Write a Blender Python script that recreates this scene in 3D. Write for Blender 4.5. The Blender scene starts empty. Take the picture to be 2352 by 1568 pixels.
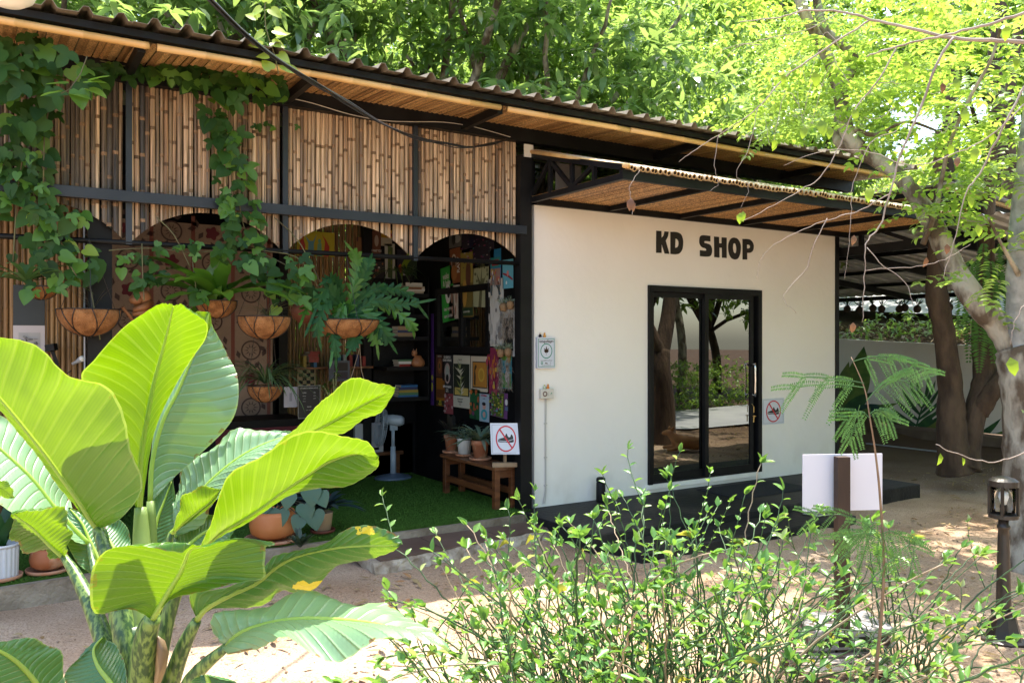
import bpy, math, random
import numpy as np
from mathutils import Vector, Matrix, Euler
random.seed(11)
RNG = np.random.default_rng(5)
sc = bpy.context.scene
COL = sc.collection
# ------------------------------------------------------------------ camera
FPX = 1900.0                                   # focal length in pixels of a 2352 px wide picture
_a = math.atan2(3024.0, 1900.0)
F = Vector((math.cos(_a), math.sin(_a), 0)); R = Vector((math.sin(_a), -math.cos(_a), 0)); UP = Vector((0, 0, 1))
C = F * -7.95 + R * -(39.0 / FPX * 7.95); C.z = 1.75
cam_d = bpy.data.cameras.new('camera'); cam = bpy.data.objects.new('camera', cam_d); COL.objects.link(cam)
cam_d.sensor_width = 36; cam_d.lens = FPX / 2352 * 36; cam_d.clip_end = 400; cam_d.clip_start = 0.05
cam.location = C; cam.rotation_euler = (math.radians(90), 0, _a - math.radians(90))
sc.camera = cam
# ------------------------------------------------------------------ light
SUN = Vector((0.20, 0.21, 0.955)).normalized()
world = bpy.data.worlds.new('World'); sc.world = world; world.use_nodes = True
wn = world.node_tree; bg = wn.nodes['Background']; sky = wn.nodes.new('ShaderNodeTexSky')
sky.sky_type = 'NISHITA'; sky.sun_disc = False
sky.sun_elevation = math.asin(SUN.z); sky.sun_rotation = math.atan2(SUN.x, SUN.y)
sky.dust_density = 2.0; sky.air_density = 1.0
wn.links.new(sky.outputs[0], bg.inputs[0]); bg.inputs[1].default_value = 0.15
sun_d = bpy.data.lights.new('sun', 'SUN'); sun = bpy.data.objects.new('sun', sun_d); COL.objects.link(sun)
sun_d.energy = 2.75; sun_d.angle = math.radians(0.55); sun_d.color = (1.0, 0.95, 0.88)
sun.rotation_euler = SUN.to_track_quat('Z', 'Y').to_euler(); sun.location = (0, 0, 20)
vs = sc.view_settings; vs.view_transform = 'Standard'; vs.look = 'None'; vs.exposure = 2.2; vs.use_white_balance = True; vs.white_balance_temperature = 6950; vs.gamma = 1.0
sc.cycles.max_bounces = 8; sc.cycles.diffuse_bounces = 4; sc.cycles.glossy_bounces = 3
sc.cycles.transmission_bounces = 5; sc.cycles.transparent_max_bounces = 8
sc.cycles.caustics_reflective = False; sc.cycles.caustics_refractive = False
sc.cycles.use_denoising = True
sc.cycles.sample_clamp_indirect = 8

# ------------------------------------------------------------------ geometry helpers
def ray(u, v): return F + R * ((u - 1176) / FPX) + UP * (-(v - 784) / FPX)
def at(u, v, X=None, Y=None, Z=None, D=None):
    r = ray(u, v)
    if D is not None: t = D
    elif X is not None: t = (X - C.x) / r.x
    elif Y is not None: t = (Y - C.y) / r.y
    else: t = (Z - C.z) / r.z
    return C + r * t
ORG = {}
def org(p):
    o = Vector((0, 0, 0))
    return ORG.get(p.name, o) if p else o
def props(o, label=None, cat=None, group=None, kind=None):
    if label: o['label'] = label
    if cat: o['category'] = cat
    if group: o['group'] = group
    if kind: o['kind'] = kind
    return o
def thing(name, loc, label, cat, group=None):
    o = bpy.data.objects.new(name, None); COL.objects.link(o); o.location = loc; o.empty_display_size = .05
    ORG[o.name] = Vector(loc)
    return props(o, label, cat, group)
def rnd(a, b): return random.uniform(a, b)
class MB:
    def __init__(s): s.v = []; s.f = []; s.m = []; s.uv = None
    def add(s, vs, fs, m=0):
        n = len(s.v); s.v.extend([tuple(p) for p in vs]); s.f.extend([tuple(i + n for i in f) for f in fs]); s.m.extend([m] * len(fs)); return s
    def box(s, lo, hi, m=0, rot=None, piv=None):
        x0, y0, z0 = lo; x1, y1, z1 = hi
        vs = [Vector(p) for p in ((x0, y0, z0), (x1, y0, z0), (x1, y1, z0), (x0, y1, z0), (x0, y0, z1), (x1, y0, z1), (x1, y1, z1), (x0, y1, z1))]
        if rot is not None:
            c = Vector(piv) if piv is not None else (Vector(lo) + Vector(hi)) / 2
            vs = [c + rot @ (p - c) for p in vs]
        return s.add(vs, ((0, 3, 2, 1), (4, 5, 6, 7), (0, 1, 5, 4), (1, 2, 6, 5), (2, 3, 7, 6), (3, 0, 4, 7)), m)
    def beam(s, a, b, w, h, m=0, up=(0, 0, 1)):
        a = Vector(a); b = Vector(b); d = (b - a).normalized(); u = Vector(up)
        if abs(d.dot(u)) > .98: u = Vector((0, 1, 0))
        sx = d.cross(u).normalized(); sz = sx.cross(d).normalized()
        vs = []
        for p in (a, b):
            for i, j in ((-1, -1), (1, -1), (1, 1), (-1, 1)): vs.append(p + sx * (i * w / 2) + sz * (j * h / 2))
        return s.add(vs, ((0, 1, 2, 3), (7, 6, 5, 4), (0, 4, 5, 1), (1, 5, 6, 2), (2, 6, 7, 3), (3, 7, 4, 0)), m)
    def tube(s, pts, rad, n=8, m=0, caps=True, ms=None):
        pts = [Vector(p) for p in pts]
        if not hasattr(rad, '__len__'): rad = [rad] * len(pts)
        base = len(s.v); prev = None
        for i, p in enumerate(pts):
            d = (pts[min(i + 1, len(pts) - 1)] - pts[max(i - 1, 0)])
            d = d.normalized() if d.length > 1e-9 else Vector((0, 0, 1))
            if prev is None:
                a = Vector((0, 0, 1)) if abs(d.z) < .9 else Vector((1, 0, 0)); x = d.cross(a).normalized()
            else:
                x = prev - d * prev.dot(d); x = x.normalized() if x.length > 1e-6 else d.orthogonal().normalized()
            prev = x; y = d.cross(x)
            for k in range(n):
                t = 2 * math.pi * k / n; s.v.append(tuple(p + x * (math.cos(t) * rad[i]) + y * (math.sin(t) * rad[i])))
        for i in range(len(pts) - 1):
            for k in range(n):
                a = base + i * n + k; b = base + i * n + (k + 1) % n
                s.f.append((a, b, b + n, a + n)); s.m.append(ms[i] if ms else m)
        if caps:
            s.f.append(tuple(base + k for k in reversed(range(n)))); s.m.append(m)
            e = base + (len(pts) - 1) * n; s.f.append(tuple(e + k for k in range(n))); s.m.append(m)
        return s
    def lathe(s, prof, c=(0, 0, 0), n=24, m=0, sx=1, sy=1):
        c = Vector(c); base = len(s.v)
        for r, z in prof:
            for k in range(n):
                t = 2 * math.pi * k / n; s.v.append((c.x + math.cos(t) * r * sx, c.y + math.sin(t) * r * sy, c.z + z))
        for i in range(len(prof) - 1):
            for k in range(n):
                a = base + i * n + k; b = base + i * n + (k + 1) % n
                s.f.append((a, b, b + n, a + n)); s.m.append(m)
        if prof[0][0] > 1e-4: s.f.append(tuple(base + k for k in reversed(range(n)))); s.m.append(m)
        if prof[-1][0] > 1e-4:
            e = base + (len(prof) - 1) * n; s.f.append(tuple(e + k for k in range(n))); s.m.append(m)
        return s
    def plate(s, poly, d, m=0):
        """poly: coplanar 3-D points, extruded by the vector d"""
        n = len(poly); poly = [Vector(p) for p in poly]; d = Vector(d)
        vs = poly + [p + d for p in poly]
        fs = [tuple(range(n)), tuple(reversed(range(n, 2 * n)))] + [(i, i + n, (i + 1) % n + n, (i + 1) % n) for i in range(n)]
        return s.add(vs, fs, m)
    def build(s, name, mat, parent=None, smooth=False, kind=None, label=None, bevel=0, top=None):
        me = bpy.data.meshes.new(name); o_ = org(parent)
        vs = s.v if o_.length == 0 else [(x - o_.x, y - o_.y, z - o_.z) for x, y, z in s.v]
        me.from_pydata(vs, [], s.f)
        for mm in (mat if isinstance(mat, (list, tuple)) else [mat]): me.materials.append(mm)
        if any(s.m): me.polygons.foreach_set('material_index', s.m)
        if smooth: me.polygons.foreach_set('use_smooth', [True] * len(me.polygons))
        me.update()
        o = bpy.data.objects.new(name, me); COL.objects.link(o)
        if parent is not None: o.parent = parent; ORG[o.name] = o_
        if kind: o['kind'] = kind
        if label: o['label'] = label
        if bevel:
            b = o.modifiers.new('bevel', 'BEVEL'); b.width = bevel; b.segments = 2; b.limit_method = 'ANGLE'
        return o
def place(name, mesh, M, parent=None):
    """an object that shares a mesh, at world matrix M"""
    o = bpy.data.objects.new(name, mesh); COL.objects.link(o)
    if parent is not None:
        o.parent = parent; M = Matrix.Translation(-org(parent)) @ M
    o.matrix_local = M
    return o
def mesh_of(mb, name, mats, smooth=False):
    me = bpy.data.meshes.new(name); me.from_pydata(mb.v, [], mb.f)
    for mm in (mats if isinstance(mats, (list, tuple)) else [mats]): me.materials.append(mm)
    if any(mb.m): me.polygons.foreach_set('material_index', mb.m)
    if smooth: me.polygons.foreach_set('use_smooth', [True] * len(me.polygons))
    me.update(); return me
def fast_mesh(name, V, T, mat, parent=None, kind=None, link=True, mats_idx=None, smooth=False):
    """V (n,3) array, T (m,k) index array"""
    me = bpy.data.meshes.new(name); V = np.asarray(V, dtype=np.float32); T = np.asarray(T, dtype=np.int32)
    if parent is not None:
        o_ = org(parent); V = V - np.array(o_, dtype=np.float32)
    k = T.shape[1]
    me.vertices.add(len(V)); me.vertices.foreach_set('co', V.ravel())
    me.loops.add(T.size); me.loops.foreach_set('vertex_index', T.ravel())
    me.polygons.add(len(T)); me.polygons.foreach_set('loop_start', np.arange(0, T.size, k, dtype=np.int32))
    if mats_idx is not None: me.polygons.foreach_set('material_index', np.asarray(mats_idx, dtype=np.int32))
    if smooth: me.polygons.foreach_set('use_smooth', np.ones(len(T), dtype=bool))
    for mm in (mat if isinstance(mat, (list, tuple)) else [mat]): me.materials.append(mm)
    me.update(calc_edges=True)
    if not link: return me
    o = bpy.data.objects.new(name, me); COL.objects.link(o)
    if parent is not None: o.parent = parent; ORG[o.name] = org(parent)
    if kind: o['kind'] = kind
    return o
def copy_tree(o, loc=None, rotz=None, label=None, scale=None, _p=None):
    c = o.copy(); COL.objects.link(c)
    if _p is not None: c.parent = _p
    for ch in o.children: copy_tree(ch, _p=c)
    if loc is not None: c.location = loc; ORG[c.name] = Vector(loc)
    if rotz is not None: c.rotation_euler = (0, 0, rotz)
    if scale is not None: c.scale = (scale,) * 3
    if label: c['label'] = label
    return c

# ------------------------------------------------------------------ materials
_M = {}
def mat(name, col, rough=.6, col2=None, scale=8, bump=0, bscale=None, metal=0, spec=.5, stretch=(1, 1, 1), rand=0, coat=0, detail=6, thr=(.35, .65), coords='Object'):
    if name in _M: return _M[name]
    m = bpy.data.materials.new(name); m.use_nodes = True; _M[name] = m
    nt = m.node_tree; b = nt.nodes['Principled BSDF']; L = nt.links.new
    b.inputs['Roughness'].default_value = rough; b.inputs['Metallic'].default_value = metal
    b.inputs['Specular IOR Level'].default_value = spec
    if coat: b.inputs['Coat Weight'].default_value = coat; b.inputs['Coat Roughness'].default_value = .15
    b.inputs['Base Color'].default_value = (*col, 1)
    tc = nt.nodes.new('ShaderNodeTexCoord'); mp = nt.nodes.new('ShaderNodeMapping'); mp.inputs['Scale'].default_value = stretch
    L(tc.outputs[coords], mp.inputs[0])
    src = None
    if col2 is not None:
        nz = nt.nodes.new('ShaderNodeTexNoise'); nz.inputs['Scale'].default_value = scale; nz.inputs['Detail'].default_value = detail
        L(mp.outputs[0], nz.inputs[0])
        cr = nt.nodes.new('ShaderNodeValToRGB'); cr.color_ramp.elements[0].position = thr[0]; cr.color_ramp.elements[1].position = thr[1]
        cr.color_ramp.elements[0].color = (*col, 1); cr.color_ramp.elements[1].color = (*col2, 1)
        L(nz.outputs[0], cr.inputs[0]); src = cr.outputs[0]
        if rand:
            oi = nt.nodes.new('ShaderNodeObjectInfo'); ad = nt.nodes.new('ShaderNodeVectorMath'); ad.operation = 'ADD'
            sm = nt.nodes.new('ShaderNodeMath'); sm.operation = 'MULTIPLY'; sm.inputs[1].default_value = 37.
            L(oi.outputs['Random'], sm.inputs[0]); L(mp.outputs[0], ad.inputs[0]); L(sm.outputs[0], ad.inputs[1]); L(ad.outputs[0], nz.inputs[0])
    if rand:
        oi = nt.nodes.new('ShaderNodeObjectInfo'); hs = nt.nodes.new('ShaderNodeHueSaturation')
        mr = nt.nodes.new('ShaderNodeMapRange'); mr.inputs[3].default_value = 1 - rand; mr.inputs[4].default_value = 1 + rand
        L(oi.outputs['Random'], mr.inputs[0]); L(mr.outputs[0], hs.inputs['Value'])
        if src: L(src, hs.inputs['Color'])
        else: hs.inputs['Color'].default_value = (*col, 1)
        src = hs.outputs[0]
    if src: L(src, b.inputs['Base Color'])
    if bump:
        n2 = nt.nodes.new('ShaderNodeTexNoise'); n2.inputs['Scale'].default_value = bscale or scale * 3; n2.inputs['Detail'].default_value = 8
        L(mp.outputs[0], n2.inputs[0]); bp = nt.nodes.new('ShaderNodeBump'); bp.inputs['Strength'].default_value = bump; bp.inputs['Distance'].default_value = .02
        L(n2.outputs[0], bp.inputs['Height']); L(bp.outputs[0], b.inputs['Normal'])
    return m
def leafmat(name, col, col2, trans, tw=.45, rough=.4, spec=.5, scale=3, rand=.25, bump=0):
    """leaf: principled surface mixed with translucency, colour varies from leaf to leaf (noise in space or per object)"""
    if name in _M: return _M[name]
    m = bpy.data.materials.new(name); m.use_nodes = True; _M[name] = m
    nt = m.node_tree; b = nt.nodes['Principled BSDF']; out = nt.nodes['Material Output']; L = nt.links.new
    b.inputs['Roughness'].default_value = rough; b.inputs['Specular IOR Level'].default_value = spec
    geo = nt.nodes.new('ShaderNodeNewGeometry'); oi = nt.nodes.new('ShaderNodeObjectInfo')
    add = nt.nodes.new('ShaderNodeMath'); add.operation = 'ADD'; fr = nt.nodes.new('ShaderNodeMath'); fr.operation = 'FRACT'
    L(geo.outputs['Random Per Island'], add.inputs[0]); L(oi.outputs['Random'], add.inputs[1]); L(add.outputs[0], fr.inputs[0])
    mx = nt.nodes.new('ShaderNodeMix'); mx.data_type = 'RGBA'; mx.inputs['A'].default_value = (*col, 1); mx.inputs['B'].default_value = (*col2, 1)
    L(fr.outputs[0], mx.inputs['Factor']); L(mx.outputs['Result'], b.inputs['Base Color'])
    tr = nt.nodes.new('ShaderNodeBsdfTranslucent'); hs = nt.nodes.new('ShaderNodeHueSaturation'); hs.inputs['Color'].default_value = (*trans, 1)
    mr = nt.nodes.new('ShaderNodeMapRange'); mr.inputs[3].default_value = 1 - rand; mr.inputs[4].default_value = 1 + rand
    L(fr.outputs[0], mr.inputs[0]); L(mr.outputs[0], hs.inputs['Value']); L(hs.outputs[0], tr.inputs[0])
    ms = nt.nodes.new('ShaderNodeMixShader'); ms.inputs[0].default_value = tw
    L(b.outputs[0], ms.inputs[1]); L(tr.outputs[0], ms.inputs[2]); L(ms.outputs[0], out.inputs[0])
    return m
black = mat('black paint', (.0045, .0045, .005), .5, (.010, .010, .011), 4, bump=.05, spec=.22)
navy = mat('blue black steel paint', (.016, .021, .031), .38, (.026, .032, .043), 3, spec=.4)
blackwall = mat('black wall paint', (.0035, .0035, .004), .6, (.006, .006, .007), 3, bump=.08, spec=.15)
wood_dark = mat('dark oiled wood', (.10, .035, .014), .45, (.19, .075, .028), 6, stretch=(1, 1, 8), bump=.1, rand=.2)
terracotta = mat('terracotta', (.42, .17, .085), .8, (.50, .27, .17), 9, bump=.1)
white_glaze = mat('white glazed pot', (.72, .74, .74), .3)
paper_w = mat('white paper', (.62, .62, .60), .7, (.68, .67, .64), 5)
def flat(r, g, b_, rough=.6): return mat('print %.3f %.3f %.3f' % (r, g, b_), (r, g, b_), rough)
def make_text(body, size, M, m, parent, name='lettering', ext=.001, bold=0, align='CENTER', sx=1, font=None, spacing=1.0):
    cu = bpy.data.curves.new(name, 'FONT'); cu.body = body; cu.size = size; cu.extrude = ext; cu.offset = bold
    cu.align_x = align; cu.align_y = 'CENTER'; cu.space_character = spacing
    cu.resolution_u = 3
    cu.materials.append(m)
    o = bpy.data.objects.new(name, cu); COL.objects.link(o)
    M = M @ Matrix.Diagonal((sx, 1, 1, 1))
    if parent is not None:
        o.parent = parent; M = Matrix.Translation(-org(parent)) @ M
    o.matrix_local = M
    return o
def frameM(p, xdir, zdir=(0, 0, 1)):
    """matrix whose local x runs along xdir, local y up zdir, local z out of the face"""
    x = Vector(xdir).normalized(); y = Vector(zdir).normalized(); n = x.cross(y).normalized()
    return Matrix(((x.x, y.x, n.x, p[0]), (x.y, y.y, n.y, p[1]), (x.z, y.z, n.z, p[2]), (0, 0, 0, 1)))
def rotm(d, up=(0, 0, 1), roll=0):
    """local y along d, local z close to up"""
    y = Vector(d).normalized(); z = Vector(up); z = z - y * z.dot(y)
    z = z.normalized() if z.length > 1e-5 else y.orthogonal().normalized()
    x = y.cross(z); M = Matrix(((x.x, y.x, z.x), (x.y, y.y, z.y), (x.z, y.z, z.z)))
    return (M @ Matrix.Rotation(roll, 3, 'Y')).to_4x4()
def noise_s(x, y, seed=0.0): return math.sin(x * 1.7 + seed) * math.cos(y * 1.3 - seed * 2) + .5 * math.sin(x * 4.1 + y * 3.3 + seed)
# ================================================================== THE SETTING
# sandy ground: one large sheet, finer close to the camera, rising behind the building into a wooded slope
def ground_z(x, y):
    z = 0.0
    d = max(0.0, y - 4.6)
    z += d * .46 - .0020 * d * d if d < 80 else 24
    e = max(0.0, x - 10.95)
    if y > -3.2: z = max(z, min(1.55, e * 40) + e * .30 * (1 if e < 60 else 60 / e)) if e > 0 else z
    return z
sandm = mat('sandy soil', (.31, .20, .125), .95, (.54, .41, .30), 1.1, bump=.9, bscale=30, detail=12, spec=.2, thr=(.3, .7))
nt = sandm.node_tree
bs = nt.nodes['Principled BSDF']; src = bs.inputs['Base Color'].links[0].from_socket
n3 = nt.nodes.new('ShaderNodeTexNoise'); n3.inputs['Scale'].default_value = 95; n3.inputs['Detail'].default_value = 4
tcn = nt.nodes.new('ShaderNodeTexCoord'); nt.links.new(tcn.outputs['Object'], n3.inputs[0])
cr3 = nt.nodes.new('ShaderNodeValToRGB'); cr3.color_ramp.elements[0].position = .34; cr3.color_ramp.elements[0].color = (.42, .34, .27, 1)
cr3.color_ramp.elements[1].position = .52; cr3.color_ramp.elements[1].color = (1, 1, 1, 1)
nt.links.new(n3.outputs[0], cr3.inputs[0])
mm = nt.nodes.new('ShaderNodeMix'); mm.data_type = 'RGBA'; mm.blend_type = 'MULTIPLY'; mm.inputs['Factor'].default_value = .75
nt.links.new(src, mm.inputs['A']); nt.links.new(cr3.outputs[0], mm.inputs['B'])
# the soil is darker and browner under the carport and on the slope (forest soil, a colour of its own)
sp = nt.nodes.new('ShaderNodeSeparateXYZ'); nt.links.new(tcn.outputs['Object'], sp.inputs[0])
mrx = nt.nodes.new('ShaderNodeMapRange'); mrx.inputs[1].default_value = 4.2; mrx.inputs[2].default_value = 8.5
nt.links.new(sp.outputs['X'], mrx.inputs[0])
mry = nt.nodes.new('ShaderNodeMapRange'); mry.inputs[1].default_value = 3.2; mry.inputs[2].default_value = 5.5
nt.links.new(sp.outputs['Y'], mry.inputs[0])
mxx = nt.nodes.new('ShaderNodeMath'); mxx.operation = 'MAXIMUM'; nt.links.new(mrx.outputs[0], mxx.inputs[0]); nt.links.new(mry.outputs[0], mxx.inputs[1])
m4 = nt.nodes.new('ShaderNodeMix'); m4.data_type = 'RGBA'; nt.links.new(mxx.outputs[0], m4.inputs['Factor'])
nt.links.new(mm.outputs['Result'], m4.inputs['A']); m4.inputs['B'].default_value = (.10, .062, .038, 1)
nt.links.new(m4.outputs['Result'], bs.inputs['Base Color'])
def axis(a, b, c, d, fine, coarse):
    xs = []; x = a
    while x < b: xs.append(x); x += coarse
    x = b
    while x < c: xs.append(x); x += fine
    x = c
    while x <= d: xs.append(x); x += coarse
    return xs
gx = axis(-130, -7, 11.4, 130, .12, 4); gy = axis(-130, -8, 2, 130, .12, 4)
V = []; n = len(gy)
for x in gx:
    for y in gy:
        z = ground_z(x, y)
        if -7 <= x <= 11 and -8 <= y <= 1:
            z += .012 * noise_s(x * 1.9, y * 1.7, 1) + .006 * noise_s(x * 6, y * 7, 3) + rnd(-.003, .003)
            z -= .012 if y > -.5 else 0
        V.append((x, y, z))
T = [(i * n + j, (i + 1) * n + j, (i + 1) * n + j + 1, i * n + j + 1) for i in range(len(gx) - 1) for j in range(n - 1)]
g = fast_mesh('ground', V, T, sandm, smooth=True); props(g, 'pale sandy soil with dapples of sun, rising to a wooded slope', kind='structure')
# far wooded hill ring (closes the view behind the trees)
hillm = mat('wooded hillside', (.035, .07, .015), .9, (.10, .17, .04), .9, bump=1, bscale=3)
# concrete lane crossing the slope behind the garden wall
lanem = mat('lane concrete', (.36, .37, .39), .9, (.46, .47, .48), 1.2, bump=.2)
V = []; T = []; k = 0
for i in range(41):
    y = 12 - i * .75; x0 = 13.0 + .0 * i; x1 = 16.6
    for x in (x0, x0 + 1.2, x0 + 2.4, x1):
        V.append((x, y, ground_z(x, min(y, 4.5)) + .06 + .07 * (y - 2)))
for i in range(40):
    for j in range(3): T.append((i * 4 + j, i * 4 + j + 1, (i + 1) * 4 + j + 1, (i + 1) * 4 + j))
o = fast_mesh('lane', V, T, lanem); props(o, 'grey concrete lane climbing the slope behind the white garden wall', kind='structure')
# lane seen mirrored in the door glass: runs behind the camera side at the right
lm = MB(); lm.add([(4.5, -7.4, .035), (30, -10.5, .30), (30, -5.6, .30), (7.2, -5.2, .035)], [(0, 1, 2, 3)])
o = lm.build('driveway', lanem); props(o, 'grey concrete drive beside the sandy yard', kind='structure')

# ---- leaf litter: dry leaves and twigs too many to count
def leaf_polys(P, D, U, L, W, fold=.25, mid=.45):
    """vectorised leaves: base P, direction D, up U, length L, width W -> 4 verts, 2 tris each"""
    D = D / np.linalg.norm(D, axis=1, keepdims=True)
    S = np.cross(D, U); S /= np.maximum(np.linalg.norm(S, axis=1, keepdims=True), 1e-6); N = np.cross(S, D)
    L = L[:, None]; W = W[:, None]
    a = P; b = P + D * L * mid + S * W / 2 + N * W * fold; c = P + D * L; d = P + D * L * mid - S * W / 2 + N * W * fold
    n = len(P); V = np.empty((n * 4, 3)); V[0::4] = a; V[1::4] = b; V[2::4] = c; V[3::4] = d
    i = np.arange(n)[:, None] * 4; T = np.concatenate([i + np.array([[0, 1, 2]]), i + np.array([[0, 2, 3]])], 1).reshape(-1, 3)
    return V, T
def leaf6(P, D, U, L, W, droop=.15, fold=.2):
    """rounder leaf: 6 verts, 4 tris, curved along its length"""
    D = D / np.linalg.norm(D, axis=1, keepdims=True)
    S = np.cross(D, U); S /= np.maximum(np.linalg.norm(S, axis=1, keepdims=True), 1e-6); N = np.cross(S, D)
    L = L[:, None]; W = W[:, None]
    pts = [P, P + D * L * .3 + S * W * .46 + N * W * fold, P + D * L * .7 + S * W * .36 + N * (W * fold - L * droop * .4),
           P + D * L - N * L * droop, P + D * L * .7 - S * W * .36 + N * (W * fold - L * droop * .4), P + D * L * .3 - S * W * .46 + N * W * fold]
    n = len(P); V = np.empty((n * 6, 3))
    for k, p in enumerate(pts): V[k::6] = p
    i = np.arange(n)[:, None] * 6
    T = np.concatenate([i + np.array([[0, 1, 5]]), i + np.array([[1, 2, 5]]), i + np.array([[2, 4, 5]]), i + np.array([[2, 3, 4]])], 1).reshape(-1, 3)
    return V, T
def unit(n):
    v = RNG.normal(size=(n, 3)); return v / np.linalg.norm(v, axis=1, keepdims=True)
litterm = leafmat('dry fallen leaf', (.24, .15, .07), (.40, .31, .16), (.3, .2, .08), .15, .8, .2)
n = 4200
P = np.stack([RNG.uniform(-6, 10.4, n), RNG.uniform(-6.2, -.1, n), np.full(n, .012)], 1)
keep = ~((P[:, 0] > -.3) & (P[:, 0] < 4.6) & (P[:, 1] > -1.8)) & ~((P[:, 0] < 0) & (P[:, 1] > -.92)); P = P[keep]; n = len(P)
P[:, 2] += [.012 * noise_s(x * 1.9, y * 1.7, 1) + .004 for x, y in P[:, :2]]
D = unit(n); D[:, 2] *= .12; U = np.tile([0, 0, 1.0], (n, 1)) + RNG.normal(size=(n, 3)) * .25
V, T = leaf6(P, D, U, RNG.uniform(.02, .11, n), RNG.uniform(.006, .038, n), -.12)
o = fast_mesh('leaf_litter', V, T, litterm, kind='stuff'); props(o, 'scattered dry brown leaves lying on the sandy ground', 'leaf litter')
# larger single fallen leaves
one = leaf6(np.zeros((1, 3)), np.array([[0, 1., 0]]), np.array([[0, 0, 1.]]), np.array([.11]), np.array([.042]), -.1)
fallen = fast_mesh('fallen_leaf', one[0], one[1], mat('curled brown leaf', (.30, .13, .05), .7, (.42, .24, .10), 30), link=False)
spots = [(826, 1556, 'curled brown dead leaf on the sand below the tip of the lowest big leaf'), (905, 1336, 'dead leaf on shaded sand in front of the low step, near its left corner'),
         (945, 1327, 'dead leaf on shaded sand close to the cut end of the low step'), (1010, 1320, 'dead leaf on shaded sand beside the left edge of the green shrubs'),
         (905, 1389, 'green fallen leaf at the edge of the sunlit sand'), (930, 1392, 'small curled leaf where the shade ends on the sand')]
for u, v, lb in spots:
    p = at(u, v, Z=.012); o = place('fallen_leaf', fallen, Matrix.Translation(p) @ Euler((.1, .1, rnd(0, 6))).to_matrix().to_4x4()); props(o, lb, 'leaf', 'fallen leaves on the sand')
# small stones and soil crumbs
n = 5200
xx = RNG.uniform(-5.5, 9, n); yy = RNG.uniform(-5.5, -.3, n); keep = ~((xx > -.3) & (xx < 4.6) & (yy > -1.8)) & ~((xx < 0) & (yy > -.92)); xx, yy = xx[keep], yy[keep]; n = len(xx)
sz_ = RNG.uniform(.003, .012, n); oc = np.array([(1, 0, 0), (0, 1, 0), (-1, 0, 0), (0, -1, 0), (0, 0, .8), (0, 0, -.6)], float)
V = (oc[None] * (sz_[:, None, None] * RNG.uniform(.6, 1.4, (n, 6, 1))) + np.stack([xx, yy, [.012 * noise_s(x * 1.9, y * 1.7, 1) + .004 for x, y in zip(xx, yy)]], 1)[:, None, :]).reshape(-1, 3)
tt_ = np.array([(0, 1, 4), (1, 2, 4), (2, 3, 4), (3, 0, 4), (1, 0, 5), (2, 1, 5), (3, 2, 5), (0, 3, 5)]); T = (np.arange(n)[:, None, None] * 6 + tt_[None]).reshape(-1, 3)
o = fast_mesh('pebbles', V, T, mat('soil crumbs', (.26, .17, .11), .95, (.48, .38, .29), 30), kind='stuff'); props(o, 'small pebbles and soil crumbs strewn over the sandy ground', 'pebbles')
# ================================================================== OPEN-FRONT CAFE (left of the corner post)
def bamboo_mat(name, a, b_, c, rand=.35, rough=.5, streak=18):
    m = bpy.data.materials.new(name); m.use_nodes = True; nt = m.node_tree; b = nt.nodes['Principled BSDF']; L = nt.links.new
    b.inputs['Roughness'].default_value = rough; b.inputs['Specular IOR Level'].default_value = .4
    oi = nt.nodes.new('ShaderNodeObjectInfo'); tc = nt.nodes.new('ShaderNodeTexCoord')
    cr = nt.nodes.new('ShaderNodeValToRGB'); e = cr.color_ramp.elements; e[0].color = (*a, 1); e[1].color = (*c, 1); e[1].position = 1
    q = cr.color_ramp.elements.new(.5); q.color = (*b_, 1)
    L(oi.outputs['Random'], cr.inputs[0])
    mp = nt.nodes.new('ShaderNodeMapping'); mp.inputs['Scale'].default_value = (streak * 3, streak * 3, 1.3); L(tc.outputs['Object'], mp.inputs[0])
    nz = nt.nodes.new('ShaderNodeTexNoise'); nz.inputs['Scale'].default_value = 1.6; nz.inputs['Detail'].default_value = 6; L(mp.outputs[0], nz.inputs[0])
    mr = nt.nodes.new('ShaderNodeMapRange'); mr.inputs[1].default_value = .3; mr.inputs[2].default_value = .7; mr.inputs[3].default_value = .18; mr.inputs[4].default_value = 1.5
    L(nz.outputs[0], mr.inputs[0]); hs = nt.nodes.new('ShaderNodeHueSaturation'); L(cr.outputs[0], hs.inputs['Color']); L(mr.outputs[0], hs.inputs['Value'])
    L(hs.outputs[0], b.inputs['Base Color'])
    bp = nt.nodes.new('ShaderNodeBump'); bp.inputs['Strength'].default_value = .25; bp.inputs['Distance'].default_value = .003; L(nz.outputs[0], bp.inputs['Height']); L(bp.outputs[0], b.inputs['Normal'])
    return m
bam = bamboo_mat('weathered bamboo', (.33, .195, .11), (.66, .48, .32), (.12, .078, .055))
bam_old = bamboo_mat('grey weathered bamboo', (.10, .075, .06), (.30, .21, .13), (.05, .048, .05))
bam_node = mat('bamboo node', (.10, .055, .03), .7, (.26, .16, .09), 30, rand=.4)
bam_in = bamboo_mat('inner bamboo screen', (.22, .12, .05), (.30, .18, .075), (.15, .085, .04))
bam_soff = bamboo_mat('varnished bamboo lath', (.52, .28, .11), (.66, .40, .18), (.30, .15, .06), rough=.4)
bam_gold = mat('golden bamboo pole', (.62, .36, .13), .35, (.70, .46, .20), 2, stretch=(1, 6, 6), bump=.05)
BX, BY = 0.0, 0.0
POSTS = [-4.68, -3.52, -2.365, -1.21, -.045]
cafe = thing('cafe_building', (-2.3, 1.3, 0), 'open-front cafe with a bamboo pole screen, scalloped arches and dark steel frame', 'building')
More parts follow.
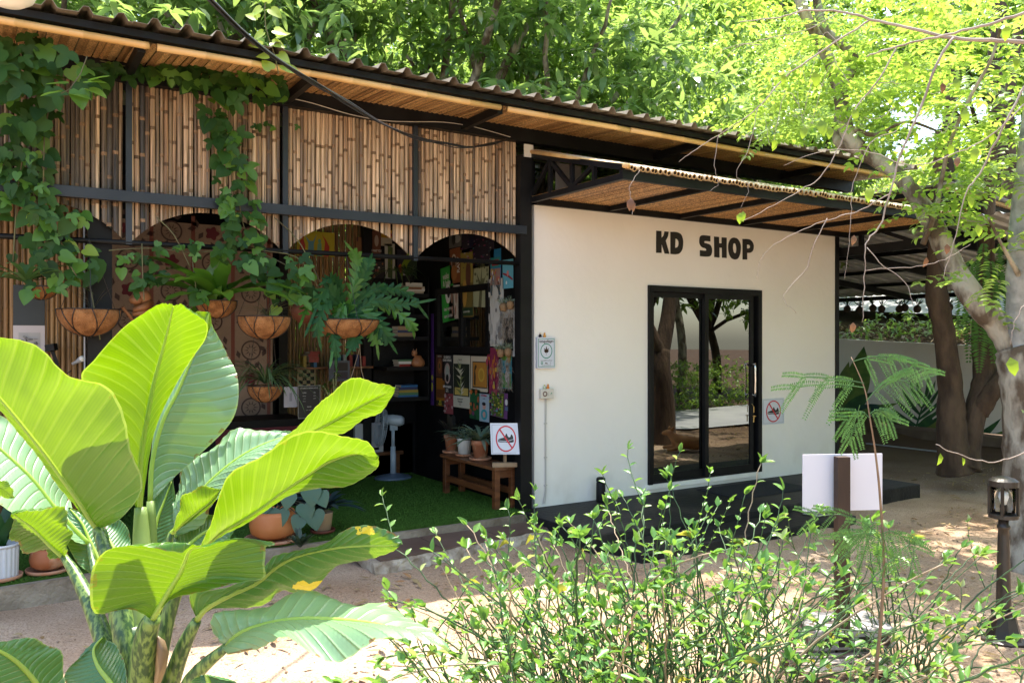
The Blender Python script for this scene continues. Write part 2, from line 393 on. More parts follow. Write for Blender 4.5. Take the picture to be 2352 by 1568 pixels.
# floor, curb, walls -------------------------------------------------
FZ = .15
mb = MB()
N = 60
xs = [-7.5 + i * (7.5 - .03) / N for i in range(N + 1)]
def edge_y(x): return -.19 - .14 * max(0, (-x - 1.2) / 3.2) ** 1.5 + .045 * math.sin(x * 1.3)
def curb_strip(z0, z1, y0f, y1f):
    m_ = MB()
    for i in range(N):
        a, b = xs[i], xs[i + 1]
        v = [(a, y0f(a), z0), (b, y0f(b), z0), (b, y1f(b), z0), (a, y1f(a), z0), (a, y0f(a), z1), (b, y0f(b), z1), (b, y1f(b), z1), (a, y1f(a), z1)]
        m_.add(v, ((0, 1, 5, 4), (4, 5, 6, 7), (2, 3, 7, 6)))
    m_.add([(xs[-1], y0f(xs[-1]), z0), (xs[-1], y1f(xs[-1]), z0), (xs[-1], y1f(xs[-1]), z1), (xs[-1], y0f(xs[-1]), z1)], [(0, 1, 2, 3)])
    return m_
concrete = mat('rough concrete', (.19, .145, .105), .95, (.36, .295, .225), 4, bump=.8, bscale=30, spec=.2)
curb_strip(-.1, FZ - .012, edge_y, lambda x: 2.8).build('floor_slab', concrete, cafe)
turfm = mat('artificial turf', (.05, .115, .016), .9, (.08, .18, .028), 20, bump=1, bscale=300, spec=.1)
tf = MB()
for i in range(N):
    a, b = xs[i], xs[i + 1]
    tf.add([(a, edge_y(a) + .055, FZ), (b, edge_y(b) + .055, FZ), (b, 2.6, FZ), (a, 2.6, FZ)], [(0, 1, 2, 3)])
    tf.add([(a, edge_y(a) + .055, FZ - .011), (b, edge_y(b) + .055, FZ - .011), (b, edge_y(b) + .055, FZ), (a, edge_y(a) + .055, FZ)], [(0, 1, 2, 3)])
tf.build('turf_carpet', turfm, cafe)
n = 60000
gxs = -5.2 + 5.15 * RNG.random(n); gys = -.35 + 2.9 * RNG.random(n) ** 1.6
P = np.stack([gxs, gys, np.full(n, FZ)], 1); P = P[np.array([y > edge_y(x) + .05 for x, y in zip(gxs, gys)])]; n = len(P)
D = RNG.normal(size=(n, 3)) * .5; D[:, 2] = 1; U = unit(n)
V, T = leaf_polys(P, D, U, RNG.uniform(.010, .022, n), np.full(n, .0035), 0)
tg = fast_mesh('turf_blades', V, T, leafmat('turf blade', (.06, .15, .02), (.11, .24, .04), (.07, .2, .03), .15, .7, .2), parent=cafe, kind='stuff')
# low step in front ---------------------------------------------------
step = thing('low_step', (-.95, -.45, 0), 'broken low step of rough stone topped with brown tiles, in front of the turf floor', 'step')
rough = mat('crumbling mortar', (.24, .18, .13), .95, (.48, .41, .32), 8, bump=1.2, bscale=20, spec=.2)
sb = MB(); nx, ny = 44, 6
def stp(i, j, top):
    x = -1.93 + 1.9 * i / nx; return x
for i in range(nx + 1):
    x = -1.93 + 1.9 * i / nx
    y = -.80 + .24 * (i / nx) ** 1.2
    for j, (dy, z) in enumerate(((-.05, -.06), (-.045 + rnd(-.02, .02), .0), (-.02 + rnd(-.022, .022), .035), (rnd(-.012, .015), .056), (.02, .070 + rnd(-.006, .004)), (.6, .070))):
        sb.v.append((x + rnd(-.01, .01), y + dy, z))
for i in range(nx):
    for j in range(5):
        a = i * 6 + j; sb.f.append((a, a + 6, a + 7, a + 1)); sb.m.append(0)
sb.f.append((0, 1, 2, 3, 4, 5)); sb.m.append(0)
sb.build('stone_base', rough, step)
tile = mat('brown floor tile', (.115, .068, .052), .55, (.155, .10, .078), 3, rand=.1, bump=.1)
tx = -1.86
for k, w in enumerate((.58, .60, .62)):
    x0, x1 = tx, tx + w - .012; tx += w
    y0 = -.77 + .24 * ((x0 + 1.93) / 1.9) ** 1.2; y1 = -.77 + .24 * ((x1 + 1.93) / 1.9) ** 1.2
    MB().plate([(x0, y0, .070), (x1, y1, .070), (x1, -.24, .070), (x0, -.24, .070)], (0, 0, .014)).build('tile', tile, step)
# steel frame ----------------------------------------------------------
frame = MB()
for x in POSTS[1:-1]: frame.box((x - .021, -.028, 2.46), (x + .021, .0, 3.66))
frame.build('mullion', navy, cafe)
MB().box((-.13, -.055, -.05), (-.004, .05, 3.52)).build('corner_post', black, cafe)
MB().box((-7.5, -.075, 2.765), (-.07, -.03, 2.845)).build('cross_beam', navy, cafe, bevel=.004)
MB().box((-7.5, -.06, 3.645), (4.9, .04, 3.80)).build('eaves_beam', black, cafe)
MB().box((-7.6, -.04, -.05), (-7.5, .05, 3.65)).build('end_post', black, cafe)
MB().tube([(-7.5, -.01, 2.452), (-.06, -.01, 2.492)], .02, 10).build('rail', black, cafe, smooth=True)
# bamboo pole screen with scalloped bottom edge ------------------------
scr = MB().box((-7.5, .034, 3.60), (-.13, .046, 3.645)).build('bamboo_screen', black, cafe)
def arch_z(x):
    for i in range(len(POSTS) - 1):
        if POSTS[i] <= x <= POSTS[i + 1]:
            h = (POSTS[i + 1] - POSTS[i]) / 2 - .012; dx = abs(x - (POSTS[i] + POSTS[i + 1]) / 2); rise = .272
            Rr = (h * h + rise * rise) / (2 * rise)
            return 2.742 - Rr + math.sqrt(max(Rr * Rr - min(dx, h) ** 2, 0))
    return 2.5
def pole(x, w, z1, zf, y, mats, parent, name='bamboo_pole', depth=.95):
    """half-round pole, slanted lower end, dark swollen nodes"""
    m_ = MB(); segs = [0.0]; zb = min(zf(x - w / 2), zf(x + w / 2)); L_ = z1 - zb
    t = rnd(.02, .3)
    while t < L_ - .03: segs += [t - .014, t, t + .012]; t += rnd(.2, .42)
    segs.append(L_); r = w / 2; lean = rnd(-.009, .009)
    K = 5
    angs = [math.pi * (1 + k / (K - 1)) for k in range(K)]
    for i, s_ in enumerate(segs):
        node = (i % 3 == 2 and i < len(segs) - 1)
        rr = r * (1.10 if node else 1.0)
        for a in angs:
            px_ = x + math.cos(a) * rr + lean * (s_ / max(L_, .1)); z = z1 - s_
            if i == len(segs) - 1: z = zf(px_)
            m_.v.append((px_, y + math.sin(a) * rr * depth, z))
        # back
    for i in range(len(segs) - 1):
        mt = 1 if (i % 3 in (1, 2)) and i < len(segs) - 2 else 0
        for k in range(K - 1):
            a = i * K + k; m_.f.append((a, a + K, a + K + 1, a + 1)); m_.m.append(mt)
        a = i * K; m_.f.append((a, a + K - 1, a + 2 * K - 1, a + K)); m_.m.append(0)
    e = (len(segs) - 1) * K; m_.f.append(tuple(e + k for k in range(K))); m_.m.append(0)
    return m_.build(name, mats, parent)
x = -4.66
while x < -.15:
    w = rnd(.025, .042)
    if any(abs(x + w / 2 - p) < .018 for p in POSTS): x += .02; continue
    grey = (x < -3.55 and random.random() < .72) or random.random() < .10
    pole(x + w / 2, w, 3.65, arch_z, .03 - rnd(0, .006), [bam_old if grey else bam, bam_node], scr)
    x += w + rnd(-.001, .0035)
# roof: eave, laths, fascia pole, corrugated sheets ---------------------
eave = MB().box((-7.5, -.72, 3.745), (4.86, -.68, 3.80)).build('eaves_soffit', black, cafe)
x = -4.75
lath_w = .046
while x < 4.85:
    w = lath_w * rnd(.8, 1.2); z = 3.80 + rnd(-.003, .003); sk = rnd(-.004, .004) - .012
    m_ = MB()
    z0 = 3.782
    m_.add([(x, -.68, z0 - .04 + .0), (x + w * .5, -.68, z0 - .046), (x + w, -.68, z0 - .04), (x + w + sk, .03, z0 + .0), (x + w * .5 + sk, .03, z0 - .006), (x + sk, .03, z0)],
           [(0, 1, 4, 5), (1, 2, 3, 4), (0, 5, 3, 2)])
    m_.build('lath', bam_soff, eave)
    x += w + rnd(.001, .008)
for xx in (-3.53, -2.36, -.75, 1.55, 3.55):
    MB().box((xx - .025, -.70, 3.665), (xx + .025, -.06, 3.735)).build('rafter', black, eave)
# golden fascia poles end to end
ends = [(-7.5, -3.49), (-3.44, -.77), (-.70, .62), (.64, 4.86)]
for a, b in ends:
    m_ = MB(); pts = []; rr = []; ms = []; t = a
    while t < b: pts.append((t, -.735, 3.705 + .004 * math.sin(t * 2))); rr.append(.0245); t += rnd(.3, .42); 
    q = []; r2 = []
    for i, p in enumerate(pts):
        q += [(p[0] - .006, p[1], p[2]), p, (p[0] + .006, p[1], p[2])] if i else [p]; r2 += [.0245, .0275, .0245] if i else [.0245]
    q.append((b, -.735, 3.705)); r2.append(.0245)
    m_.tube(q, r2, 12).build('fascia_pole', bam_gold, cafe, smooth=True)
MB().box((-7.5, -.775, 3.738), (4.87, -.725, 3.782)).build('fascia_batten', black, cafe)
sheetm = mat('corrugated roof sheet', (.16, .13, .10), .5, (.26, .22, .17), 2, bump=.15, metal=.15)
roof = MB().box((-7.5, -.60, 3.815), (4.85, -.55, 3.84)).build('roof', black, cafe)
def sheet(x0, x1, parent, y0=-.86, y1=3.3, z0=3.795, z1=4.30, pitch=.2, h=.044, m=sheetm, name='roof_sheet'):
    m_ = MB(); prof = []; x = x0
    while x < x1 - .01:
        prof += [(x, 0), (x + pitch * .42, 0), (x + pitch * .56, h), (x + pitch * .72, h * 1.05), (x + pitch * .86, 0)]
        # small minor rib
        x += pitch
    prof.append((x, 0)); prof = [(a, b + rnd(-.002, .002)) for a, b in prof]
    n_ = len(prof); ysteps = [0, .03, .3, 1]
    for t in ysteps:
        for a, b in prof: m_.v.append((a, y0 + (y1 - y0) * t, z0 + (z1 - z0) * t + b))
    for j in range(len(ysteps) - 1):
        for i in range(n_ - 1): m_.f.append((j * n_ + i, j * n_ + i + 1, (j + 1) * n_ + i + 1, (j + 1) * n_ + i)); m_.m.append(0)
    o = m_.build(name, m, parent); s_ = o.modifiers.new('thickness', 'SOLIDIFY'); s_.thickness = .003; return o
x = -7.6
while x < 4.7:
    sheet(x, min(x + 1.0, 4.95), roof, y0=-.86 + rnd(-.012, .012), z0=3.796 + rnd(0, .006)); x += 1.0
# interior shell ---------------------------------------------------------
MB().box((-7.5, .08, 3.45), (-.0, 2.75, 3.50)).build('ceiling', blackwall, cafe)
sw = MB(); WX = .045
sw.box((WX, .05, 0), (WX + .06, 2.9, 1.62)); sw.box((WX, .05, 2.36), (WX + .06, 2.9, 3.5)); sw.box((WX, .05, 1.62), (WX + .06, .80, 2.36)); sw.box((WX, 2.03, 1.62), (WX + .06, 2.9, 2.36))
sidewall = sw.build('side_wall', blackwall, cafe)
# black sliding window in the side wall
glassd = bpy.data.materials.new('tinted reflective glass'); glassd.use_nodes = True
nt = glassd.node_tree; nt.nodes.remove(nt.nodes['Principled BSDF']); out = nt.nodes['Material Output']
gl = nt.nodes.new('ShaderNodeBsdfGlossy'); gl.inputs['Roughness'].default_value = .0; gl.inputs['Color'].default_value = (.90, .93, .88, 1)
tr = nt.nodes.new('ShaderNodeBsdfTransparent'); tr.inputs[0].default_value = (.10, .11, .10, 1)
fz = nt.nodes.new('ShaderNodeFresnel'); fz.inputs[0].default_value = 1.6
mr = nt.nodes.new('ShaderNodeMapRange'); mr.inputs[3].default_value = .17; mr.inputs[4].default_value = 1.0
nt.links.new(fz.outputs[0], mr.inputs[0]); ms = nt.nodes.new('ShaderNodeMixShader'); nt.links.new(mr.outputs[0], ms.inputs[0])
nt.links.new(tr.outputs[0], ms.inputs[1]); nt.links.new(gl.outputs[0], ms.inputs[2]); nt.links.new(ms.outputs[0], out.inputs[0])
win = MB()
for y0, y1 in ((.80, .86), (1.39, 1.45), (1.97, 2.03)): win.box((WX - .03, y0, 1.62), (WX + .04, y1, 2.36))
for z0, z1 in ((1.62, 1.69), (2.29, 2.36)): win.box((WX - .028, .86, z0), (WX + .038, 1.97, z1))
w_ = win.build('side_window', black, cafe)
MB().box((WX + .002, .86, 1.69), (WX + .008, 1.39, 2.29)).build('pane', glassd, w_)
MB().box((WX + .012, 1.45, 1.69), (WX + .018, 1.97, 2.29)).build('pane', glassd, w_)
# rear wall: posts and inner bamboo screen with daylight between the poles
bw = MB()
for xx in (-3.62, -1.62, -.62): bw.box((xx - .05, 2.52, FZ), (xx + .05, 2.62, 3.45))
bw.box((-7.5, 2.60, FZ), (0, 2.64, .75)); rear = bw.build('rear_frame', black, cafe)
inner = MB().box((-7.5, 2.64, 3.38), (-.62, 2.68, 3.45)).build('inner_screen', black, cafe)
x = -5.6; pm = []
for _ in range(6):
    m_ = MB(); z = 0; pts = [(0, 0, 0)]; rr = [1.0]
    while z < 2.6:
        z += rnd(.25, .4); pts += [(0, 0, z - .01), (0, 0, z), (0, 0, z + .01)]; rr += [1, 1.12, 1]
    pts.append((0, 0, 2.72)); rr.append(1)
    pm.append(mesh_of(m_.tube([Vector(p) for p in pts], [r * .019 for r in rr], 7), 'inner_pole', [bam_in], True))
while x < -.60:
    if not (-3.5 < x < -1.75):
        place('inner_pole', random.choice(pm), Matrix.Translation((x, 2.66, .72)) @ Euler((0, rnd(-.004, .004), rnd(0, 6))).to_matrix().to_4x4(), inner)
        x += rnd(.036, .044)
    else: x += .04
MB().box((-3.5, 2.62, FZ), (-1.6, 2.64, 3.45)).build('rear_panel', blackwall, cafe)
MB().box((-.62, 2.60, FZ), (.04, 2.64, 3.45)).build('rear_panel', blackwall, cafe)
MB().box((-7.5, .06, FZ), (-7.44, 2.7, 3.45)).build('far_side_wall', blackwall, cafe)
# conduits
MB().tube([at(193, 470, Y=.1), at(195, 1010, Y=.1)], .006, 6).tube([at(212, 505, Y=.1), at(214, 1010, Y=.1)], .009, 6).build('conduit', mat('grey conduit', (.3, .32, .36), .4), cafe)
MB().box((-3.78, .08, FZ), (-3.62, .16, 2.75)).build('inner_post', black, cafe)

# ================================================================== WHITE SHOP
shop = thing('shop_building', (2.3, 0, 0), 'white rendered shop with black sliding glass door and KD SHOP painted in black', 'building')
render_w = mat('off-white render', (.83, .80, .745), .85, (.86, .83, .775), 1.4, bump=.14, bscale=14)
nt = render_w.node_tree; bs_ = nt.nodes['Principled BSDF']; src_ = bs_.inputs['Base Color'].links[0].from_socket
# rain streaks under the eaves and soil splash along the foot: stains with a shape of their own
tc_ = nt.nodes.new('ShaderNodeTexCoord'); mp_ = nt.nodes.new('ShaderNodeMapping'); mp_.inputs['Scale'].default_value = (2.5, 1, 1.6); nt.links.new(tc_.outputs['Object'], mp_.inputs[0])
ns_ = nt.nodes.new('ShaderNodeTexNoise'); ns_.inputs['Scale'].default_value = 1.6; ns_.inputs['Detail'].default_value = 6; nt.links.new(mp_.outputs[0], ns_.inputs[0])
sx_ = nt.nodes.new('ShaderNodeSeparateXYZ'); nt.links.new(tc_.outputs['Object'], sx_.inputs[0])
ft_ = nt.nodes.new('ShaderNodeMapRange'); ft_.inputs[1].default_value = .62; ft_.inputs[2].default_value = .15; ft_.inputs[3].default_value = .0; ft_.inputs[4].default_value = .22; nt.links.new(sx_.outputs['Z'], ft_.inputs[0])
tpn = nt.nodes.new('ShaderNodeMapRange'); tpn.inputs[1].default_value = 2.2; tpn.inputs[2].default_value = 3.05; tpn.inputs[3].default_value = .0; tpn.inputs[4].default_value = .03; nt.links.new(sx_.outputs['Z'], tpn.inputs[0])
ad_ = nt.nodes.new('ShaderNodeMath'); ad_.operation = 'ADD'; nt.links.new(ft_.outputs[0], ad_.inputs[0]); nt.links.new(tpn.outputs[0], ad_.inputs[1])
th_ = nt.nodes.new('ShaderNodeMapRange'); th_.inputs[1].default_value = .46; th_.inputs[2].default_value = .62; nt.links.new(ns_.outputs[0], th_.inputs[0])
mu_ = nt.nodes.new('ShaderNodeMath'); mu_.operation = 'MULTIPLY'; nt.links.new(th_.outputs[0], mu_.inputs[0]); nt.links.new(ad_.outputs[0], mu_.inputs[1])
mx_ = nt.nodes.new('ShaderNodeMix'); mx_.data_type = 'RGBA'; nt.links.new(mu_.outputs[0], mx_.inputs['Factor']); nt.links.new(src_, mx_.inputs['A']); mx_.inputs['B'].default_value = (.42, .33, .24, 1)
nt.links.new(mx_.outputs['Result'], bs_.inputs['Base Color'])
W0, W1, WZ = .06, 4.60, 3.07; DX0, DX1, DZ0, DZ1 = 1.50, 3.235, .235, 2.345
wl = MB()
wl.box((W0, -.0, .0), (DX0, .12, WZ)); wl.box((DX1, 0, .0), (W1, .12, WZ)); wl.box((DX0, 0, DZ1), (DX1, .12, WZ)); wl.box((DX0, 0, 0), (DX1, .12, DZ0))
wall = wl.build('front_wall', render_w, shop)
MB().box((W1, -.012, 0), (W1 + .07, 3.2, 3.1)).build('side_post', black, shop)
MB().box((W0, 2.9, 0), (W1, 3.0, 3.1)).box((W0, .12, 3.02), (W1, 2.9, 3.07)).build('inner_shell', mat('shop interior', (.05, .045, .04), .8), shop)
MB().box((W0, .13, .19), (W1, 2.9, .2)).build('shop_floor', mat('shop floor', (.08, .07, .06), .5), shop)
MB().box((1.5, 2.0, .2), (3.2, 2.4, 1.1)).build('counter', wood_dark, shop)
MB().box((DX0 - .02, -.022, DZ0 - .05), (DX1 + .02, .05, DZ0)).build('door_sill', render_w, shop)
door = MB().box((DX0, -.03, DZ0), (DX0 + .055, .07, DZ1)).box((DX1 - .06, -.03, DZ0), (DX1, .07, DZ1)).box((DX0 + .055, -.03, DZ1 - .065), (DX1 - .06, .07, DZ1)).box((DX0 + .055, -.0, DZ0), (DX1 - .06, .06, DZ0 + .02)).build('sliding_door', black, shop, bevel=.003)
XM = 2.36
def leafpanel(x0, x1, y):
    m_ = MB(); m_.box((x0, y, DZ0 + .02), (x0 + .055, y + .03, DZ1 - .065)).box((x1 - .055, y, DZ0 + .02), (x1, y + .03, DZ1 - .065))
    m_.box((x0 + .055, y, DZ1 - .12), (x1 - .055, y + .03, DZ1 - .065)).box((x0 + .055, y, DZ0 + .02), (x1 - .055, y + .03, DZ0 + .10))
    m_.build('door_panel_frame', black, door)
    MB().box((x0 + .055, y + .012, DZ0 + .10), (x1 - .055, y + .018, DZ1 - .12)).build('door_pane', glassd, door)
leafpanel(DX0 + .055, XM + .03, .022); leafpanel(XM - .03, DX1 - .13, -.014)
chrome = mat('polished steel', (.75, .75, .76), .12, metal=1)
def hnd(x, y0, y1):
    z0, z1 = 1.12, 1.50; m_ = MB(); m_.tube([(x, y0, z0 + .03), (x, y1, z0 + .005), (x, y1, z0 + .05), (x + .004, y1, (z0 + z1) / 2), (x, y1, z1 - .05), (x, y1, z1 - .005), (x, y0, z1 - .03)], .011, 8)
    return m_
hnd(3.065, -.014, -.075).build('handle', chrome, door, smooth=True)
hnd(2.975, .03, .07).build('handle', chrome, door, smooth=True)
brass = mat('brass', (.6, .42, .16), .35, metal=1)
MB().tube([(3.07, -.02, 1.03), (3.07, -.05, 1.0), (3.072, -.05, .93)], .004, 6).lathe([(.001, 0), (.022, .002), (.022, .008), (.001, .01)], (3.072, -.055, .885), 12).tube([(3.07, -.052, .90), (3.065, -.05, .82)], .006, 6).build('padlock', brass, door)
# painted letters ---------------------------------------------------------
def curve_letters(name, loops, M, m, parent, ext=.003):
    cu = bpy.data.curves.new(name, 'CURVE'); cu.dimensions = '2D'; cu.fill_mode = 'BOTH'; cu.extrude = ext; cu.materials.append(m)
    for lp in loops:
        s_ = cu.splines.new('POLY'); s_.points.add(len(lp) - 1); s_.use_cyclic_u = True
        for p, q in zip(s_.points, lp): p.co = (q[0], q[1], 0, 1)
    o = bpy.data.objects.new(name, cu); COL.objects.link(o)
    if parent is not None: o.parent = parent; M = Matrix.Translation(-org(parent)) @ M
    o.matrix_local = M; return o
def sm(pts, k=5):
    """closed Catmull-Rom through pts; a point given with a third value stays a corner"""
    out = []; n_ = len(pts)
    for i in range(n_):
        p0, p1, p2, p3 = pts[i - 1], pts[i], pts[(i + 1) % n_], pts[(i + 2) % n_]
        if len(p1) > 2 and len(p2) > 2: out.append(p1[:2]); continue
        if len(p1) > 2: p0 = p1
        if len(p2) > 2: p3 = p2
        for t in [j / k for j in range(k)]:
            out.append(tuple(.5 * (2 * p1[a] + (p2[a] - p0[a]) * t + (2 * p0[a] - 5 * p1[a] + 4 * p2[a] - p3[a]) * t * t + (3 * p1[a] - p0[a] - 3 * p2[a] + p3[a]) * t ** 3) for a in (0, 1)))
    return out
c_ = 1
LET = [  # traced shapes, coordinates in the letter crop
 ('letter_K', [[(215, 135, 1), (318, 142, 1), (318, 280, 1), (360, 235), (383, 150, 1), (462, 156, 1), (445, 250), (402, 335, 1), (478, 600, 1), (385, 592, 1), (320, 388, 1), (320, 580, 1), (213, 578, 1)]]),
 ('letter_D', [[(500, 160, 1), (570, 158), (650, 172), (715, 215), (748, 310), (752, 400), (738, 500), (700, 570), (650, 602), (580, 608), (500, 600, 1)], [(598, 296, 1), (630, 302), (660, 345), (664, 400), (650, 450), (625, 472), (590, 478, 1)]]),
 ('letter_S', [[(1298, 240, 1), (1297, 352, 1), (1215, 342), (1178, 350), (1180, 378), (1240, 395), (1300, 425), (1330, 500), (1325, 590), (1290, 645), (1210, 655), (1092, 645, 1), (1092, 525, 1), (1190, 536), (1220, 520), (1200, 490), (1140, 470), (1095, 420), (1080, 350), (1090, 270), (1120, 232), (1180, 228)]]),
 ('letter_H', [[(1375, 252, 1), (1472, 262, 1), (1474, 388, 1), (1528, 388, 1), (1528, 268, 1), (1625, 275, 1), (1624, 682, 1), (1534, 676, 1), (1532, 476, 1), (1478, 474, 1), (1480, 674, 1), (1380, 662, 1)]]),
 ('letter_O', [[(1770, 274), (1850, 305), (1900, 400), (1908, 500), (1890, 610), (1850, 690), (1790, 712), (1720, 680), (1675, 590), (1658, 480), (1668, 380), (1710, 300)], [(1785, 388), (1808, 410), (1822, 490), (1815, 565), (1795, 588), (1765, 560), (1750, 480), (1760, 400)]]),
 ('letter_P', [[(1945, 300, 1), (2030, 302), (2100, 318), (2150, 375), (2168, 450), (2150, 535), (2100, 575), (2034, 578, 1), (2036, 714, 1), (1948, 712, 1)], [(2030, 418, 1), (2070, 418), (2094, 440), (2094, 470), (2070, 490), (2030, 492, 1)]]),
]
def crop_pt(x, y): return ((2420 + x / 5.345) / 1.6327, (840 + y / 5.345) / 1.6327)
for nm, loops in LET:
    L2 = [[(lambda q: (q.x, q.z))(at(*crop_pt(*p), Y=0)) for p in sm(lp)] for lp in loops]
    curve_letters(nm, L2, frameM((0, -.003, 0), (1, 0, 0)), mat('black sign paint', (.012, .010, .008), .6), shop)
# black plinth steps, mat -------------------------------------------------
plinthm = mat('black painted concrete', (.010, .010, .011), .6, (.05, .043, .036), 2.2, bump=.4, bscale=25, spec=.3, thr=(.48, .75), detail=10)
pl = thing('entrance_step', (2.2, -.6, 0), 'black painted two-level concrete step in front of the glass door', 'step')
MB().box((-.16, -1.22, -.05), (4.46, -.004, .15)).build('upper_tread', plinthm, pl, bevel=.012)
MB().box((-.05, -1.68, -.05), (2.66, -1.224, .08)).build('lower_tread', plinthm, pl, bevel=.012)
dm = MB().box((2.05, -.78, .152), (3.2, -.16, .162)).build('door_mat', mat('black ribbed mat', (.014, .015, .018), .8), None)
props(dm, 'black ribbed door mat lying on the step before the glass door', 'door mat')
ribs = MB()
for i in range(30): ribs.box((2.07, -.77 + i * .02, .162), (3.18, -.76 + i * .02, .167))
ribs.build('mat_ribs', mat('black ribbed mat', (.014, .015, .018), .8), dm)
# canopy --------------------------------------------------------------------
CY, CZ0, CX1 = -1.42, 3.075, 4.93
can = MB().box((-.02, CY, CZ0), (CX1, CY + .045, CZ0 + .075)).box((W0, -.05, CZ0 - .01), (CX1, -.006, CZ0 + .06)).build('canopy', black, shop)
for xx in [.0 + i * .965 for i in range(6)]:
    MB().box((xx - .02, CY + .045, CZ0), (xx + .025, -.05, CZ0 + .05)).build('rafter', black, can)
MB().beam((-.0, 0, 3.535), (-.0, CY + .02, 3.175), .045, .05).box((-.022, -.045, CZ0 + .0), (.022, -.0, 3.53)).build('top_chord', black, can)
for y0, y1 in ((-.02, -.36), (-.70, -.36), (-.70, -1.02)):
    tz = lambda y: 3.535 - .3606 * (-y / (1.42 - .02))
    up_ = (y1 == -.36)
    a = (0, y0, CZ0 + .04); b = (0, y1, tz(y1) - .02)
    if y1 == -1.02: a = (0, y0, CZ0 + .04); b = (0, y1, tz(y1) - .01)
    MB().beam(a, b, .035, .035).build('web', black, can)
for y in (-.36, -.70, -1.02):
    MB().box((-.018, y - .016, CZ0 + .045), (.018, y + .016, 3.535 - .36 * (-y / 1.4) - .02)).build('web', black, can)
# ceiling laths
x = -.0; k = 0
while x < CX1 - .02:
    w = rnd(.018, .030)
    MB().add([(x, CY + .05, CZ0 + .058), (x + w / 2, CY + .05, CZ0 + .050 + rnd(-.002, .002)), (x + w, CY + .05, CZ0 + .058), (x + w - .01, -.01, CZ0 + .058), (x + w / 2 - .01, -.01, CZ0 + .050), (x - .01, -.01, CZ0 + .058)],
             [(0, 1, 4, 5), (1, 2, 3, 4), (0, 5, 3, 2)]).build('ceiling_lath', bam_soff, can)
    x += w + rnd(.0005, .003)
# round bamboo poles on top: open cut ends towards the yard
bam_top = mat('sun-bleached bamboo', (.50, .40, .27), .6, (.68, .58, .42), 6, stretch=(1, 1, 1), bump=.2, rand=.18)
bam_hollow = mat('bamboo cut end', (.45, .27, .12), .8); hollow = mat('hollow bamboo', (.06, .03, .015), 1)
x = .05
while x < CX1:
    r = rnd(.0195, .0255); yy = CY - .03 + rnd(-.02, .015); z1 = 3.165 + .004 * math.sin(x * 3) + rnd(-.004, .004); z0 = 3.585
    m_ = MB(); a = Vector((x, yy, z1)); b = Vector((x + rnd(-.02, .02), 0, z0)); d = (b - a).normalized()
    n_ = 10; side = Vector((1, 0, 0)); up = side.cross(d).normalized()
    rings = [(a, r), (a + d * .4, r * 1.0), (a + d * .41, r * 1.12), (a + d * .42, r), (b, r)]
    for c, q in rings:
        for k in range(n_): t = 2 * math.pi * k / n_; m_.v.append(tuple(c + side * math.cos(t) * q + up * math.sin(t) * q))
    for i in range(4):
        for k in range(n_): m_.f.append((i * n_ + k, i * n_ + (k + 1) % n_, (i + 1) * n_ + (k + 1) % n_, (i + 1) * n_ + k)); m_.m.append(0)
    o_ = len(m_.v)
    for c, q in ((a, r * .62), (a + d * .05, r * .6)):
        for k in range(n_): t = 2 * math.pi * k / n_; m_.v.append(tuple(c + side * math.cos(t) * q + up * math.sin(t) * q))
    for k in range(n_):
        m_.f.append((k, (k + 1) % n_, o_ + (k + 1) % n_, o_ + k)); m_.m.append(1)
        m_.f.append((o_ + k, o_ + (k + 1) % n_, o_ + n_ + (k + 1) % n_, o_ + n_ + k)); m_.m.append(2)
    m_.f.append(tuple(o_ + n_ + k for k in range(n_))); m_.m.append(2)
    m_.build('roof_pole', [bam_top, bam_hollow, hollow], can)
    x += 2 * r + rnd(0, .002)
MB().tube([(-.02, .0, 3.575), (-.01, -.5, 3.437), (.0, -1.0, 3.295), (.01, CY - .04, 3.172)], [.019, .021, .019, .022], 10).build('edge_pole', bam_gold, can, smooth=True)
MB().box((W0 + .25, -.01, 3.13), (.62, .0, 3.5)).build('gable_board', mat('grey board', (.28, .28, .29), .8), can)
MB().box((-.1, -.075, 3.50), (-.0, -.062, 3.62)).build('junction_plate', paper_w, cafe)
# ================================================================== CARPORT AND REAR OF THE SITE (right)
cp = thing('carport', (7.5, 1.5, 0), 'black steel carport with corrugated metal roof and bamboo-lined canopy, right of the white shop', 'carport')
def q(u, v, **k): return at(u, v, **k)
# bamboo-lined canopy that continues the shop canopy
zc = 2.93
A = Vector((4.75, .25, 2.84)); Bp = Vector((5.15, -1.0, 2.90)); 
MB().beam((4.72, .3, 2.87), (5.08, -1.08, 2.93), .06, .11).beam((5.08, -1.08, 2.93), (9.6, -1.08, 2.86), .06, .11).beam((4.72, .3, 2.8), (4.72, 3.2, 2.8), .06, .1).build('ring_beam', black, cp)
MB().beam((5.02, -1.12, 3.47), (9.6, -1.12, 3.12), .05, .12).beam((4.8, .3, 3.5), (5.02, -1.12, 3.47), .05, .1).build('upper_beam', black, cp)
wb = MB()
for xx in (5.09, 5.75, 6.4, 7.1, 7.9, 8.8): wb.beam((xx, -1.1, 2.93 - .016 * (xx - 5)), (xx, -1.1, 3.47 - .077 * (xx - 5)), .05, .045)
wb.beam((5.1, -1.1, 3.42), (6.4, -1.1, 2.93), .045, .045).beam((7.9, -1.1, 3.2), (6.4, -1.1, 2.93), .045, .045)
wb.beam((4.85, -.2, 2.9), (4.85, -.2, 3.45), .05, .05).beam((4.75, .25, 3.4), (5.0, -.8, 2.95), .045, .045)
wb.build('truss_web', black, cp, kind='stuff')
lin = MB().box((4.9, .28, 3.34), (9.6, .32, 3.42)).build('canopy_lining', black, cp)
x = 4.72
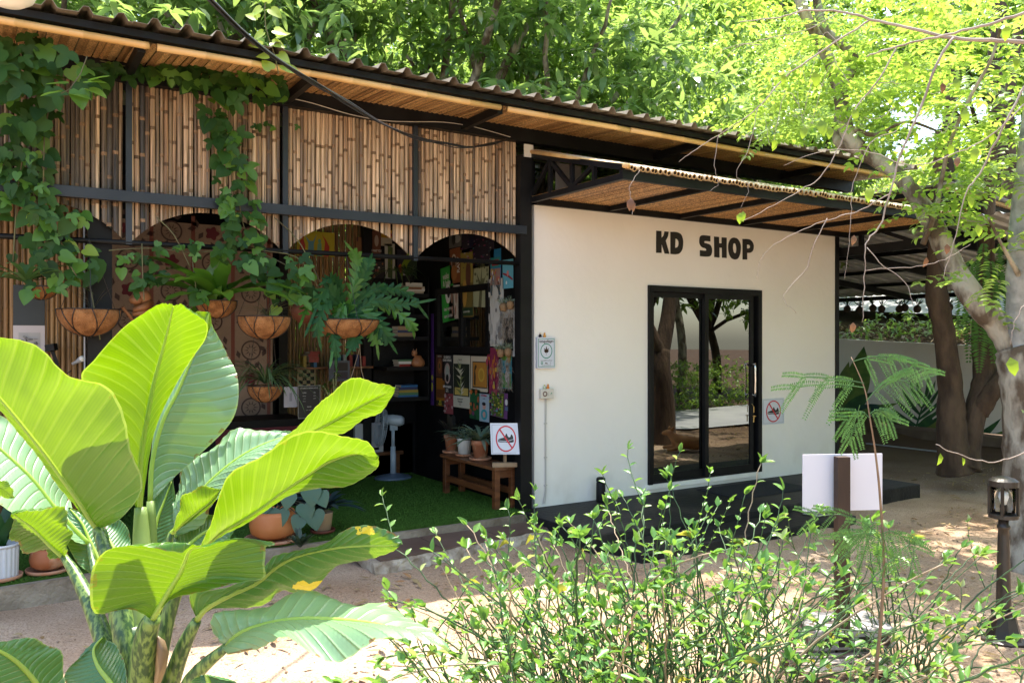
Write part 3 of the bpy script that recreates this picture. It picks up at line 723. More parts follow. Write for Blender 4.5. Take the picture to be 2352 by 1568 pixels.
while x < 9.5:
    w = rnd(.035, .05); zt = 3.40 - .077 * (x - 5)
    MB().box((x, -1.05, zt), (x + w, 2.4, zt + .012)).build('lining_lath', bam_soff, lin); x += w + rnd(.001, .005)
bs2 = MB(); x = 5.05
while x < 9.6:
    zt = 3.545 - .077 * (x - 5); bs2.tube([(x, -1.2, zt), (x, 2.4, zt + .02)], .021, 7); x += .045
bs2.build('roof_poles', mat('weathered roof bamboo', (.45, .27, .12), .7, (.6, .4, .2), 12), cp, kind='stuff')
MB().box((5.0, -1.24, 3.575), (5.3, 2.6, 3.58)).plate([(5.0, -1.26, 3.59), (9.7, -1.26, 3.23), (9.7, 2.6, 3.25), (5.0, 2.6, 3.61)], (0, 0, .006)).build('cover_sheet', mat('old grey sheet', (.30, .31, .30), .5, (.42, .42, .40), 4), cp)
# corrugated metal roof beyond, seen from below
metalr = mat('galvanised corrugated roof', (.38, .37, .35), .45, (.62, .61, .58), 5, metal=.3, bump=.1)
mroof = MB().box((10.4, -3, 2.56), (10.48, 5.2, 2.64)).build('metal_roof', black, cp)
y = -2.6; k = 0
while y < 5.0:
    m_ = MB(); prof = []; yy = y
    while yy < y + .79: prof += [(yy, 0), (yy + .07, 0), (yy + .10, .03), (yy + .14, .03), (yy + .17, 0)]; yy += .2
    prof.append((yy, 0)); n_ = len(prof)
    for X_, Z_ in ((5.2, 3.18), (10.6, 2.66)):
        for a, b in prof: m_.v.append((X_, a, Z_ + b))
    for i in range(n_ - 1): m_.f.append((i, i + 1, n_ + i + 1, n_ + i)); m_.m.append(0)
    o = m_.build('roof_sheet', metalr, mroof); y += .8
pur = MB()
for xx in (6.6, 7.9, 9.2): pur.box((xx, -2.6, 3.18 - .0963 * (xx - 5.2) - .06), (xx + .05, 5.2, 3.18 - .0963 * (xx - 5.2) - .004))
pur.build('purlin', black, mroof)
rf = MB()
for yy in (-1.0, .8, 2.6, 4.4): rf.beam((5.2, yy, 3.08), (10.5, yy, 2.56), .06, .10)
rf.build('roof_beam', black, mroof)
MB().box((10.42, 4.95, 0), (10.50, 5.05, 2.6)).box((10.42, -2.7, 0), (10.5, -2.6, 2.6)).build('post', black, cp)
MB().box((4.68, 3.1, 0), (4.76, 3.2, 3.0)).build('post', black, cp)
# white garden wall with painted leaves -------------------------------------
gw = thing('garden_wall', (10.6, 1, 0), 'low white garden wall with green tropical leaves painted along its foot', 'wall')
m_ = MB(); ysg = [6.4 - i * .5 for i in range(24)]
for i in range(len(ysg) - 1):
    a, b = ysg[i], ysg[i + 1]; za = 1.80 - .045 * (4.3 - a) ; zb = 1.80 - .045 * (4.3 - b)
    m_.add([(10.55, a, -.1), (10.55, b, -.1), (10.55, b, zb), (10.55, a, za), (10.75, a, za), (10.75, b, zb)], [(0, 3, 2, 1), (3, 4, 5, 2)])
gwm = mat('white garden wall paint', (.76, .69, .59), .9, (.80, .74, .65), 1.5, bump=.1); m_.build('wall_body', gwm, gw)
greens = [mat('mural green %d' % i, c, .8, c2, 6) for i, (c, c2) in enumerate((((.015, .06, .02), (.04, .12, .03)), ((.05, .13, .02), (.14, .22, .04)), ((.012, .04, .035), (.02, .08, .05)), ((.16, .19, .04), (.08, .14, .03))))]
def mural(pts, gi, off=.003):
    P_ = [at(u, v, X=10.55) for u, v in sm(pts, 4)]
    cu = [((p.y), (p.z)) for p in P_]
    o = curve_letters('painted_leaf', [[(-a, b) for a, b in cu]], frameM((10.55 - off, 0, 0), (0, -1, 0)), greens[gi], gw, .0015); return o
lay = .003
def blade(b, t, w, gi, bend=0):
    global lay
    bu, bv = b; tu, tv = t; dx, dy = tu - bu, tv - bv; L_ = math.hypot(dx, dy); nx_, ny_ = -dy / L_, dx / L_
    P_ = []
    for s_ in (0.0, .25, .5, .75): P_.append((bu + dx * s_ + nx_ * (w * math.sin(math.pi * (s_ * .85 + .12)) + bend * math.sin(math.pi * s_)), bv + dy * s_ + ny_ * (w * math.sin(math.pi * (s_ * .85 + .12)) + bend * math.sin(math.pi * s_))))
    P_.append((tu, tv, 1))
    for s_ in (.75, .5, .25, 0.0): P_.append((bu + dx * s_ - nx_ * (w * math.sin(math.pi * (s_ * .85 + .12)) - bend * math.sin(math.pi * s_)), bv + dy * s_ - ny_ * (w * math.sin(math.pi * (s_ * .85 + .12)) - bend * math.sin(math.pi * s_))))
    mural(P_, gi, lay); lay += .0004
for b, t, w, gi, be in (((1935, 960), (1985, 795), 30, 1, 8), ((1930, 965), (1950, 830), 18, 3, -6), ((1925, 975), (2005, 900), 16, 0, -6), ((1930, 975), (2030, 930), 14, 2, -8), ((1925, 980), (2065, 925), 10, 1, -6),
                        ((2045, 985), (2000, 930), 22, 2, 4), ((2050, 985), (2040, 935), 14, 0, 0), ((2025, 985), (1995, 960), 10, 1, 0),
                        ((2100, 1000), (2070, 960), 14, 2, 0), ((2105, 1005), (2140, 950), 16, 0, 4), ((2110, 1008), (2160, 960), 12, 3, 0), ((2085, 1000), (2060, 985), 8, 0, 0), ((2120, 1005), (2175, 985), 10, 2, 0),
                        ((2215, 1015), (2300, 960), 8, 0, 8), ((2220, 1018), (2318, 985), 7, 1, 6), ((2250, 1020), (2320, 1000), 14, 2, 0), ((2200, 985), (2195, 900), 10, 0, 5)):
    blade(b, t, w, gi, be)
stem = [(2098, 1000), (2108, 965), (2122, 925)]
blade((2098, 1002), (2124, 918), 2.0, 0)
for k, (s_, l_, r_) in enumerate(((.15, (2042, 962), (2172, 945)), (.3, (2048, 935), (2175, 925)), (.45, (2055, 912), (2172, 905)), (.6, (2072, 890), (2162, 885)), (.78, (2092, 874), (2150, 872)), (.95, (2108, 868), (2132, 862)))):
    c0 = (2098 + 26 * s_, 1002 - 84 * s_); blade(c0, l_, 5, 0, -4); blade(c0, r_, 4, 0, 4)
# planks and pipe on the ground under the carport
pk = MB().beam(at(1990, 1018, Z=.02), at(2230, 1045, Z=.02), .03, .02).build('pipe', mat('grey pipe', (.35, .36, .38), .5), None); props(pk, 'thin grey pipe lying on the brown ground under the carport', 'pipe')
pk = MB().box((9.7, -1.2, .0), (10.3, 3.9, .16)).build('border_kerb', mat('brown kerb', (.12, .08, .055), .9, (.17, .12, .08), 5, bump=.4)); props(pk, 'long low brown kerb at the foot of the painted garden wall', 'kerb')
# hanging coconuts
cocos = mat('dark coconut husk', (.035, .022, .014), .9, (.06, .04, .025), 20, bump=.6)
leafd = leafmat('air plant green', (.02, .05, .02), (.04, .09, .03), (.05, .12, .03), .3)
def coco(p, i, lb):
    t = thing('hanging_coconut', p, lb, 'hanging planter', 'hanging coconut planters under the carport beam')
    MB().lathe([(.001, -.09), (.045, -.075), (.07, -.03), (.066, .02), (.03, .06), (.001, .07)], p, 12).build('husk', cocos, t, smooth=True)
    P_ = np.tile(np.array(p) + [0, 0, .05], (14, 1)); D_ = unit(14); D_[:, 2] = np.abs(D_[:, 2]) + .6
    V, T = leaf_polys(P_, D_, unit(14), RNG.uniform(.1, .22, 14), np.full(14, .018)); fast_mesh('tuft', V, T, leafd, parent=t)
    MB().tube([Vector(p) + Vector((0, 0, .06)), (p[0], p[1], 2.6)], .003, 5).build('string', black, t)
ords = ('first', 'second', 'third', 'fourth', 'fifth', 'sixth', 'seventh', 'eighth')
for i, (u, v) in enumerate(((1946, 708), (1974, 710), (2005, 706), (2025, 708), (2066, 708), (2078, 705), (2107, 708), (2180, 704))):
    p = at(u, v, X=10.3); coco(tuple(p), i, 'dark coconut planter hanging by a string under the carport roof, %s from the white shop' % ords[i])
# ================================================================== BIG-LEAVED PLANT IN THE FOREGROUND
def bigleaf_mat(name, top, under, trans, tw, rough=.32, spec=.5, blotch=9.0):
    m = bpy.data.materials.new(name); m.use_nodes = True; nt = m.node_tree; b = nt.nodes['Principled BSDF']; L = nt.links.new; out = nt.nodes['Material Output']
    uv = nt.nodes.new('ShaderNodeUVMap'); sp = nt.nodes.new('ShaderNodeSeparateXYZ'); L(uv.outputs[0], sp.inputs[0])
    def M_(op, a, b2=None, c=None):
        n_ = nt.nodes.new('ShaderNodeMath'); n_.operation = op
        for i, q_ in enumerate((a, b2, c)):
            if q_ is None: continue
            if isinstance(q_, (int, float)): n_.inputs[i].default_value = q_
            else: L(q_, n_.inputs[i])
        return n_.outputs[0]
    u = sp.outputs['X']; v = sp.outputs['Y']          # u along the midrib 0..1, v across -1..1
    av = M_('ABSOLUTE', v)
    ph = M_('SUBTRACT', M_('MULTIPLY', u, 19.0), M_('MULTIPLY', M_('POWER', av, .8), 3.2))
    vein = M_('POWER', M_('ABSOLUTE', M_('COSINE', M_('MULTIPLY', ph, math.pi))), 26)
    fine = M_('POWER', M_('ABSOLUTE', M_('COSINE', M_('MULTIPLY', ph, math.pi * 5))), 4)
    midl = M_('LESS_THAN', av, .030)
    ve = M_('MAXIMUM', M_('MULTIPLY', vein, .30), midl)
    ve = M_('MAXIMUM', ve, M_('MULTIPLY', M_('GREATER_THAN', av, .972), .8))
    geo = nt.nodes.new('ShaderNodeNewGeometry'); oi = nt.nodes.new('ShaderNodeObjectInfo')
    nz = nt.nodes.new('ShaderNodeTexNoise'); nz.inputs['Scale'].default_value = 7; nz.inputs['Detail'].default_value = 5
    tc = nt.nodes.new('ShaderNodeTexCoord'); L(tc.outputs['Object'], nz.inputs[0])
    def mix(f, a, b2):
        n_ = nt.nodes.new('ShaderNodeMix'); n_.data_type = 'RGBA'
        for k, q_ in (('Factor', f), ('A', a), ('B', b2)):
            if isinstance(q_, tuple): n_.inputs[k].default_value = (*q_, 1)
            elif isinstance(q_, float): n_.inputs[k].default_value = q_
            else: L(q_, n_.inputs[k])
        return n_.outputs['Result']
    base = mix(nz.outputs[0], top, tuple(x * 1.7 for x in top))
    col = mix(M_('MULTIPLY', ve, .6), base, (.30, .42, .18))
    # a few yellow blotches along the margins
    nb = nt.nodes.new('ShaderNodeTexNoise'); nb.inputs['Scale'].default_value = 9; nb.inputs['Detail'].default_value = 6; L(tc.outputs['Object'], nb.inputs[0])
    bl = M_('MULTIPLY', M_('GREATER_THAN', nb.outputs[0], blotch), M_('GREATER_THAN', av, .35))
    col = mix(bl, col, (.62, .48, .03))
    nd = nt.nodes.new('ShaderNodeTexNoise'); nd.inputs['Scale'].default_value = 30; L(tc.outputs['Object'], nd.inputs[0])
    br = M_('MULTIPLY', M_('GREATER_THAN', nd.outputs[0], .60), M_('GREATER_THAN', av, .93))
    col = mix(br, col, (.16, .08, .03))
    L(col, b.inputs['Base Color']); b.inputs['Roughness'].default_value = rough; b.inputs['Specular IOR Level'].default_value = spec
    tr = nt.nodes.new('ShaderNodeBsdfTranslucent')
    tb = mix(M_('ADD', M_('MULTIPLY', fine, .22), M_('POWER', nz.outputs[0], 2.0)), trans, tuple(x * .42 for x in trans)); tb = mix(M_('MULTIPLY', ve, .5), tb, (.48, .62, .05)); tb = mix(bl, tb, (.9, .75, .08))
    L(tb, tr.inputs[0])
    bp = nt.nodes.new('ShaderNodeBump'); bp.inputs['Strength'].default_value = .5; bp.inputs['Distance'].default_value = .004
    L(M_('ADD', M_('MULTIPLY', vein, -1.0), M_('MULTIPLY', nz.outputs[0], .8)), bp.inputs['Height']); L(bp.outputs[0], b.inputs['Normal'])
    ms = nt.nodes.new('ShaderNodeMixShader'); ms.inputs[0].default_value = tw; L(b.outputs[0], ms.inputs[1]); L(tr.outputs[0], ms.inputs[2]); L(ms.outputs[0], out.inputs[0])
    return m
big = bigleaf_mat('large leaf', (.04, .13, .012), (.1, .2, .05), (.19, .335, .003), .46, .33, .6)
bigt = bigleaf_mat('blotched leaf', (.03, .12, .03), (.1, .2, .05), (.20, .34, .01), .36, .4, .6, .645)
big_glare = bigleaf_mat('large sun-glare leaf', (.13, .25, .13), (.1, .2, .05), (.22, .38, .05), .28, .34, .9)  # paler green puts the whitish sun glare into the leaf colour
bigd = bigleaf_mat('large darker leaf', (.03, .12, .04), (.1, .2, .05), (.14, .28, .015), .26, .38, .8)
ribm = leafmat('leaf midrib', (.42, .58, .14), (.46, .60, .16), (.60, .80, .10), .5, .4)  # colour lightened in place of the backlight that the tube blocks
dief = thing('big_leaved_plant', tuple(at(320, 2100, D=2.2)), 'large foreground plant with broad glowing yellow-green leaves on mottled stalks', 'plant')
def cr_(P, t):
    i = min(int(t), len(P) - 2); f = t - i
    p0 = P[max(i - 1, 0)]; p1 = P[i]; p2 = P[i + 1]; p3 = P[min(i + 2, len(P) - 1)]
    return .5 * (2 * p1 + (p2 - p0) * f + (2 * p0 - 5 * p1 + 4 * p2 - p3) * f * f + (3 * p1 - p0 - 3 * p2 + p3) * f ** 3)
NL = [0]
def bigleaf(st, d0, d1, dU=0, dL=0, m=big, wave=1.0, label=None, cup=.012):
    """st: stations (mid, upper edge, lower edge) in picture pixels; d0..d1 distance of the midrib from base to tip; dU, dL extra distance of the two edges"""
    n_ = len(st); NL[0] += 1; sd = NL[0] * 1.7
    Mi, Up, Lo = [], [], []
    for i, (a, b, c) in enumerate(st):
        t = i / (n_ - 1); d = d0 + (d1 - d0) * t; e = math.sin(math.pi * min(1, t * 1.0)) ** .6 if 0 < t < 1 else 0
        Mi.append(at(*a, D=d)); Up.append(at(*b, D=d + dU * e)); Lo.append(at(*c, D=d + dL * e))
    NU, NV = 72, 12
    Vv = []; uvs = []
    for i in range(NU + 1):
        t = i / NU; tt = t * (n_ - 1)
        m_ = cr_(Mi, tt); u_ = cr_(Up, tt); l_ = cr_(Lo, tt)
        tan = (cr_(Mi, min(tt + .05, n_ - 1)) - cr_(Mi, max(tt - .05, 0)))
        nrm = tan.cross(u_ - l_); nrm = nrm.normalized() if nrm.length > 1e-9 else Vector((0, 0, 1))
        for j in range(-NV, NV + 1):
            s_ = j / NV; e = u_ if s_ > 0 else l_; a = abs(s_); p = m_.lerp(e, a)
            wid = (e - m_).length
            p = p + nrm * (cup * math.sin(math.pi * a) * min(1, wid / .08))
            rp = math.cos(2 * math.pi * (t * 19 - a ** .8 * 3.2)) * .0016 * wave * min(1, a * 4) * (1 - a * .4)
            rp += .006 * wave * math.sin(t * 21 + sd + s_ * 2) * a ** 2 * min(1, wid / .1)
            rp += .003 * wave * math.sin(t * 11 + sd * 3 + s_ * 7)*a
            p = p + nrm * rp
            Vv.append(p); uvs.append((t, s_))
    W = 2 * NV + 1; Tt = [(i * W + j, i * W + j + 1, (i + 1) * W + j + 1, (i + 1) * W + j) for i in range(NU) for j in range(W - 1)]
    o = fast_mesh('leaf', [tuple(p) for p in Vv], Tt, m, parent=dief, smooth=True)
    me = o.data; ul = me.uv_layers.new(name='UVMap'); idx = np.empty(len(me.loops), dtype=np.int32); me.loops.foreach_get('vertex_index', idx)
    ul.data.foreach_set('uv', np.array(uvs, dtype=np.float32)[idx].ravel())
    mr_ = MB(); pts = [cr_(Mi, i / 24 * (n_ - 1)) for i in range(24)]
    mr_.tube(pts, [.0068 * (1 - i / 26) + .001 for i in range(24)], 8).build('midrib', ribm, o, smooth=True)
    if label: o['label'] = label
    return o
c3 = lambda L_: L_
bigleaf([((322, 1180), (324, 1180), (320, 1180)), ((323, 1060), (345, 1040), (285, 1110)), ((337, 965), (364, 965), (222, 965)), ((352, 885), (407, 878), (185, 872)), ((368, 825), (447, 814), (222, 818)),
         ((384, 765), (474, 772), (283, 754)), ((394, 722), (466, 735), (342, 711)), ((399, 702), (425, 702), (380, 698))], 2.42, 2.02, .06, .05, label='tall upright leaf glowing yellow green')
bigleaf([((345, 1150), (350, 1150), (342, 1146)), ((350, 1060), (404, 1092), (346, 1050)), ((374, 967), (455, 1047), (358, 970)), ((408, 898), (537, 958), (385, 888)), ((438, 830), (546, 868), (420, 806)),
         ((470, 762), (518, 806), (455, 745)), ((481, 735), (486, 742), (476, 733))], 2.46, 2.66, .08, .05, m=big_glare, label='broad leaf showing its upper face paled by painted-in sun glare')
bigleaf([((470, 775), (474, 778), (466, 772)), ((474, 750), (484, 748), (448, 722)), ((478, 728), (484, 724), (462, 715)), ((481, 718), (482, 719), (480, 717))], 2.62, 2.6, 0, 0)
bigleaf([((224, 1216), (226, 1216), (222, 1216)), ((205, 1190), (285, 1183), (197, 1197)), ((180, 1150), (325, 1122), (168, 1155)), ((143, 1100), (304, 1040), (129, 1104)), ((105, 1047), (290, 968), (90, 1053)), ((60, 990), (242, 894), (45, 998)),
         ((10, 928), (165, 862), (-5, 940)), ((-50, 860), (95, 798), (-70, 885)), ((-110, 800), (0, 776), (-130, 830)), ((-160, 755), (-158, 755), (-162, 756))], 2.30, 2.12, -.24, .02, label='huge left leaf lit from behind')
bigleaf([((205, 1250), (208, 1250), (202, 1250)), ((130, 1170), (165, 1150), (150, 1232)), ((70, 1095), (135, 1075), (70, 1212)), ((0, 1030), (80, 1010), (-10, 1150)), ((-60, 975), (0, 950), (-60, 1060)), ((-120, 930), (-118, 930), (-122, 930))], 2.55, 2.45, .15, -.16, m=big_glare, label='pale blue green leaf behind the huge left leaf')
bigleaf([((146, 1278), (148, 1278), (144, 1278)), ((125, 1261), (152, 1262), (108, 1276)), ((100, 1237), (164, 1226), (70, 1266)), ((75, 1212), (157, 1190), (36, 1247)), ((50, 1194), (108, 1166), (24, 1215)), ((27, 1177), (28, 1177), (26, 1178))], 2.36, 2.28, -.06, .10, wave=2.0, label='small curled leaf at the far left')
bigleaf([((-50, 1080), (-50, 1078), (-50, 1082)), ((-20, 1105), (0, 1100), (-20, 1125)), ((10, 1120), (28, 1120), (8, 1142)), ((32, 1142), (33, 1142), (31, 1143))], 2.3, 2.3, -.03, .03)
bigleaf([((592, 1080), (594, 1080), (590, 1082)), ((640, 1028), (652, 1010), (648, 1033)), ((690, 1002), (688, 970), (702, 1006)), ((728, 985), (732, 930), (748, 996)), ((770, 962), (757, 903), (795, 990)), ((815, 938), (792, 880), (838, 961)), ((855, 917), (838, 872), (876, 946)),
         ((887, 902), (878, 877), (899, 914)), ((909, 890), (910, 890), (908, 891))], 2.30, 2.10, -.14, .03, label='upper right leaf with a sharp tip')
bigleaf([((457, 1263), (458, 1262), (456, 1264)), ((500, 1225), (481, 1207), (507, 1230)), ((551, 1195), (500, 1152), (557, 1209)), ((598, 1166), (532, 1088), (610, 1171)), ((650, 1127), (598, 1040), (665, 1137)), ((700, 1094), (668, 1003), (735, 1119)), ((750, 1063), (738, 992), (800, 1110)),
         ((800, 1045), (800, 1002), (845, 1095)), ((840, 1040), (845, 1022), (868, 1072)), ((869, 1048), (870, 1048), (868, 1049))], 2.12, 1.96, -.18, .03, label='long right leaf lit from behind with a rounded tip')
bigleaf([((350, 1422), (352, 1421), (348, 1423)), ((372, 1385), (402, 1372), (298, 1398)), ((395, 1345), (505, 1345), (221, 1413)), ((412, 1318), (602, 1330), (210, 1350)), ((425, 1290), (608, 1290), (212, 1305)), ((434, 1268), (610, 1258), (252, 1258)),
         ((446, 1258), (632, 1240), (330, 1260)), ((470, 1256), (600, 1252), (420, 1262))], 1.95, 1.82, -.06, -.06, label='wide low leaf in the centre of the plant')
bigleaf([((452, 1424), (454, 1424), (450, 1424)), ((475, 1395), (437, 1362), (492, 1392)), ((530, 1365), (505, 1350), (552, 1388)), ((590, 1338), (590, 1318), (614, 1386)), ((632, 1303), (627, 1284), (650, 1356)), ((680, 1277), (672, 1268), (712, 1357)), ((735, 1263), (742, 1246), (768, 1310)),
         ((790, 1255), (795, 1214), (817, 1286)), ((850, 1252), (852, 1206), (864, 1273)), ((892, 1252), (893, 1218), (903, 1265)), ((922, 1248), (923, 1248), (921, 1249))], 2.02, 1.90, -.02, .06, m=bigt, wave=1.6, label='twisted right leaf with yellow blotches')
bigleaf([((522, 1484), (524, 1484), (520, 1484)), ((535, 1468), (492, 1462), (524, 1502)), ((560, 1450), (495, 1428), (578, 1490)), ((600, 1436), (520, 1406), (616, 1472)), ((650, 1425), (600, 1393), (662, 1474)), ((700, 1420), (670, 1362), (712, 1501)), ((760, 1421), (732, 1361), (767, 1508)),
         ((815, 1425), (795, 1380), (825, 1492)), ((870, 1433), (872, 1386), (882, 1470)), ((930, 1449), (926, 1430), (942, 1460)), ((985, 1469), (985, 1454), (992, 1482)), ((1035, 1493), (1036, 1492), (1034, 1494))], 1.92, 1.62, .16, -.12, m=big_glare, wave=1.6, label='lowest right leaf, pale green with a drooping tip')
bigleaf([((400, 1235), (402, 1235), (398, 1236)), ((425, 1188), (401, 1160), (452, 1204)), ((460, 1130), (415, 1088), (502, 1152)), ((510, 1080), (455, 1045), (560, 1102)), ((565, 1040), (520, 997), (620, 1062)), ((622, 1013), (590, 986), (668, 1030)), ((682, 996), (683, 996), (681, 997))], 2.48, 2.62, .1, -.06, m=big_glare, wave=2.2, label='crinkled pale leaf behind the long right leaf')
bigleaf([((394, 1224), (395, 1224), (393, 1224)), ((415, 1204), (410, 1180), (424, 1207)), ((450, 1176), (418, 1140), (466, 1174)), ((485, 1148), (460, 1120), (495, 1150)), ((508, 1121), (509, 1121), (507, 1122))], 2.3, 2.25, -.08, 0)
bigleaf([((345, 1310), (347, 1310), (343, 1310)), ((352, 1240), (385, 1245), (327, 1232)), ((362, 1190), (402, 1200), (336, 1168)), ((378, 1148), (404, 1150), (352, 1120)), ((396, 1100), (397, 1100), (395, 1100))], 2.5, 2.6, 0, 0, m=bigd)
bigleaf([((400, 1290), (402, 1290), (398, 1290)), ((440, 1245), (452, 1270), (418, 1215)), ((490, 1212), (507, 1255), (470, 1178)), ((548, 1205), (549, 1206), (547, 1204))], 2.42, 2.5, -.05, .08, m=bigd)
bigleaf([((250, 1350), (252, 1350), (248, 1350)), ((228, 1290), (255, 1280), (188, 1300)), ((206, 1240), (248, 1225), (160, 1262)), ((188, 1200), (222, 1190), (148, 1215)), ((158, 1165), (159, 1165), (157, 1165))], 2.52, 2.6, .04, -.04, m=bigd)
bigleaf([((285, 1300), (286, 1300), (284, 1300)), ((262, 1260), (300, 1240), (240, 1280)), ((240, 1220), (278, 1195), (215, 1240)), ((222, 1185), (224, 1185), (220, 1186))], 2.56, 2.66, .04, -.04, m=bigd)
bigleaf([((130, 1660), (135, 1660), (125, 1660)), ((90, 1580), (150, 1560), (30, 1640)), ((50, 1530), (138, 1495), (-30, 1610)), ((10, 1500), (98, 1475), (-70, 1560)), ((-40, 1480), (20, 1468), (-90, 1520)), ((-90, 1478), (-89, 1478), (-91, 1478))], 1.9, 1.75, .12, -.12, m=bigd, label='dark green leaf in the bottom left corner')
bigleaf([((300, 1640), (303, 1640), (297, 1640)), ((255, 1570), (288, 1540), (170, 1610)), ((225, 1530), (275, 1490), (150, 1570)), ((215, 1490), (245, 1468), (160, 1530)), ((238, 1460), (239, 1460), (237, 1461))], 2.0, 2.1, .08, -.05, m=bigd)
bigleaf([((470, 1640), (472, 1640), (468, 1640)), ((480, 1580), (530, 1590), (440, 1570)), ((475, 1555), (540, 1568), (455, 1553)), ((470, 1548), (471, 1548), (469, 1548))], 1.7, 1.7, 0, 0, m=bigd)
# stalks
def stalk_mat():
    m = bpy.data.materials.new('mottled stalk'); m.use_nodes = True; nt = m.node_tree; b = nt.nodes['Principled BSDF']; L = nt.links.new
    tc = nt.nodes.new('ShaderNodeTexCoord'); mp = nt.nodes.new('ShaderNodeMapping'); mp.inputs['Scale'].default_value = (1, 1, .28); L(tc.outputs['Object'], mp.inputs[0])
    nz = nt.nodes.new('ShaderNodeTexNoise'); nz.inputs['Scale'].default_value = 110; nz.inputs['Detail'].default_value = 4; L(mp.outputs[0], nz.inputs[0])
    cr = nt.nodes.new('ShaderNodeValToRGB'); e = cr.color_ramp.elements; e[0].position = .44; e[0].color = (.028, .075, .022, 1); e[1].position = .60; e[1].color = (.16, .25, .06, 1)
    L(nz.outputs[0], cr.inputs[0]); L(cr.outputs[0], b.inputs['Base Color']); b.inputs['Roughness'].default_value = .4; return m
stm = stalk_mat(); stl = leafmat('pale stalk', (.22, .33, .10), (.26, .36, .12), (.4, .55, .1), .35, .4)
def stalk(pts, m=stm, wing=True):
    P_ = [at(u, v, D=d) for u, v, d, w in pts]; n_ = len(P_)
    Q = [cr_(P_, i / 4) for i in range((n_ - 1) * 4)] + [P_[-1]]; ws = [w / 2 / FPX * d for u, v, d, w in pts]
    W_ = [ws[min(int(i / 4), n_ - 2)] * (1 - (i / 4 - min(int(i / 4), n_ - 2))) + ws[min(int(i / 4), n_ - 2) + 1] * (i / 4 - min(int(i / 4), n_ - 2)) for i in range(len(Q))]
    MB().tube(Q, W_, 12).build('stalk', m, dief, smooth=True)
stalk([(320, 2000, 2.2, 90), (318, 1700, 2.2, 86), (312, 1560, 2.2, 80), (300, 1440, 2.22, 60)])
stalk([(325, 1560, 2.24, 60), (328, 1420, 2.3, 52), (326, 1280, 2.38, 44), (323, 1165, 2.42, 26)], stl)
stalk([(352, 1500, 2.3, 40), (350, 1330, 2.42, 30), (346, 1150, 2.46, 18)], stl)
stalk([(300, 1600, 2.18, 60), (285, 1450, 2.2, 52), (252, 1300, 2.26, 34), (224, 1214, 2.3, 24)])
stalk([(290, 1640, 2.16, 50), (225, 1430, 2.25, 40), (180, 1330, 2.32, 28), (146, 1277, 2.36, 16)])
stalk([(330, 1640, 2.05, 70), (328, 1520, 2.0, 60), (338, 1450, 1.97, 50), (352, 1418, 1.95, 36)], stm)
stalk([(350, 1600, 2.12, 44), (385, 1420, 2.12, 34), (430, 1300, 2.12, 26), (458, 1262, 2.12, 18)])
stalk([(370, 1640, 2.08, 46), (415, 1500, 2.04, 36), (452, 1424, 2.02, 22)])
stalk([(390, 1680, 2.0, 46), (440, 1560, 1.96, 36), (522, 1483, 1.92, 20)])
stalk([(345, 1500, 2.3, 30), (372, 1320, 2.3, 24), (394, 1223, 2.3, 14)])
stalk([(360, 1500, 2.35, 30), (385, 1340, 2.44, 22), (400, 1234, 2.48, 14)])
stalk([(270, 1540, 2.2, 26), (262, 1440, 2.4, 20), (250, 1349, 2.52, 12)])
stalk([(340, 2000, 2.15, 60), (300, 1760, 2.05, 50), (130, 1655, 1.9, 22)])
stalk([(240, 1400, 2.35, 20), (215, 1300, 2.5, 16), (204, 1249, 2.55, 12)])
# dry brown leaf sheath
dry = leafmat('dry sheath', (.16, .10, .06), (.26, .18, .10), (.3, .2, .1), .2)
sh = MB(); cent = [(345, 1450, 2.0), (365, 1470, 1.98), (372, 1500, 1.98), (368, 1540, 1.98), (355, 1590, 2.0)]
for i, (u, v, d) in enumerate(cent):
    w = (6, 14, 16, 12, 6)[i]; sh.v += [tuple(at(u - w, v, D=d + .02)), tuple(at(u, v - 4, D=d - .015)), tuple(at(u + w, v, D=d + .01))]
for i in range(4): a = i * 3; sh.f += [(a, a + 1, a + 4, a + 3), (a + 1, a + 2, a + 5, a + 4)]; sh.m += [0, 0]
sh.build('dry_sheath', dry, dief, smooth=True)
# ================================================================== TREES, SHRUBS AND CLIMBERS
bark = mat('mottled pale bark', (.10, .07, .045), .9, (.38, .34, .27), 7.5, bump=.9, bscale=26, stretch=(1, 1, .5), thr=(.42, .6))
bark_d = mat('brown bark', (.035, .02, .012), .95, (.095, .06, .038), 7, bump=1, bscale=30, stretch=(1, 1, .35))
mango = leafmat('mango leaf', (.045, .12, .035), (.17, .28, .12), (.36, .54, .12), .46, .26, .9)
light = leafmat('light green leaf', (.09, .20, .05), (.22, .36, .10), (.46, .66, .12), .45, .3, .7)
pinn = leafmat('feathery yellow-green leaf', (.10, .22, .05), (.24, .38, .10), (.50, .70, .10), .5, .35, .6)
hillleaf = leafmat('hillside leaf', (.06, .14, .03), (.20, .34, .08), (.42, .62, .08), .45, .35, .6)
def rosettes(cent, k, L, W, droop=.6, out=None, drop_d=None):
    """clusters of k leaves round every centre"""
    n_ = len(cent); P_ = np.repeat(cent, k, 0); D_ = unit(n_ * k); D_[:, 2] = D_[:, 2] * .6 - droop * RNG.random(n_ * k)
    U_ = unit(n_ * k) * .4 + [0, 0, 1]
    Ls = RNG.uniform(.6, 1.15, n_ * k) * L
    return leaf6(P_ + unit(n_ * k) * .03, D_, U_, Ls, Ls / L * W, .12)
def blob_pts(blobs, dens):
    out = []
    for (cx, cy, cz, r, rz) in blobs:
        n_ = int(dens * r * r); d = unit(n_); rad = RNG.random(n_) ** .33 * .55 + .45
        q_ = d * rad[:, None] * [r, r, rz]; q_ += RNG.normal(size=(n_, 3)) * .12
        out.append(q_ + [cx, cy, cz])
    return np.concatenate(out)
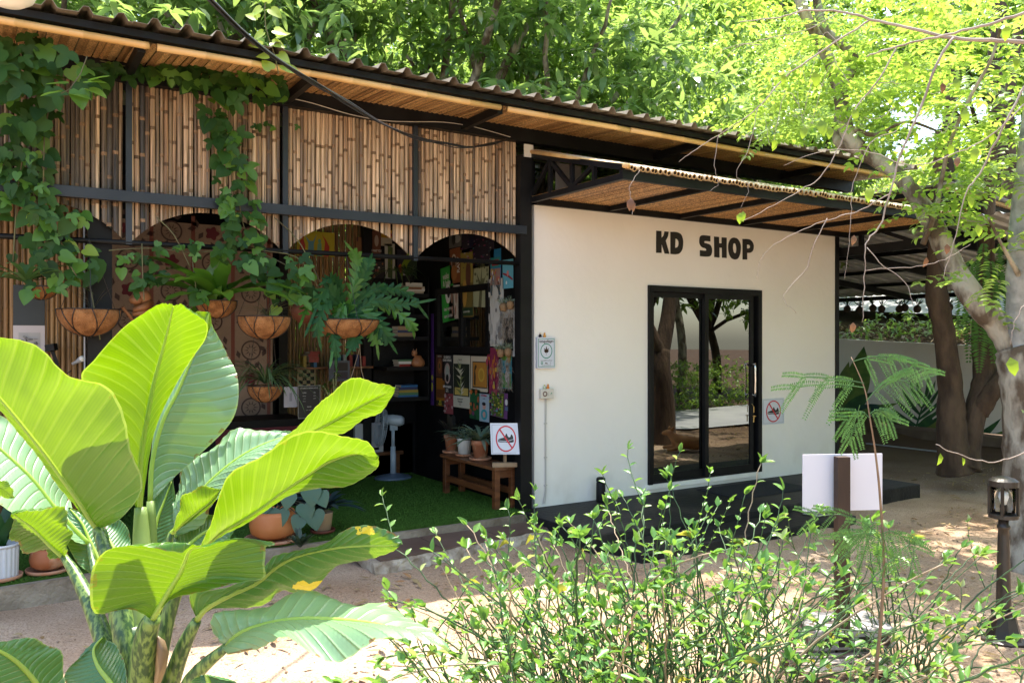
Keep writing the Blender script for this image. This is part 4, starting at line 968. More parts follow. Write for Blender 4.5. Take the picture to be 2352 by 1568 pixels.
def limb(mb, pts, r0, r1, n=9, jit=0):
    pts = [Vector(p) for p in pts]; q_ = []
    for i in range((len(pts) - 1) * 4 + 1):
        p = cr_(pts, i / 4); q_.append(p + Vector((rnd(-jit, jit), rnd(-jit, jit), rnd(-jit, jit))))
    k = len(q_); mb.tube(q_, [r0 + (r1 - r0) * (i / (k - 1)) for i in range(k)], n)
def rand_blobs(n_, r, h0, h1, size):
    out = []
    for i in range(n_):
        a = i * 2.4 + rnd(-.4, .4); rr = r * math.sqrt(rnd(.08, 1)); out.append((math.cos(a) * rr, math.sin(a) * rr, rnd(h0, h1), size * rnd(.7, 1.2), size * rnd(.45, .8)))
    return out
def proto_tree(nblob, r, h0, h1, size, dens, k, L, W, m, bk, trunk_r, droop, th=2.2):
    bl = rand_blobs(nblob, r, h0, h1, size)
    V, T = rosettes(blob_pts(bl, dens), k, L, W, droop)
    crown = fast_mesh('crown', V, T, m, link=False)
    mb = MB(); f1 = Vector((rnd(-.2, .2), rnd(-.2, .2), th)); limb(mb, [(0, 0, -.4), (rnd(-.1, .1), rnd(-.1, .1), th * .5), f1], trunk_r, trunk_r * .75)
    for b in bl[::1]:
        e = Vector(b[:3]); limb(mb, [f1 - Vector((0, 0, .1)), f1.lerp(e, .4) + Vector((rnd(-.3, .3), rnd(-.3, .3), .2)), f1.lerp(e, .75), e], trunk_r * rnd(.4, .6), .02, 7, .03)
    return crown, mesh_of(mb, 'trunk', bk, True)
PT = {
 'mango': proto_tree(16, 2.9, 4.0, 7.6, 1.3, 62, 8, .27, .092, mango, bark, .17, .6, 3.3),
 'mango2': proto_tree(15, 2.6, 3.9, 7.3, 1.25, 62, 8, .25, .085, mango, bark, .15, .5, 3.2),
 'light': proto_tree(14, 2.5, 3.3, 7.2, 1.2, 190, 8, .12, .05, light, bark, .12, .3, 2.6),
 'hill': proto_tree(9, 2.6, .8, 6.8, 1.6, 90, 7, .26, .10, hillleaf, bark_d, .12, .4, 1.6),
}
def tree(kind, x, y, lb, s=1.0, rz=None, group='trees behind the cafe and shop', name=None, z=None):
    z = ground_z(x, y) if z is None else z
    t = thing(name or {'mango': 'mango_tree', 'mango2': 'mango_tree', 'light': 'leafy_tree', 'hill': 'hillside_tree'}[kind], (x, y, z), lb, 'tree', group)
    cr, tk = PT[kind]; rz = rnd(0, 6.28) if rz is None else rz
    M = Matrix.Translation((x, y, z)) @ Matrix.Rotation(rz, 4, 'Z') @ Matrix.Scale(s, 4)
    place('crown', cr, M, t); place('trunk', tk, M, t); return t
def on(u, D): p = at(u, 784, D=D); return p.x, p.y
TL = [('mango', 250, 10.6, 1.0, 'dense dark mango tree with drooping long leaves above the left end of the roof'), ('mango2', 640, 11.4, 1.05, 'mango tree rising over the roof where the black cable enters the photo'),
      ('mango', 985, 11.6, 1.0, 'mango tree over the middle of the roof with a thick pale trunk'), ('mango2', 1235, 12.6, .98, 'mango tree with a leaning mottled trunk above the corner of the white shop'),
      ('light', 1540, 14.6, 1.05, 'sunlit pale green tree above the white shop'), ('light', 1385, 19.0, 1.2, 'hazy sunlit tree behind the mango trees'),
      ('hill', 1740, 19.5, 1.0, 'shaded dark green tree behind the bare twigs'), ('light', 1640, 24.0, 1.25, 'distant bright green tree in the gap above the shop'),
            ('hill', 2330, 19, 1.1, 'tall tree on the slope at the right edge of the photo'),
      ('light', 60, 15.5, 1.2, 'pale sunlit tree behind the left mango tree'), ('light', 860, 17.5, 1.25, 'bright yellow-green tree seen through gaps between the mango trees')]
for k, u, D, s, lb in TL:
    x, y = on(u, D); tree(k, x, y, lb, s)
# further rows on the hillside: each its own tree
far = 0
for D in (27, 40):
    for u in range(-150, 2560, int(2700 / 8)):
        if D < 30 and u > 1750: continue
        x, y = on(u + rnd(-60, 60), D + rnd(-2, 2)); o = tree(random.choice(('light', 'hill')), x, y, 'tree in the thick wood covering the slope behind the site', 1.5 + (D - 26) * .03, group='wood on the slope')
# hillside undergrowth
n = 26000
xx = RNG.uniform(-22, 60, n); yy = RNG.uniform(5.2, 52, n); keep = ~((xx > 12.0) & (xx < 17.2) & (yy < 13)); xx = xx[keep]; yy = yy[keep]
P = np.stack([xx, yy, [ground_z(a, b) for a, b in zip(xx, yy)] + RNG.random(len(xx)) ** 1.5 * 1.0], 1)
V, T = rosettes(P, 5, .3, .12, .2)
o = fast_mesh('undergrowth', V, T, hillleaf, kind='stuff'); props(o, 'low leafy undergrowth covering the slope behind the site', 'undergrowth')
n = 1900
xx = RNG.uniform(10.9, 12.9, n); yy = RNG.uniform(-4, 9, n); xx[500:] = RNG.uniform(17.0, 23, n - 500)
P = np.stack([xx, yy, [ground_z(a, b) for a, b in zip(xx, yy)] + RNG.random(n) ** 2 * .35], 1)
V, T = rosettes(P, 6, .16, .06, -.2)
o = fast_mesh('ground_cover', V, T, light, kind='stuff'); props(o, 'sunlit weeds and seedlings on the bank above the garden wall', 'weeds')
n = 6000
xx = RNG.uniform(10.8, 12.9, n); yy = RNG.uniform(-5, 10, n)
P = np.stack([xx, yy, [ground_z(a, b) + .02 for a, b in zip(xx, yy)]], 1); D = unit(n); D[:, 2] *= .2
V, T = leaf6(P, D, np.tile([0, 0, 1.], (n, 1)), RNG.uniform(.08, .16, n), RNG.uniform(.03, .05, n), -.1)
o = fast_mesh('bank_litter', V, T, leafmat('pale dry leaf', (.38, .27, .17), (.52, .42, .30), (.3, .2, .1), .15, .8, .2), kind='stuff'); props(o, 'dry pale leaves littering the bank above the garden wall', 'leaf litter')
# trees in front of the buildings, outside the frame: they shade the yard and show in the door glass
for x, y, k, s, lb in ((8.6, -8.6, 'hill', 1.1, 'tree across the drive, mirrored in the door glass'), (12.5, -11.0, 'light', 1.2, 'pale tree across the drive, mirrored in the door glass'), (5.0, -12.0, 'hill', 1.2, 'dark tree across the yard, mirrored in the door glass'),
                       (16.5, -13.5, 'hill', 1.4, 'tall tree across the drive, mirrored in the door glass'), (9.5, -15, 'hill', 1.5, 'tree behind the photographer, mirrored in the door glass'), (21, -10, 'light', 1.4, 'far tree across the drive, mirrored in the door glass'), (0, -15, 'hill', 1.4, 'tree behind the photographer')):
    tree(k, x, y, lb, s, group='trees across the yard', z=0)
sh_ = blob_pts([(7.5, -7.9, .5, .7, .6), (9.8, -8.4, .6, .9, .7), (12, -8.9, .6, .8, .6), (6, -8.6, .4, .6, .5)], 420); V, T = rosettes(sh_, 7, .12, .05, .2)
o = fast_mesh('yard_shrubs', V, T, hillleaf, kind='stuff'); props(o, 'low shrubs across the yard, mirrored in the door glass', 'shrubs')

# ---- the leaning tree at the right -------------------------------------------------
lt = thing('leaning_tree', tuple(at(2400, 1290, D=6.45)), 'large leaning tree at the right edge with mottled pale bark and feathery bright leaves', 'tree')
def trunkpath(name, pts, m=bark, par=lt, n=14, jit=.012):
    P_ = [at(u, v, D=d) for u, v, d, w in pts]; ws = [w / 2 / FPX * d for u, v, d, w in pts]; k = len(P_); q_ = []; r_ = []
    for i in range((k - 1) * 6 + 1):
        t = i / 6; j = min(int(t), k - 2); f = t - j; q_.append(cr_(P_, t)); r_.append((ws[j] * (1 - f) + ws[j + 1] * f) * rnd(.95, 1.06))
    return MB().tube(q_, r_, n).build(name, m, par, smooth=True)
trunkpath('trunk', [(2415, 1420, 6.3, 230), (2400, 1290, 6.45, 185), (2388, 1150, 6.55, 150), (2375, 1000, 6.6, 128), (2358, 870, 6.6, 110), (2335, 800, 6.65, 88)])
trunkpath('limb', [(2350, 830, 6.62, 72), (2300, 755, 6.7, 60), (2240, 690, 6.75, 54), (2190, 610, 6.9, 48), (2140, 510, 7.0, 44), (2095, 440, 7.1, 38), (2050, 392, 7.25, 32), (1985, 350, 7.4, 34), (1945, 300, 7.5, 34), (1935, 240, 7.6, 32), (1915, 165, 7.7, 28), (1880, 90, 7.8, 26), (1840, 10, 7.9, 24), (1810, -120, 8, 20)])
trunkpath('limb', [(1985, 350, 7.4, 24), (1935, 330, 7.6, 26), (1925, 310, 7.7, 24), (1935, 210, 7.9, 22), (1960, 130, 8.0, 22), (1890, 60, 8.2, 20), (1870, -60, 8.2, 16)])
trunkpath('upright_limb', [(2362, 880, 6.6, 90), (2345, 760, 6.6, 62), (2348, 640, 6.55, 66), (2352, 520, 6.5, 60), (2375, 300, 6.4, 56), (2400, 0, 6.3, 50), (2420, -300, 6.2, 44)], mat('grey white bark', (.20, .20, .19), .9, (.40, .40, .38), 7, bump=.5, bscale=18))
trunkpath('branch', [(2120, 560, 6.95, 14), (2150, 480, 6.8, 12), (2165, 400, 6.7, 10), (2185, 320, 6.6, 9), (2230, 220, 6.4, 8), (2275, 140, 6.3, 7), (2300, 60, 6.3, 6)])
trunkpath('branch', [(1945, 290, 7.5, 14), (2010, 310, 7.3, 9), (2080, 280, 7.1, 7), (2150, 300, 7, 5)])
trunkpath('branch', [(2345, 640, 6.5, 14), (2300, 560, 6.3, 7), (2270, 500, 6.2, 5)])
def frond_mesh(n_=9, L=.34, lw=.030, ll=.055, droop=.22, flat_=.1):
    P_, D_, U_, Ls, Ws = [], [], [], [], []
    pts = []
    for i in range(n_ + 1):
        t = i / n_; p = Vector((0, L * t, -droop * L * t * t)); pts.append(p)
        if i:
            for s_ in (-1, 1):
                P_.append(p); D_.append((s_ * 1.0, .55, rnd(-flat_, flat_) - .1)); U_.append((0, 0, 1)); Ls.append(ll * (1 - .25 * abs(t - .5)) * rnd(.85, 1.15)); Ws.append(lw * rnd(.85, 1.15))
    P_.append(pts[-1]); D_.append((0, 1, -.3)); U_.append((0, 0, 1)); Ls.append(ll); Ws.append(lw)
    V_, T_ = leaf6(np.array(P_), np.array(D_), np.array(U_), np.array(Ls), np.array(Ws), .1)
    return V_, T_, pts
def fronds_at(cent, L=.34, **kw):
    """many pinnate leaves joined in one crown mesh"""
    Vs, Ts = [], []; base = 0; protos = [frond_mesh(random.choice((6, 7, 8)), L * rnd(.8, 1.2), **kw)[:2] for _ in range(6)]
    for p in cent:
        V_, T_ = random.choice(protos); a = rnd(0, 6.28); d = Vector((math.cos(a), math.sin(a), rnd(-.5, .35)))
        Mx = np.array(rotm(d, (0, 0, 1), rnd(-.5, .5)).to_3x3()); Vs.append(V_ @ Mx.T + np.array(p)); Ts.append(T_ + base); base += len(V_)
    return np.concatenate(Vs), np.concatenate(Ts)
def px_cloud(rows):
    out = []
    for u, v, D, ru, rv, rd, n_ in rows:
        for _ in range(n_):
            a = rnd(0, 6.28); r = math.sqrt(random.random()); out.append(tuple(at(u + math.cos(a) * r * ru, v + math.sin(a) * r * rv, D=D + rnd(-rd, rd))))
    return out
cl = px_cloud([(1900, 60, 7.9, 190, 90, .9, 130), (1850, 200, 7.9, 160, 90, .8, 110), (2050, 110, 7.4, 170, 100, .9, 110), (2000, 230, 7.4, 140, 70, .7, 90), (2220, 60, 6.9, 160, 90, .9, 80), (2260, 200, 6.8, 120, 80, .7, 60),
               (2150, 300, 6.9, 120, 60, .6, 70), (2280, 350, 6.7, 110, 60, .6, 60), (2150, 410, 6.8, 90, 30, .5, 36), (2080, 450, 6.8, 30, 24, .3, 10), (2270, 430, 6.5, 90, 40, .5, 20), (2300, 540, 6.3, 60, 50, .3, 22), (2260, 640, 6.3, 70, 40, .3, 22), (2120, 490, 6.7, 50, 30, .2, 12), (1780, 280, 8.1, 90, 50, .5, 40), (2345, 560, 6.2, 60, 30, .3, 12), (2330, 960, 6.0, 14, 60, .1, 5),
               (2500, 100, 6.6, 120, 200, 1.2, 80), (2100, -160, 7.0, 380, 140, 1.8, 330), (1800, -150, 8.3, 250, 140, 1.4, 170)])
cl = random.sample(cl, int(len(cl) * .34)); V, T = fronds_at(cl, .42, lw=.046, ll=.092)
fast_mesh('crown', V, T, pinn, parent=lt)
# brown double trunk under the carport
dt = thing('forked_tree', tuple(at(2195, 1050, Z=0)), 'dark brown tree forking low into two trunks in front of the painted wall', 'tree')
trunkpath('trunk', [(2195, 1085, 9.6, 86), (2190, 1050, 9.6, 68), (2185, 960, 9.65, 62), (2182, 880, 9.7, 52), (2168, 760, 9.7, 46), (2152, 680, 9.7, 48), (2150, 600, 9.7, 38), (2150, 520, 9.7, 28), (2160, 300, 9.8, 22)], bark_d, dt)
trunkpath('trunk', [(2215, 1075, 9.6, 72), (2225, 1020, 9.65, 52), (2240, 950, 9.7, 48), (2262, 870, 9.8, 52), (2258, 780, 9.9, 48), (2262, 650, 10, 38), (2270, 480, 10, 28), (2280, 300, 10, 24)], bark_d, dt)
trunkpath('branch_stub', [(2248, 945, 9.7, 46), (2275, 905, 9.6, 40), (2300, 868, 9.6, 34), (2318, 850, 9.6, 28)], bark_d, dt)
cf = px_cloud([(2190, 150, 9.9, 160, 130, 1.2, 60), (2200, -100, 9.9, 300, 160, 1.5, 120)])
V, T = fronds_at(cf, .4, lw=.05, ll=.09); fast_mesh('crown', V, T, hillleaf, parent=dt)
# ferns hanging on the fork
fm = leafmat('fern frond', (.035, .12, .02), (.07, .18, .03), (.14, .32, .03), .4)
ep = thing('hanging_fern', tuple(at(2262, 760, D=9.6)), 'long drooping fern fronds hanging on the right fork of the brown tree', 'fern')
Pf, Tf, nb = [], [], 0
for u0, v0, ln, du in ((2260, 560, 1.25, -.1), (2275, 600, 1.3, .05), (2240, 640, 1.1, -.12), (2290, 620, 1.0, .15), (2255, 700, .9, -.05), (2285, 720, .8, .1), (2230, 600, .9, -.2), (2300, 560, .9, .2)):
    p = at(u0, v0, D=9.45 + rnd(-.1, .1)); m_ = 34; t = np.arange(m_) / m_
    pts = np.array(p)[None, :] + np.stack([t * du * 1.2, t * 0, .12 * np.sin(t * 2) - ln * t ** 1.2], 1)
    for s_ in (-1, 1):
        D_ = np.tile(np.array(R) * s_ + [0, 0, -.35], (m_, 1)) + RNG.normal(size=(m_, 3)) * .08
        V_, T_ = leaf_polys(pts, D_, np.tile(-np.array(F), (m_, 1)), np.full(m_, .11) * np.sin(np.pi * (t * .9 + .08)) + .02, np.full(m_, .026), 0); Pf.append(V_); Tf.append(T_ + nb); nb += len(V_)
fast_mesh('fronds', np.concatenate(Pf), np.concatenate(Tf), fm, parent=ep)
# slope trunks at the right
for u, v0, v1, D, w, lb in ((2282, 470, 120, 15, 34, 'pale trunk on the slope right of the forked tree'), (2168, 470, 330, 16, 30, 'short visible trunk on the slope behind the carport roof'), (2312, 500, 250, 14, 26, 'slim trunk nearest the right edge on the slope')):
    x, y = on(u, D); t = thing('slope_tree', (x, y, ground_z(x, y)), lb, 'tree', 'bare trunks on the slope'); trunkpath('trunk', [(u, 640, D, w * 1.2), (u - 4, v0, D, w), (u + 8, (v0 + v1) / 2, D, w), (u + 4, v1, D, w * .9), (u + 30, v1 - 200, D, w * .7)], bark_d, t)
# ---- bare twiggy branch hanging in from the upper right (close to the camera) ---------
tw = thing('twiggy_branch', tuple(at(2480, 150, D=3.3)), 'nearly bare thin grey branches with few round leaves, crossing the upper right', 'branch')
twm = mat('grey twig bark', (.22, .17, .14), .8, (.36, .31, .27), 8)
def twig(pts, D0, D1, r0, r1, jit=2.0):
    n_ = len(pts); P_ = [at(u, v, D=D0 + (D1 - D0) * i / (n_ - 1)) for i, (u, v) in enumerate(pts)]
    q_ = []
    for i in range((n_ - 1) * 5 + 1): q_.append(cr_(P_, i / 5) + Vector((rnd(-1, 1), rnd(-1, 1), rnd(-1, 1))) * .0016 * jit)
    k = len(q_); MB().tube(q_, [r0 + (r1 - r0) * i / (k - 1) for i in range(k)], 6).build('twig', twm, tw, smooth=True)
twig([(2480, 95), (2352, 95), (2260, 92), (2190, 88), (2100, 68), (2000, 45), (1930, 28), (1850, 25), (1790, 40), (1700, 50)], 3.2, 3.6, .0095, .002)
twig([(2480, 0), (2352, 30), (2250, 62), (2150, 85), (2060, 107), (1990, 130)], 3.1, 3.4, .007, .003)
twig([(2190, 88), (2150, 150), (2110, 260), (2070, 350), (2045, 440), (2020, 520), (1990, 560), (1985, 640), (1980, 740)], 3.3, 3.4, .006, .0012)
twig([(2060, 107), (2020, 180), (1960, 260), (1930, 330), (1890, 400), (1850, 430), (1780, 470), (1700, 510)], 3.4, 3.5, .0036, .001)
twig([(2000, 45), (1900, 110), (1800, 180), (1740, 250), (1650, 310), (1590, 350), (1560, 370)], 3.5, 3.7, .0042, .001)
twig([(1930, 28), (1850, 70), (1760, 90), (1690, 110), (1660, 150), (1640, 180)], 3.6, 3.8, .002, .0008)
twig([(2352, 200), (2300, 300), (2250, 400), (2220, 440), (2190, 560), (2165, 640)], 3.2, 3.3, .005, .001)
twig([(2380, 210), (2290, 300), (2200, 350), (2100, 380), (2000, 350), (1900, 345), (1800, 380)], 3.1, 3.4, .003, .0008)
twig([(2040, 445), (1980, 480), (1920, 500), (1860, 520), (1780, 560), (1745, 600), (1740, 640)], 3.35, 3.5, .0026, .0008)
twig([(1990, 570), (2030, 610), (2080, 650), (2095, 700)], 3.35, 3.3, .002, .0008)
twig([(1900, 500), (1870, 560), (1850, 620), (1800, 680), (1830, 720)], 3.4, 3.4, .0022, .0008)
twig([(1985, 620), (2050, 615), (2120, 610), (2180, 590), (2230, 560)], 3.35, 3.3, .0018, .0008)
twig([(2060, 300), (2000, 330), (1960, 420), (1955, 480), (1950, 560), (1940, 640)], 3.5, 3.5, .002, .0008)
twig([(1740, 250), (1720, 340), (1690, 400), (1720, 430), (1700, 480)], 3.6, 3.6, .0018, .0006)
twig([(1650, 310), (1640, 380), (1650, 420), (1630, 440)], 3.6, 3.6, .0015, .0006)
twig([(2352, 700), (2330, 740), (2320, 790)], 3.2, 3.2, .002, .001)
for k in range(9):
    u, v = random.choice(((1760, 140), (1850, 200), (1930, 160), (2050, 220), (2100, 300), (2200, 250)))
    u += rnd(-50, 50); v += rnd(-60, 60); a = rnd(-.9, .5); l_ = rnd(60, 170)
    twig([(u, v), (u - math.cos(a) * l_ * .4, v + math.sin(a) * l_ * .5 + rnd(0, 18)), (u - math.cos(a) * l_ * .8, v + abs(math.sin(a)) * l_ * .9 + rnd(0, 30)), (u - math.cos(a) * l_, v + l_ * rnd(.1, .7))], 3.5, 3.6, .0016, .0006)
rl = leafmat('round translucent leaf', (.10, .20, .03), (.20, .30, .03), (.34, .50, .03), .5, .45)
rlo = leafmat('orange dry leaf', (.14, .06, .03), (.18, .10, .05), (.2, .09, .04), .3, .6)
lv, ltt = leaf6(np.zeros((1, 3)), np.array([[0, 1., 0]]), np.array([[0, 0, 1.]]), np.array([1.]), np.array([.62]), .05)
rleaf = fast_mesh('leaf', lv, ltt, rl, link=False); rleafo = fast_mesh('dry_leaf', lv, ltt, rlo, link=False)
def px_leaf(u, v, D, L, me, par, name='leaf', d=None):
    d = d or (R * rnd(-.3, .3) + Vector((0, 0, -1)) + F * rnd(-.2, .2))
    return place(name, me, Matrix.Translation(at(u, v, D=D)) @ rotm(d, -F + R * rnd(-.7, .7), 0) @ Matrix.Scale(L, 4), par)
for u, v, D, L in ((1885, 275, 3.5, .075), (1905, 290, 3.5, .06), (1848, 290, 3.5, .06), (1870, 165, 3.5, .07), (2000, 430, 3.4, .068), (2300, 425, 3.2, .062), (2245, 515, 3.2, .05), (1700, 488, 3.5, .05), (1707, 485, 3.5, .045), (1780, 320, 3.5, .05), (2240, 340, 3.3, .06), (2215, 250, 3.3, .06), (2195, 180, 3.3, .05), (2140, 20, 3.2, .05), (2320, 820, 3.2, .075), (2270, 300, 3.3, .06),
                   (2225, 450, 3.2, .05), (2100, 300, 3.4, .06), (2080, 140, 3.4, .05), (1960, 250, 3.4, .055), (1800, 170, 3.5, .05), (2330, 130, 3.2, .06), (2345, 220, 3.2, .07), (2310, 60, 3.2, .06), (2180, 330, 3.3, .055), (2160, 1040, 3.2, .05), (2210, 1050, 3.2, .035)):
    px_leaf(u, v, D, L, rleaf, tw)
for u, v in ((1452, 462), (1962, 540), (1960, 740), (2175, 560), (2200, 360), (2165, 190), (2128, 590)): px_leaf(u, v, 3.4, .045, rleafo, tw, 'dry_leaf')
twig([(1452, 495), (1450, 462), (1446, 430), (1470, 392)], 3.4, 3.45, .0012, .0012); px_leaf(1450, 455, 3.4, .055, rleafo, tw, 'dry_leaf')
twig([(2150, 1020), (2200, 1042), (2270, 1060), (2330, 1048), (2400, 1020)], 3.2, 3.2, .002, .002)
# ---- feathery sapling in front of the shop -------------------------------------------
sap = thing('feathery_sapling', tuple(at(2010, 1950, D=2.85)), 'slender sapling with fine ferny leaves in front of the sign board', 'sapling')
P_ = [at(u, v, D=d) for u, v, d in ((2010, 1950, 2.85), (2012, 1568, 2.85), (2022, 1440, 2.85), (2030, 1300, 2.85), (2022, 1150, 2.85), (2012, 1050, 2.85), (1998, 960, 2.85), (1985, 890, 2.87), (1955, 820, 2.9))]
MB().tube([cr_(P_, i / 4) for i in range(33)], [.007 * (1 - i / 40) for i in range(33)], 7).build('stem', mat('brown stem', (.16, .09, .05), .6, (.22, .14, .08), 20), sap, smooth=True)
fern = leafmat('ferny leaflet', (.03, .10, .035), (.06, .17, .05), (.12, .28, .05), .35, .45)
def bipinnate(u0, v0, u1, v1, D, npair, plen, sag=10, nm='compound_leaf', pd=-1):
    Vs, Ts = [], []; b_ = 0; rach = []
    for i in range(9):
        t = i / 8; rach.append(at(u0 + (u1 - u0) * t, v0 + (v1 - v0) * t - math.sin(t * math.pi) * sag, D=D + .03 * t))
    for i in range(npair):
        t = .18 + .82 * i / max(npair - 1, 1); c = cr_(rach, t * 8 * .999); tan = (rach[-1] - rach[0]).normalized()
        for s_ in ((-1, 1) if pd == -1 else (1,)):
            per = tan.cross(F).normalized() * s_; dr = (tan * .75 + per * .55 + Vector((0, 0, -.45)) + F * rnd(-.25, .25)).normalized(); L_ = plen * (1 - .25 * t) * rnd(.85, 1.1)
            m_ = 17; tt = np.arange(1, m_ + 1) / m_; pts = np.array(c)[None, :] + np.array(dr)[None, :] * (tt * L_)[:, None]; pts[:, 2] -= (tt ** 2) * L_ * .18
            for q_ in (-1, 1):
                dd = np.array(dr.cross(F).normalized() * q_ + dr * .35)
                V_, T_ = leaf_polys(pts, np.tile(dd, (m_, 1)) + RNG.normal(size=(m_, 3)) * .06, np.tile(-np.array(F), (m_, 1)), np.full(m_, .0135) * (1 - .4 * np.abs(tt - .5)), np.full(m_, .0046), 0, .5); Vs.append(V_); Ts.append(T_ + b_); b_ += len(V_)
    o = fast_mesh(nm, np.concatenate(Vs), np.concatenate(Ts), fern, parent=sap)
    MB().tube(rach, [.0016] * 9, 5).build('rachis', fern, o)
for a in ((1985, 890, 1830, 890, 2.85, 3, .13, 8), (1985, 880, 1850, 865, 2.86, 3, .10, 4), (1958, 830, 2120, 850, 2.88, 6, .11, 22), (1990, 920, 2090, 880, 2.85, 6, .14, 26), (1998, 950, 2040, 960, 2.82, 4, .10, 14), (1998, 960, 1950, 960, 2.84, 3, .10, 16), (1975, 930, 1955, 1000, 2.84, 3, .09, 2),
          (2025, 1230, 1880, 1185, 2.78, 4, .11, 22), (2025, 1225, 2090, 1250, 2.8, 5, .13, 16), (2020, 1200, 1975, 1245, 2.8, 4, .12, 16), (2025, 1210, 2040, 1290, 2.8, 3, .11, 6), (2025, 1240, 1940, 1235, 2.8, 4, .10, 14)): bipinnate(*a)
# ---- green zigzag-stemmed shrubs -------------------------------------------------------
zst = mat('green shrub stem', (.018, .055, .02), .5, (.05, .11, .035), 6); zst2 = mat('tan shrub stem', (.24, .17, .11), .6, (.34, .27, .18), 8)
zl = leafmat('variegated shrub leaf', (.055, .18, .04), (.15, .32, .08), (.22, .42, .05), .36, .36, .5)
zl2 = leafmat('pale shrub leaf', (.36, .44, .22), (.26, .38, .13), (.45, .58, .14), .4, .4)
zl3 = leafmat('yellowing shrub leaf', (.34, .36, .07), (.30, .26, .07), (.45, .45, .06), .4, .5)
def ovate():
    P_ = [(0, 0, 0), (.17, .2, .07), (.24, .45, .09), (.13, .76, .03), (0, 1, -.16), (-.13, .76, .03), (-.24, .45, .09), (-.17, .2, .07), (0, .45, -.03)]
    F_ = [(0, 1, 8), (1, 2, 8), (2, 3, 8), (3, 4, 8), (4, 5, 8), (5, 6, 8), (6, 7, 8), (7, 0, 8)]
    return np.array(P_), np.array(F_)
ov, of = ovate()
zleaf = [fast_mesh('leaf', ov, of, zl, link=False, smooth=True), fast_mesh('leaf', ov * [.85, 1, 1.5], of, zl2, link=False, smooth=True), fast_mesh('leaf', ov * [.8, .9, 3.5], of, zl3, link=False, smooth=True)]
def shrub(u, D, n_st, lb, spread=.28, hmax=1.25, leanu=0, nleaf=280, lean_rng=(.05, .85), group='green zigzag-stemmed shrubs in the foreground'):
    b0 = at(u, 784, D=D); b0.z = 0; t = thing('zigzag_shrub', tuple(b0), lb, 'shrub', group)
    cand = []; sm_ = MB()
    n_st = int(n_st * 1.55)
    for i in range(n_st):
        a = rnd(0, 6.28); rr = spread * math.sqrt(random.random()); p = b0 + Vector((math.cos(a) * rr, math.sin(a) * rr, -.02))
        le = rnd(*lean_rng); az = a + rnd(-.9, .9); d = Vector((math.cos(az) * le, math.sin(az) * le, 1)) + R * leanu; d.normalize()
        L_ = hmax * rnd(.55, 1.0) * (1 + .25 * le); seg = rnd(.038, .055); k = int(L_ / seg); pts = [p]; zz = d.orthogonal().normalized()
        zz = (Matrix.Rotation(rnd(0, 6.28), 3, d) @ zz)
        r0 = rnd(.0035, .0068); wild = random.random() < .5; bend = Vector((rnd(-1, 1), rnd(-1, 1), rnd(-.8, .25))) * .06
        if wild: L_ *= .75
        for j in range(k):
            if wild: d = d + bend * (1 + .6 * math.sin(j * .4 + i))
            d = (d + Vector((rnd(-.05, .05), rnd(-.05, .05), rnd(-.06, .035))) + Vector((d.x, d.y, 0)) * .012).normalized(); p = p + d * seg; s_ = 1 if j % 2 else -1
            pts.append(p + zz * s_ * .0045)
            if j > k * .52 and random.random() < .36: cand.append((pts[-1], (zz * s_ * .9 + d * .5 + Vector((0, 0, rnd(-.5, .2)))), rnd(.036, .068), (j / k)))
            # side shoots
            if j > k * .3 and random.random() < .05:
                q_ = [pts[-1]]; dd = (d + Vector((rnd(-1, 1), rnd(-1, 1), rnd(-.2, .6)))).normalized(); m_ = random.randint(4, 9)
                for w in range(m_): dd = (dd + Vector((rnd(-.12, .12), rnd(-.12, .12), .05))).normalized(); q_.append(q_[-1] + dd * .04 + zz * (.004 if w % 2 else -.004)); cand.append((q_[-1], zz * (1 if w % 2 else -1) + dd * .6, rnd(.03, .05), 1))
                sm_.tube(q_, [.0032 * (1 - .5 * w / m_) for w in range(m_ + 1)], 5, m=0)
                for w in range(2): cand.append((q_[-1], dd + Vector((rnd(-.7, .7), rnd(-.7, .7), .2)), rnd(.035, .06), 1))
        sm_.tube(pts, [r0 * (1 - .55 * j / len(pts)) for j in range(len(pts))], 6, m=1 if random.random() < .2 else 0)
        for w in range(4): cand.append((pts[-1], d + Vector((rnd(-.8, .8), rnd(-.8, .8), rnd(-.1, .5))), rnd(.04, .068), 1))
    sm_.build('stems', [zst, zst2], t, smooth=True)
    random.shuffle(cand)
    for q_, (p, d, L_, tt) in enumerate(cand[:nleaf]):
        me = random.choices(zleaf, (.80, .17, .03))[0]
        place('leaf', me, Matrix.Translation(p) @ rotm(d, (rnd(-.5, .5), rnd(-.5, .5), 1)) @ Matrix.Diagonal((L_ * rnd(.8, 1.25), L_, L_, 1)), t)
    rest = cand[nleaf:]
    if rest:
        Vs, Ts = [], []; b_ = 0
        for p, d, L_, tt in rest:
            Mx = np.array((rotm(d, (rnd(-.5, .5), rnd(-.5, .5), 1)) @ Matrix.Scale(L_, 4)).to_3x3()); Vs.append(ov @ Mx.T + np.array(p)); Ts.append(of + b_); b_ += len(ov)
        fast_mesh('small_leaves', np.concatenate(Vs), np.concatenate(Ts), zl, parent=t, kind='stuff', smooth=True)
    return t
shrub(1270, 3.25, 46, 'zigzag green shrub left of centre whose arching stems reach towards the big-leaved plant', .30, 1.02, -.18)
shrub(1480, 3.45, 52, 'dense zigzag green shrub in front of the left part of the glass door', .28, 1.16, -.02)
shrub(1660, 3.3, 52, 'tall zigzag green shrub in front of the glass door', .26, 1.2, 0)
shrub(1725, 3.5, 20, 'zigzag green shrub touching the left side of the sign post', .22, .95, .0)
shrub(1200, 3.05, 26, 'low spreading zigzag shrub at the left end of the row', .22, .62, -.02, lean_rng=(.2, .8))
shrub(2090, 4.35, 22, 'zigzag green shrub right of the sign post', .18, .78, .05)
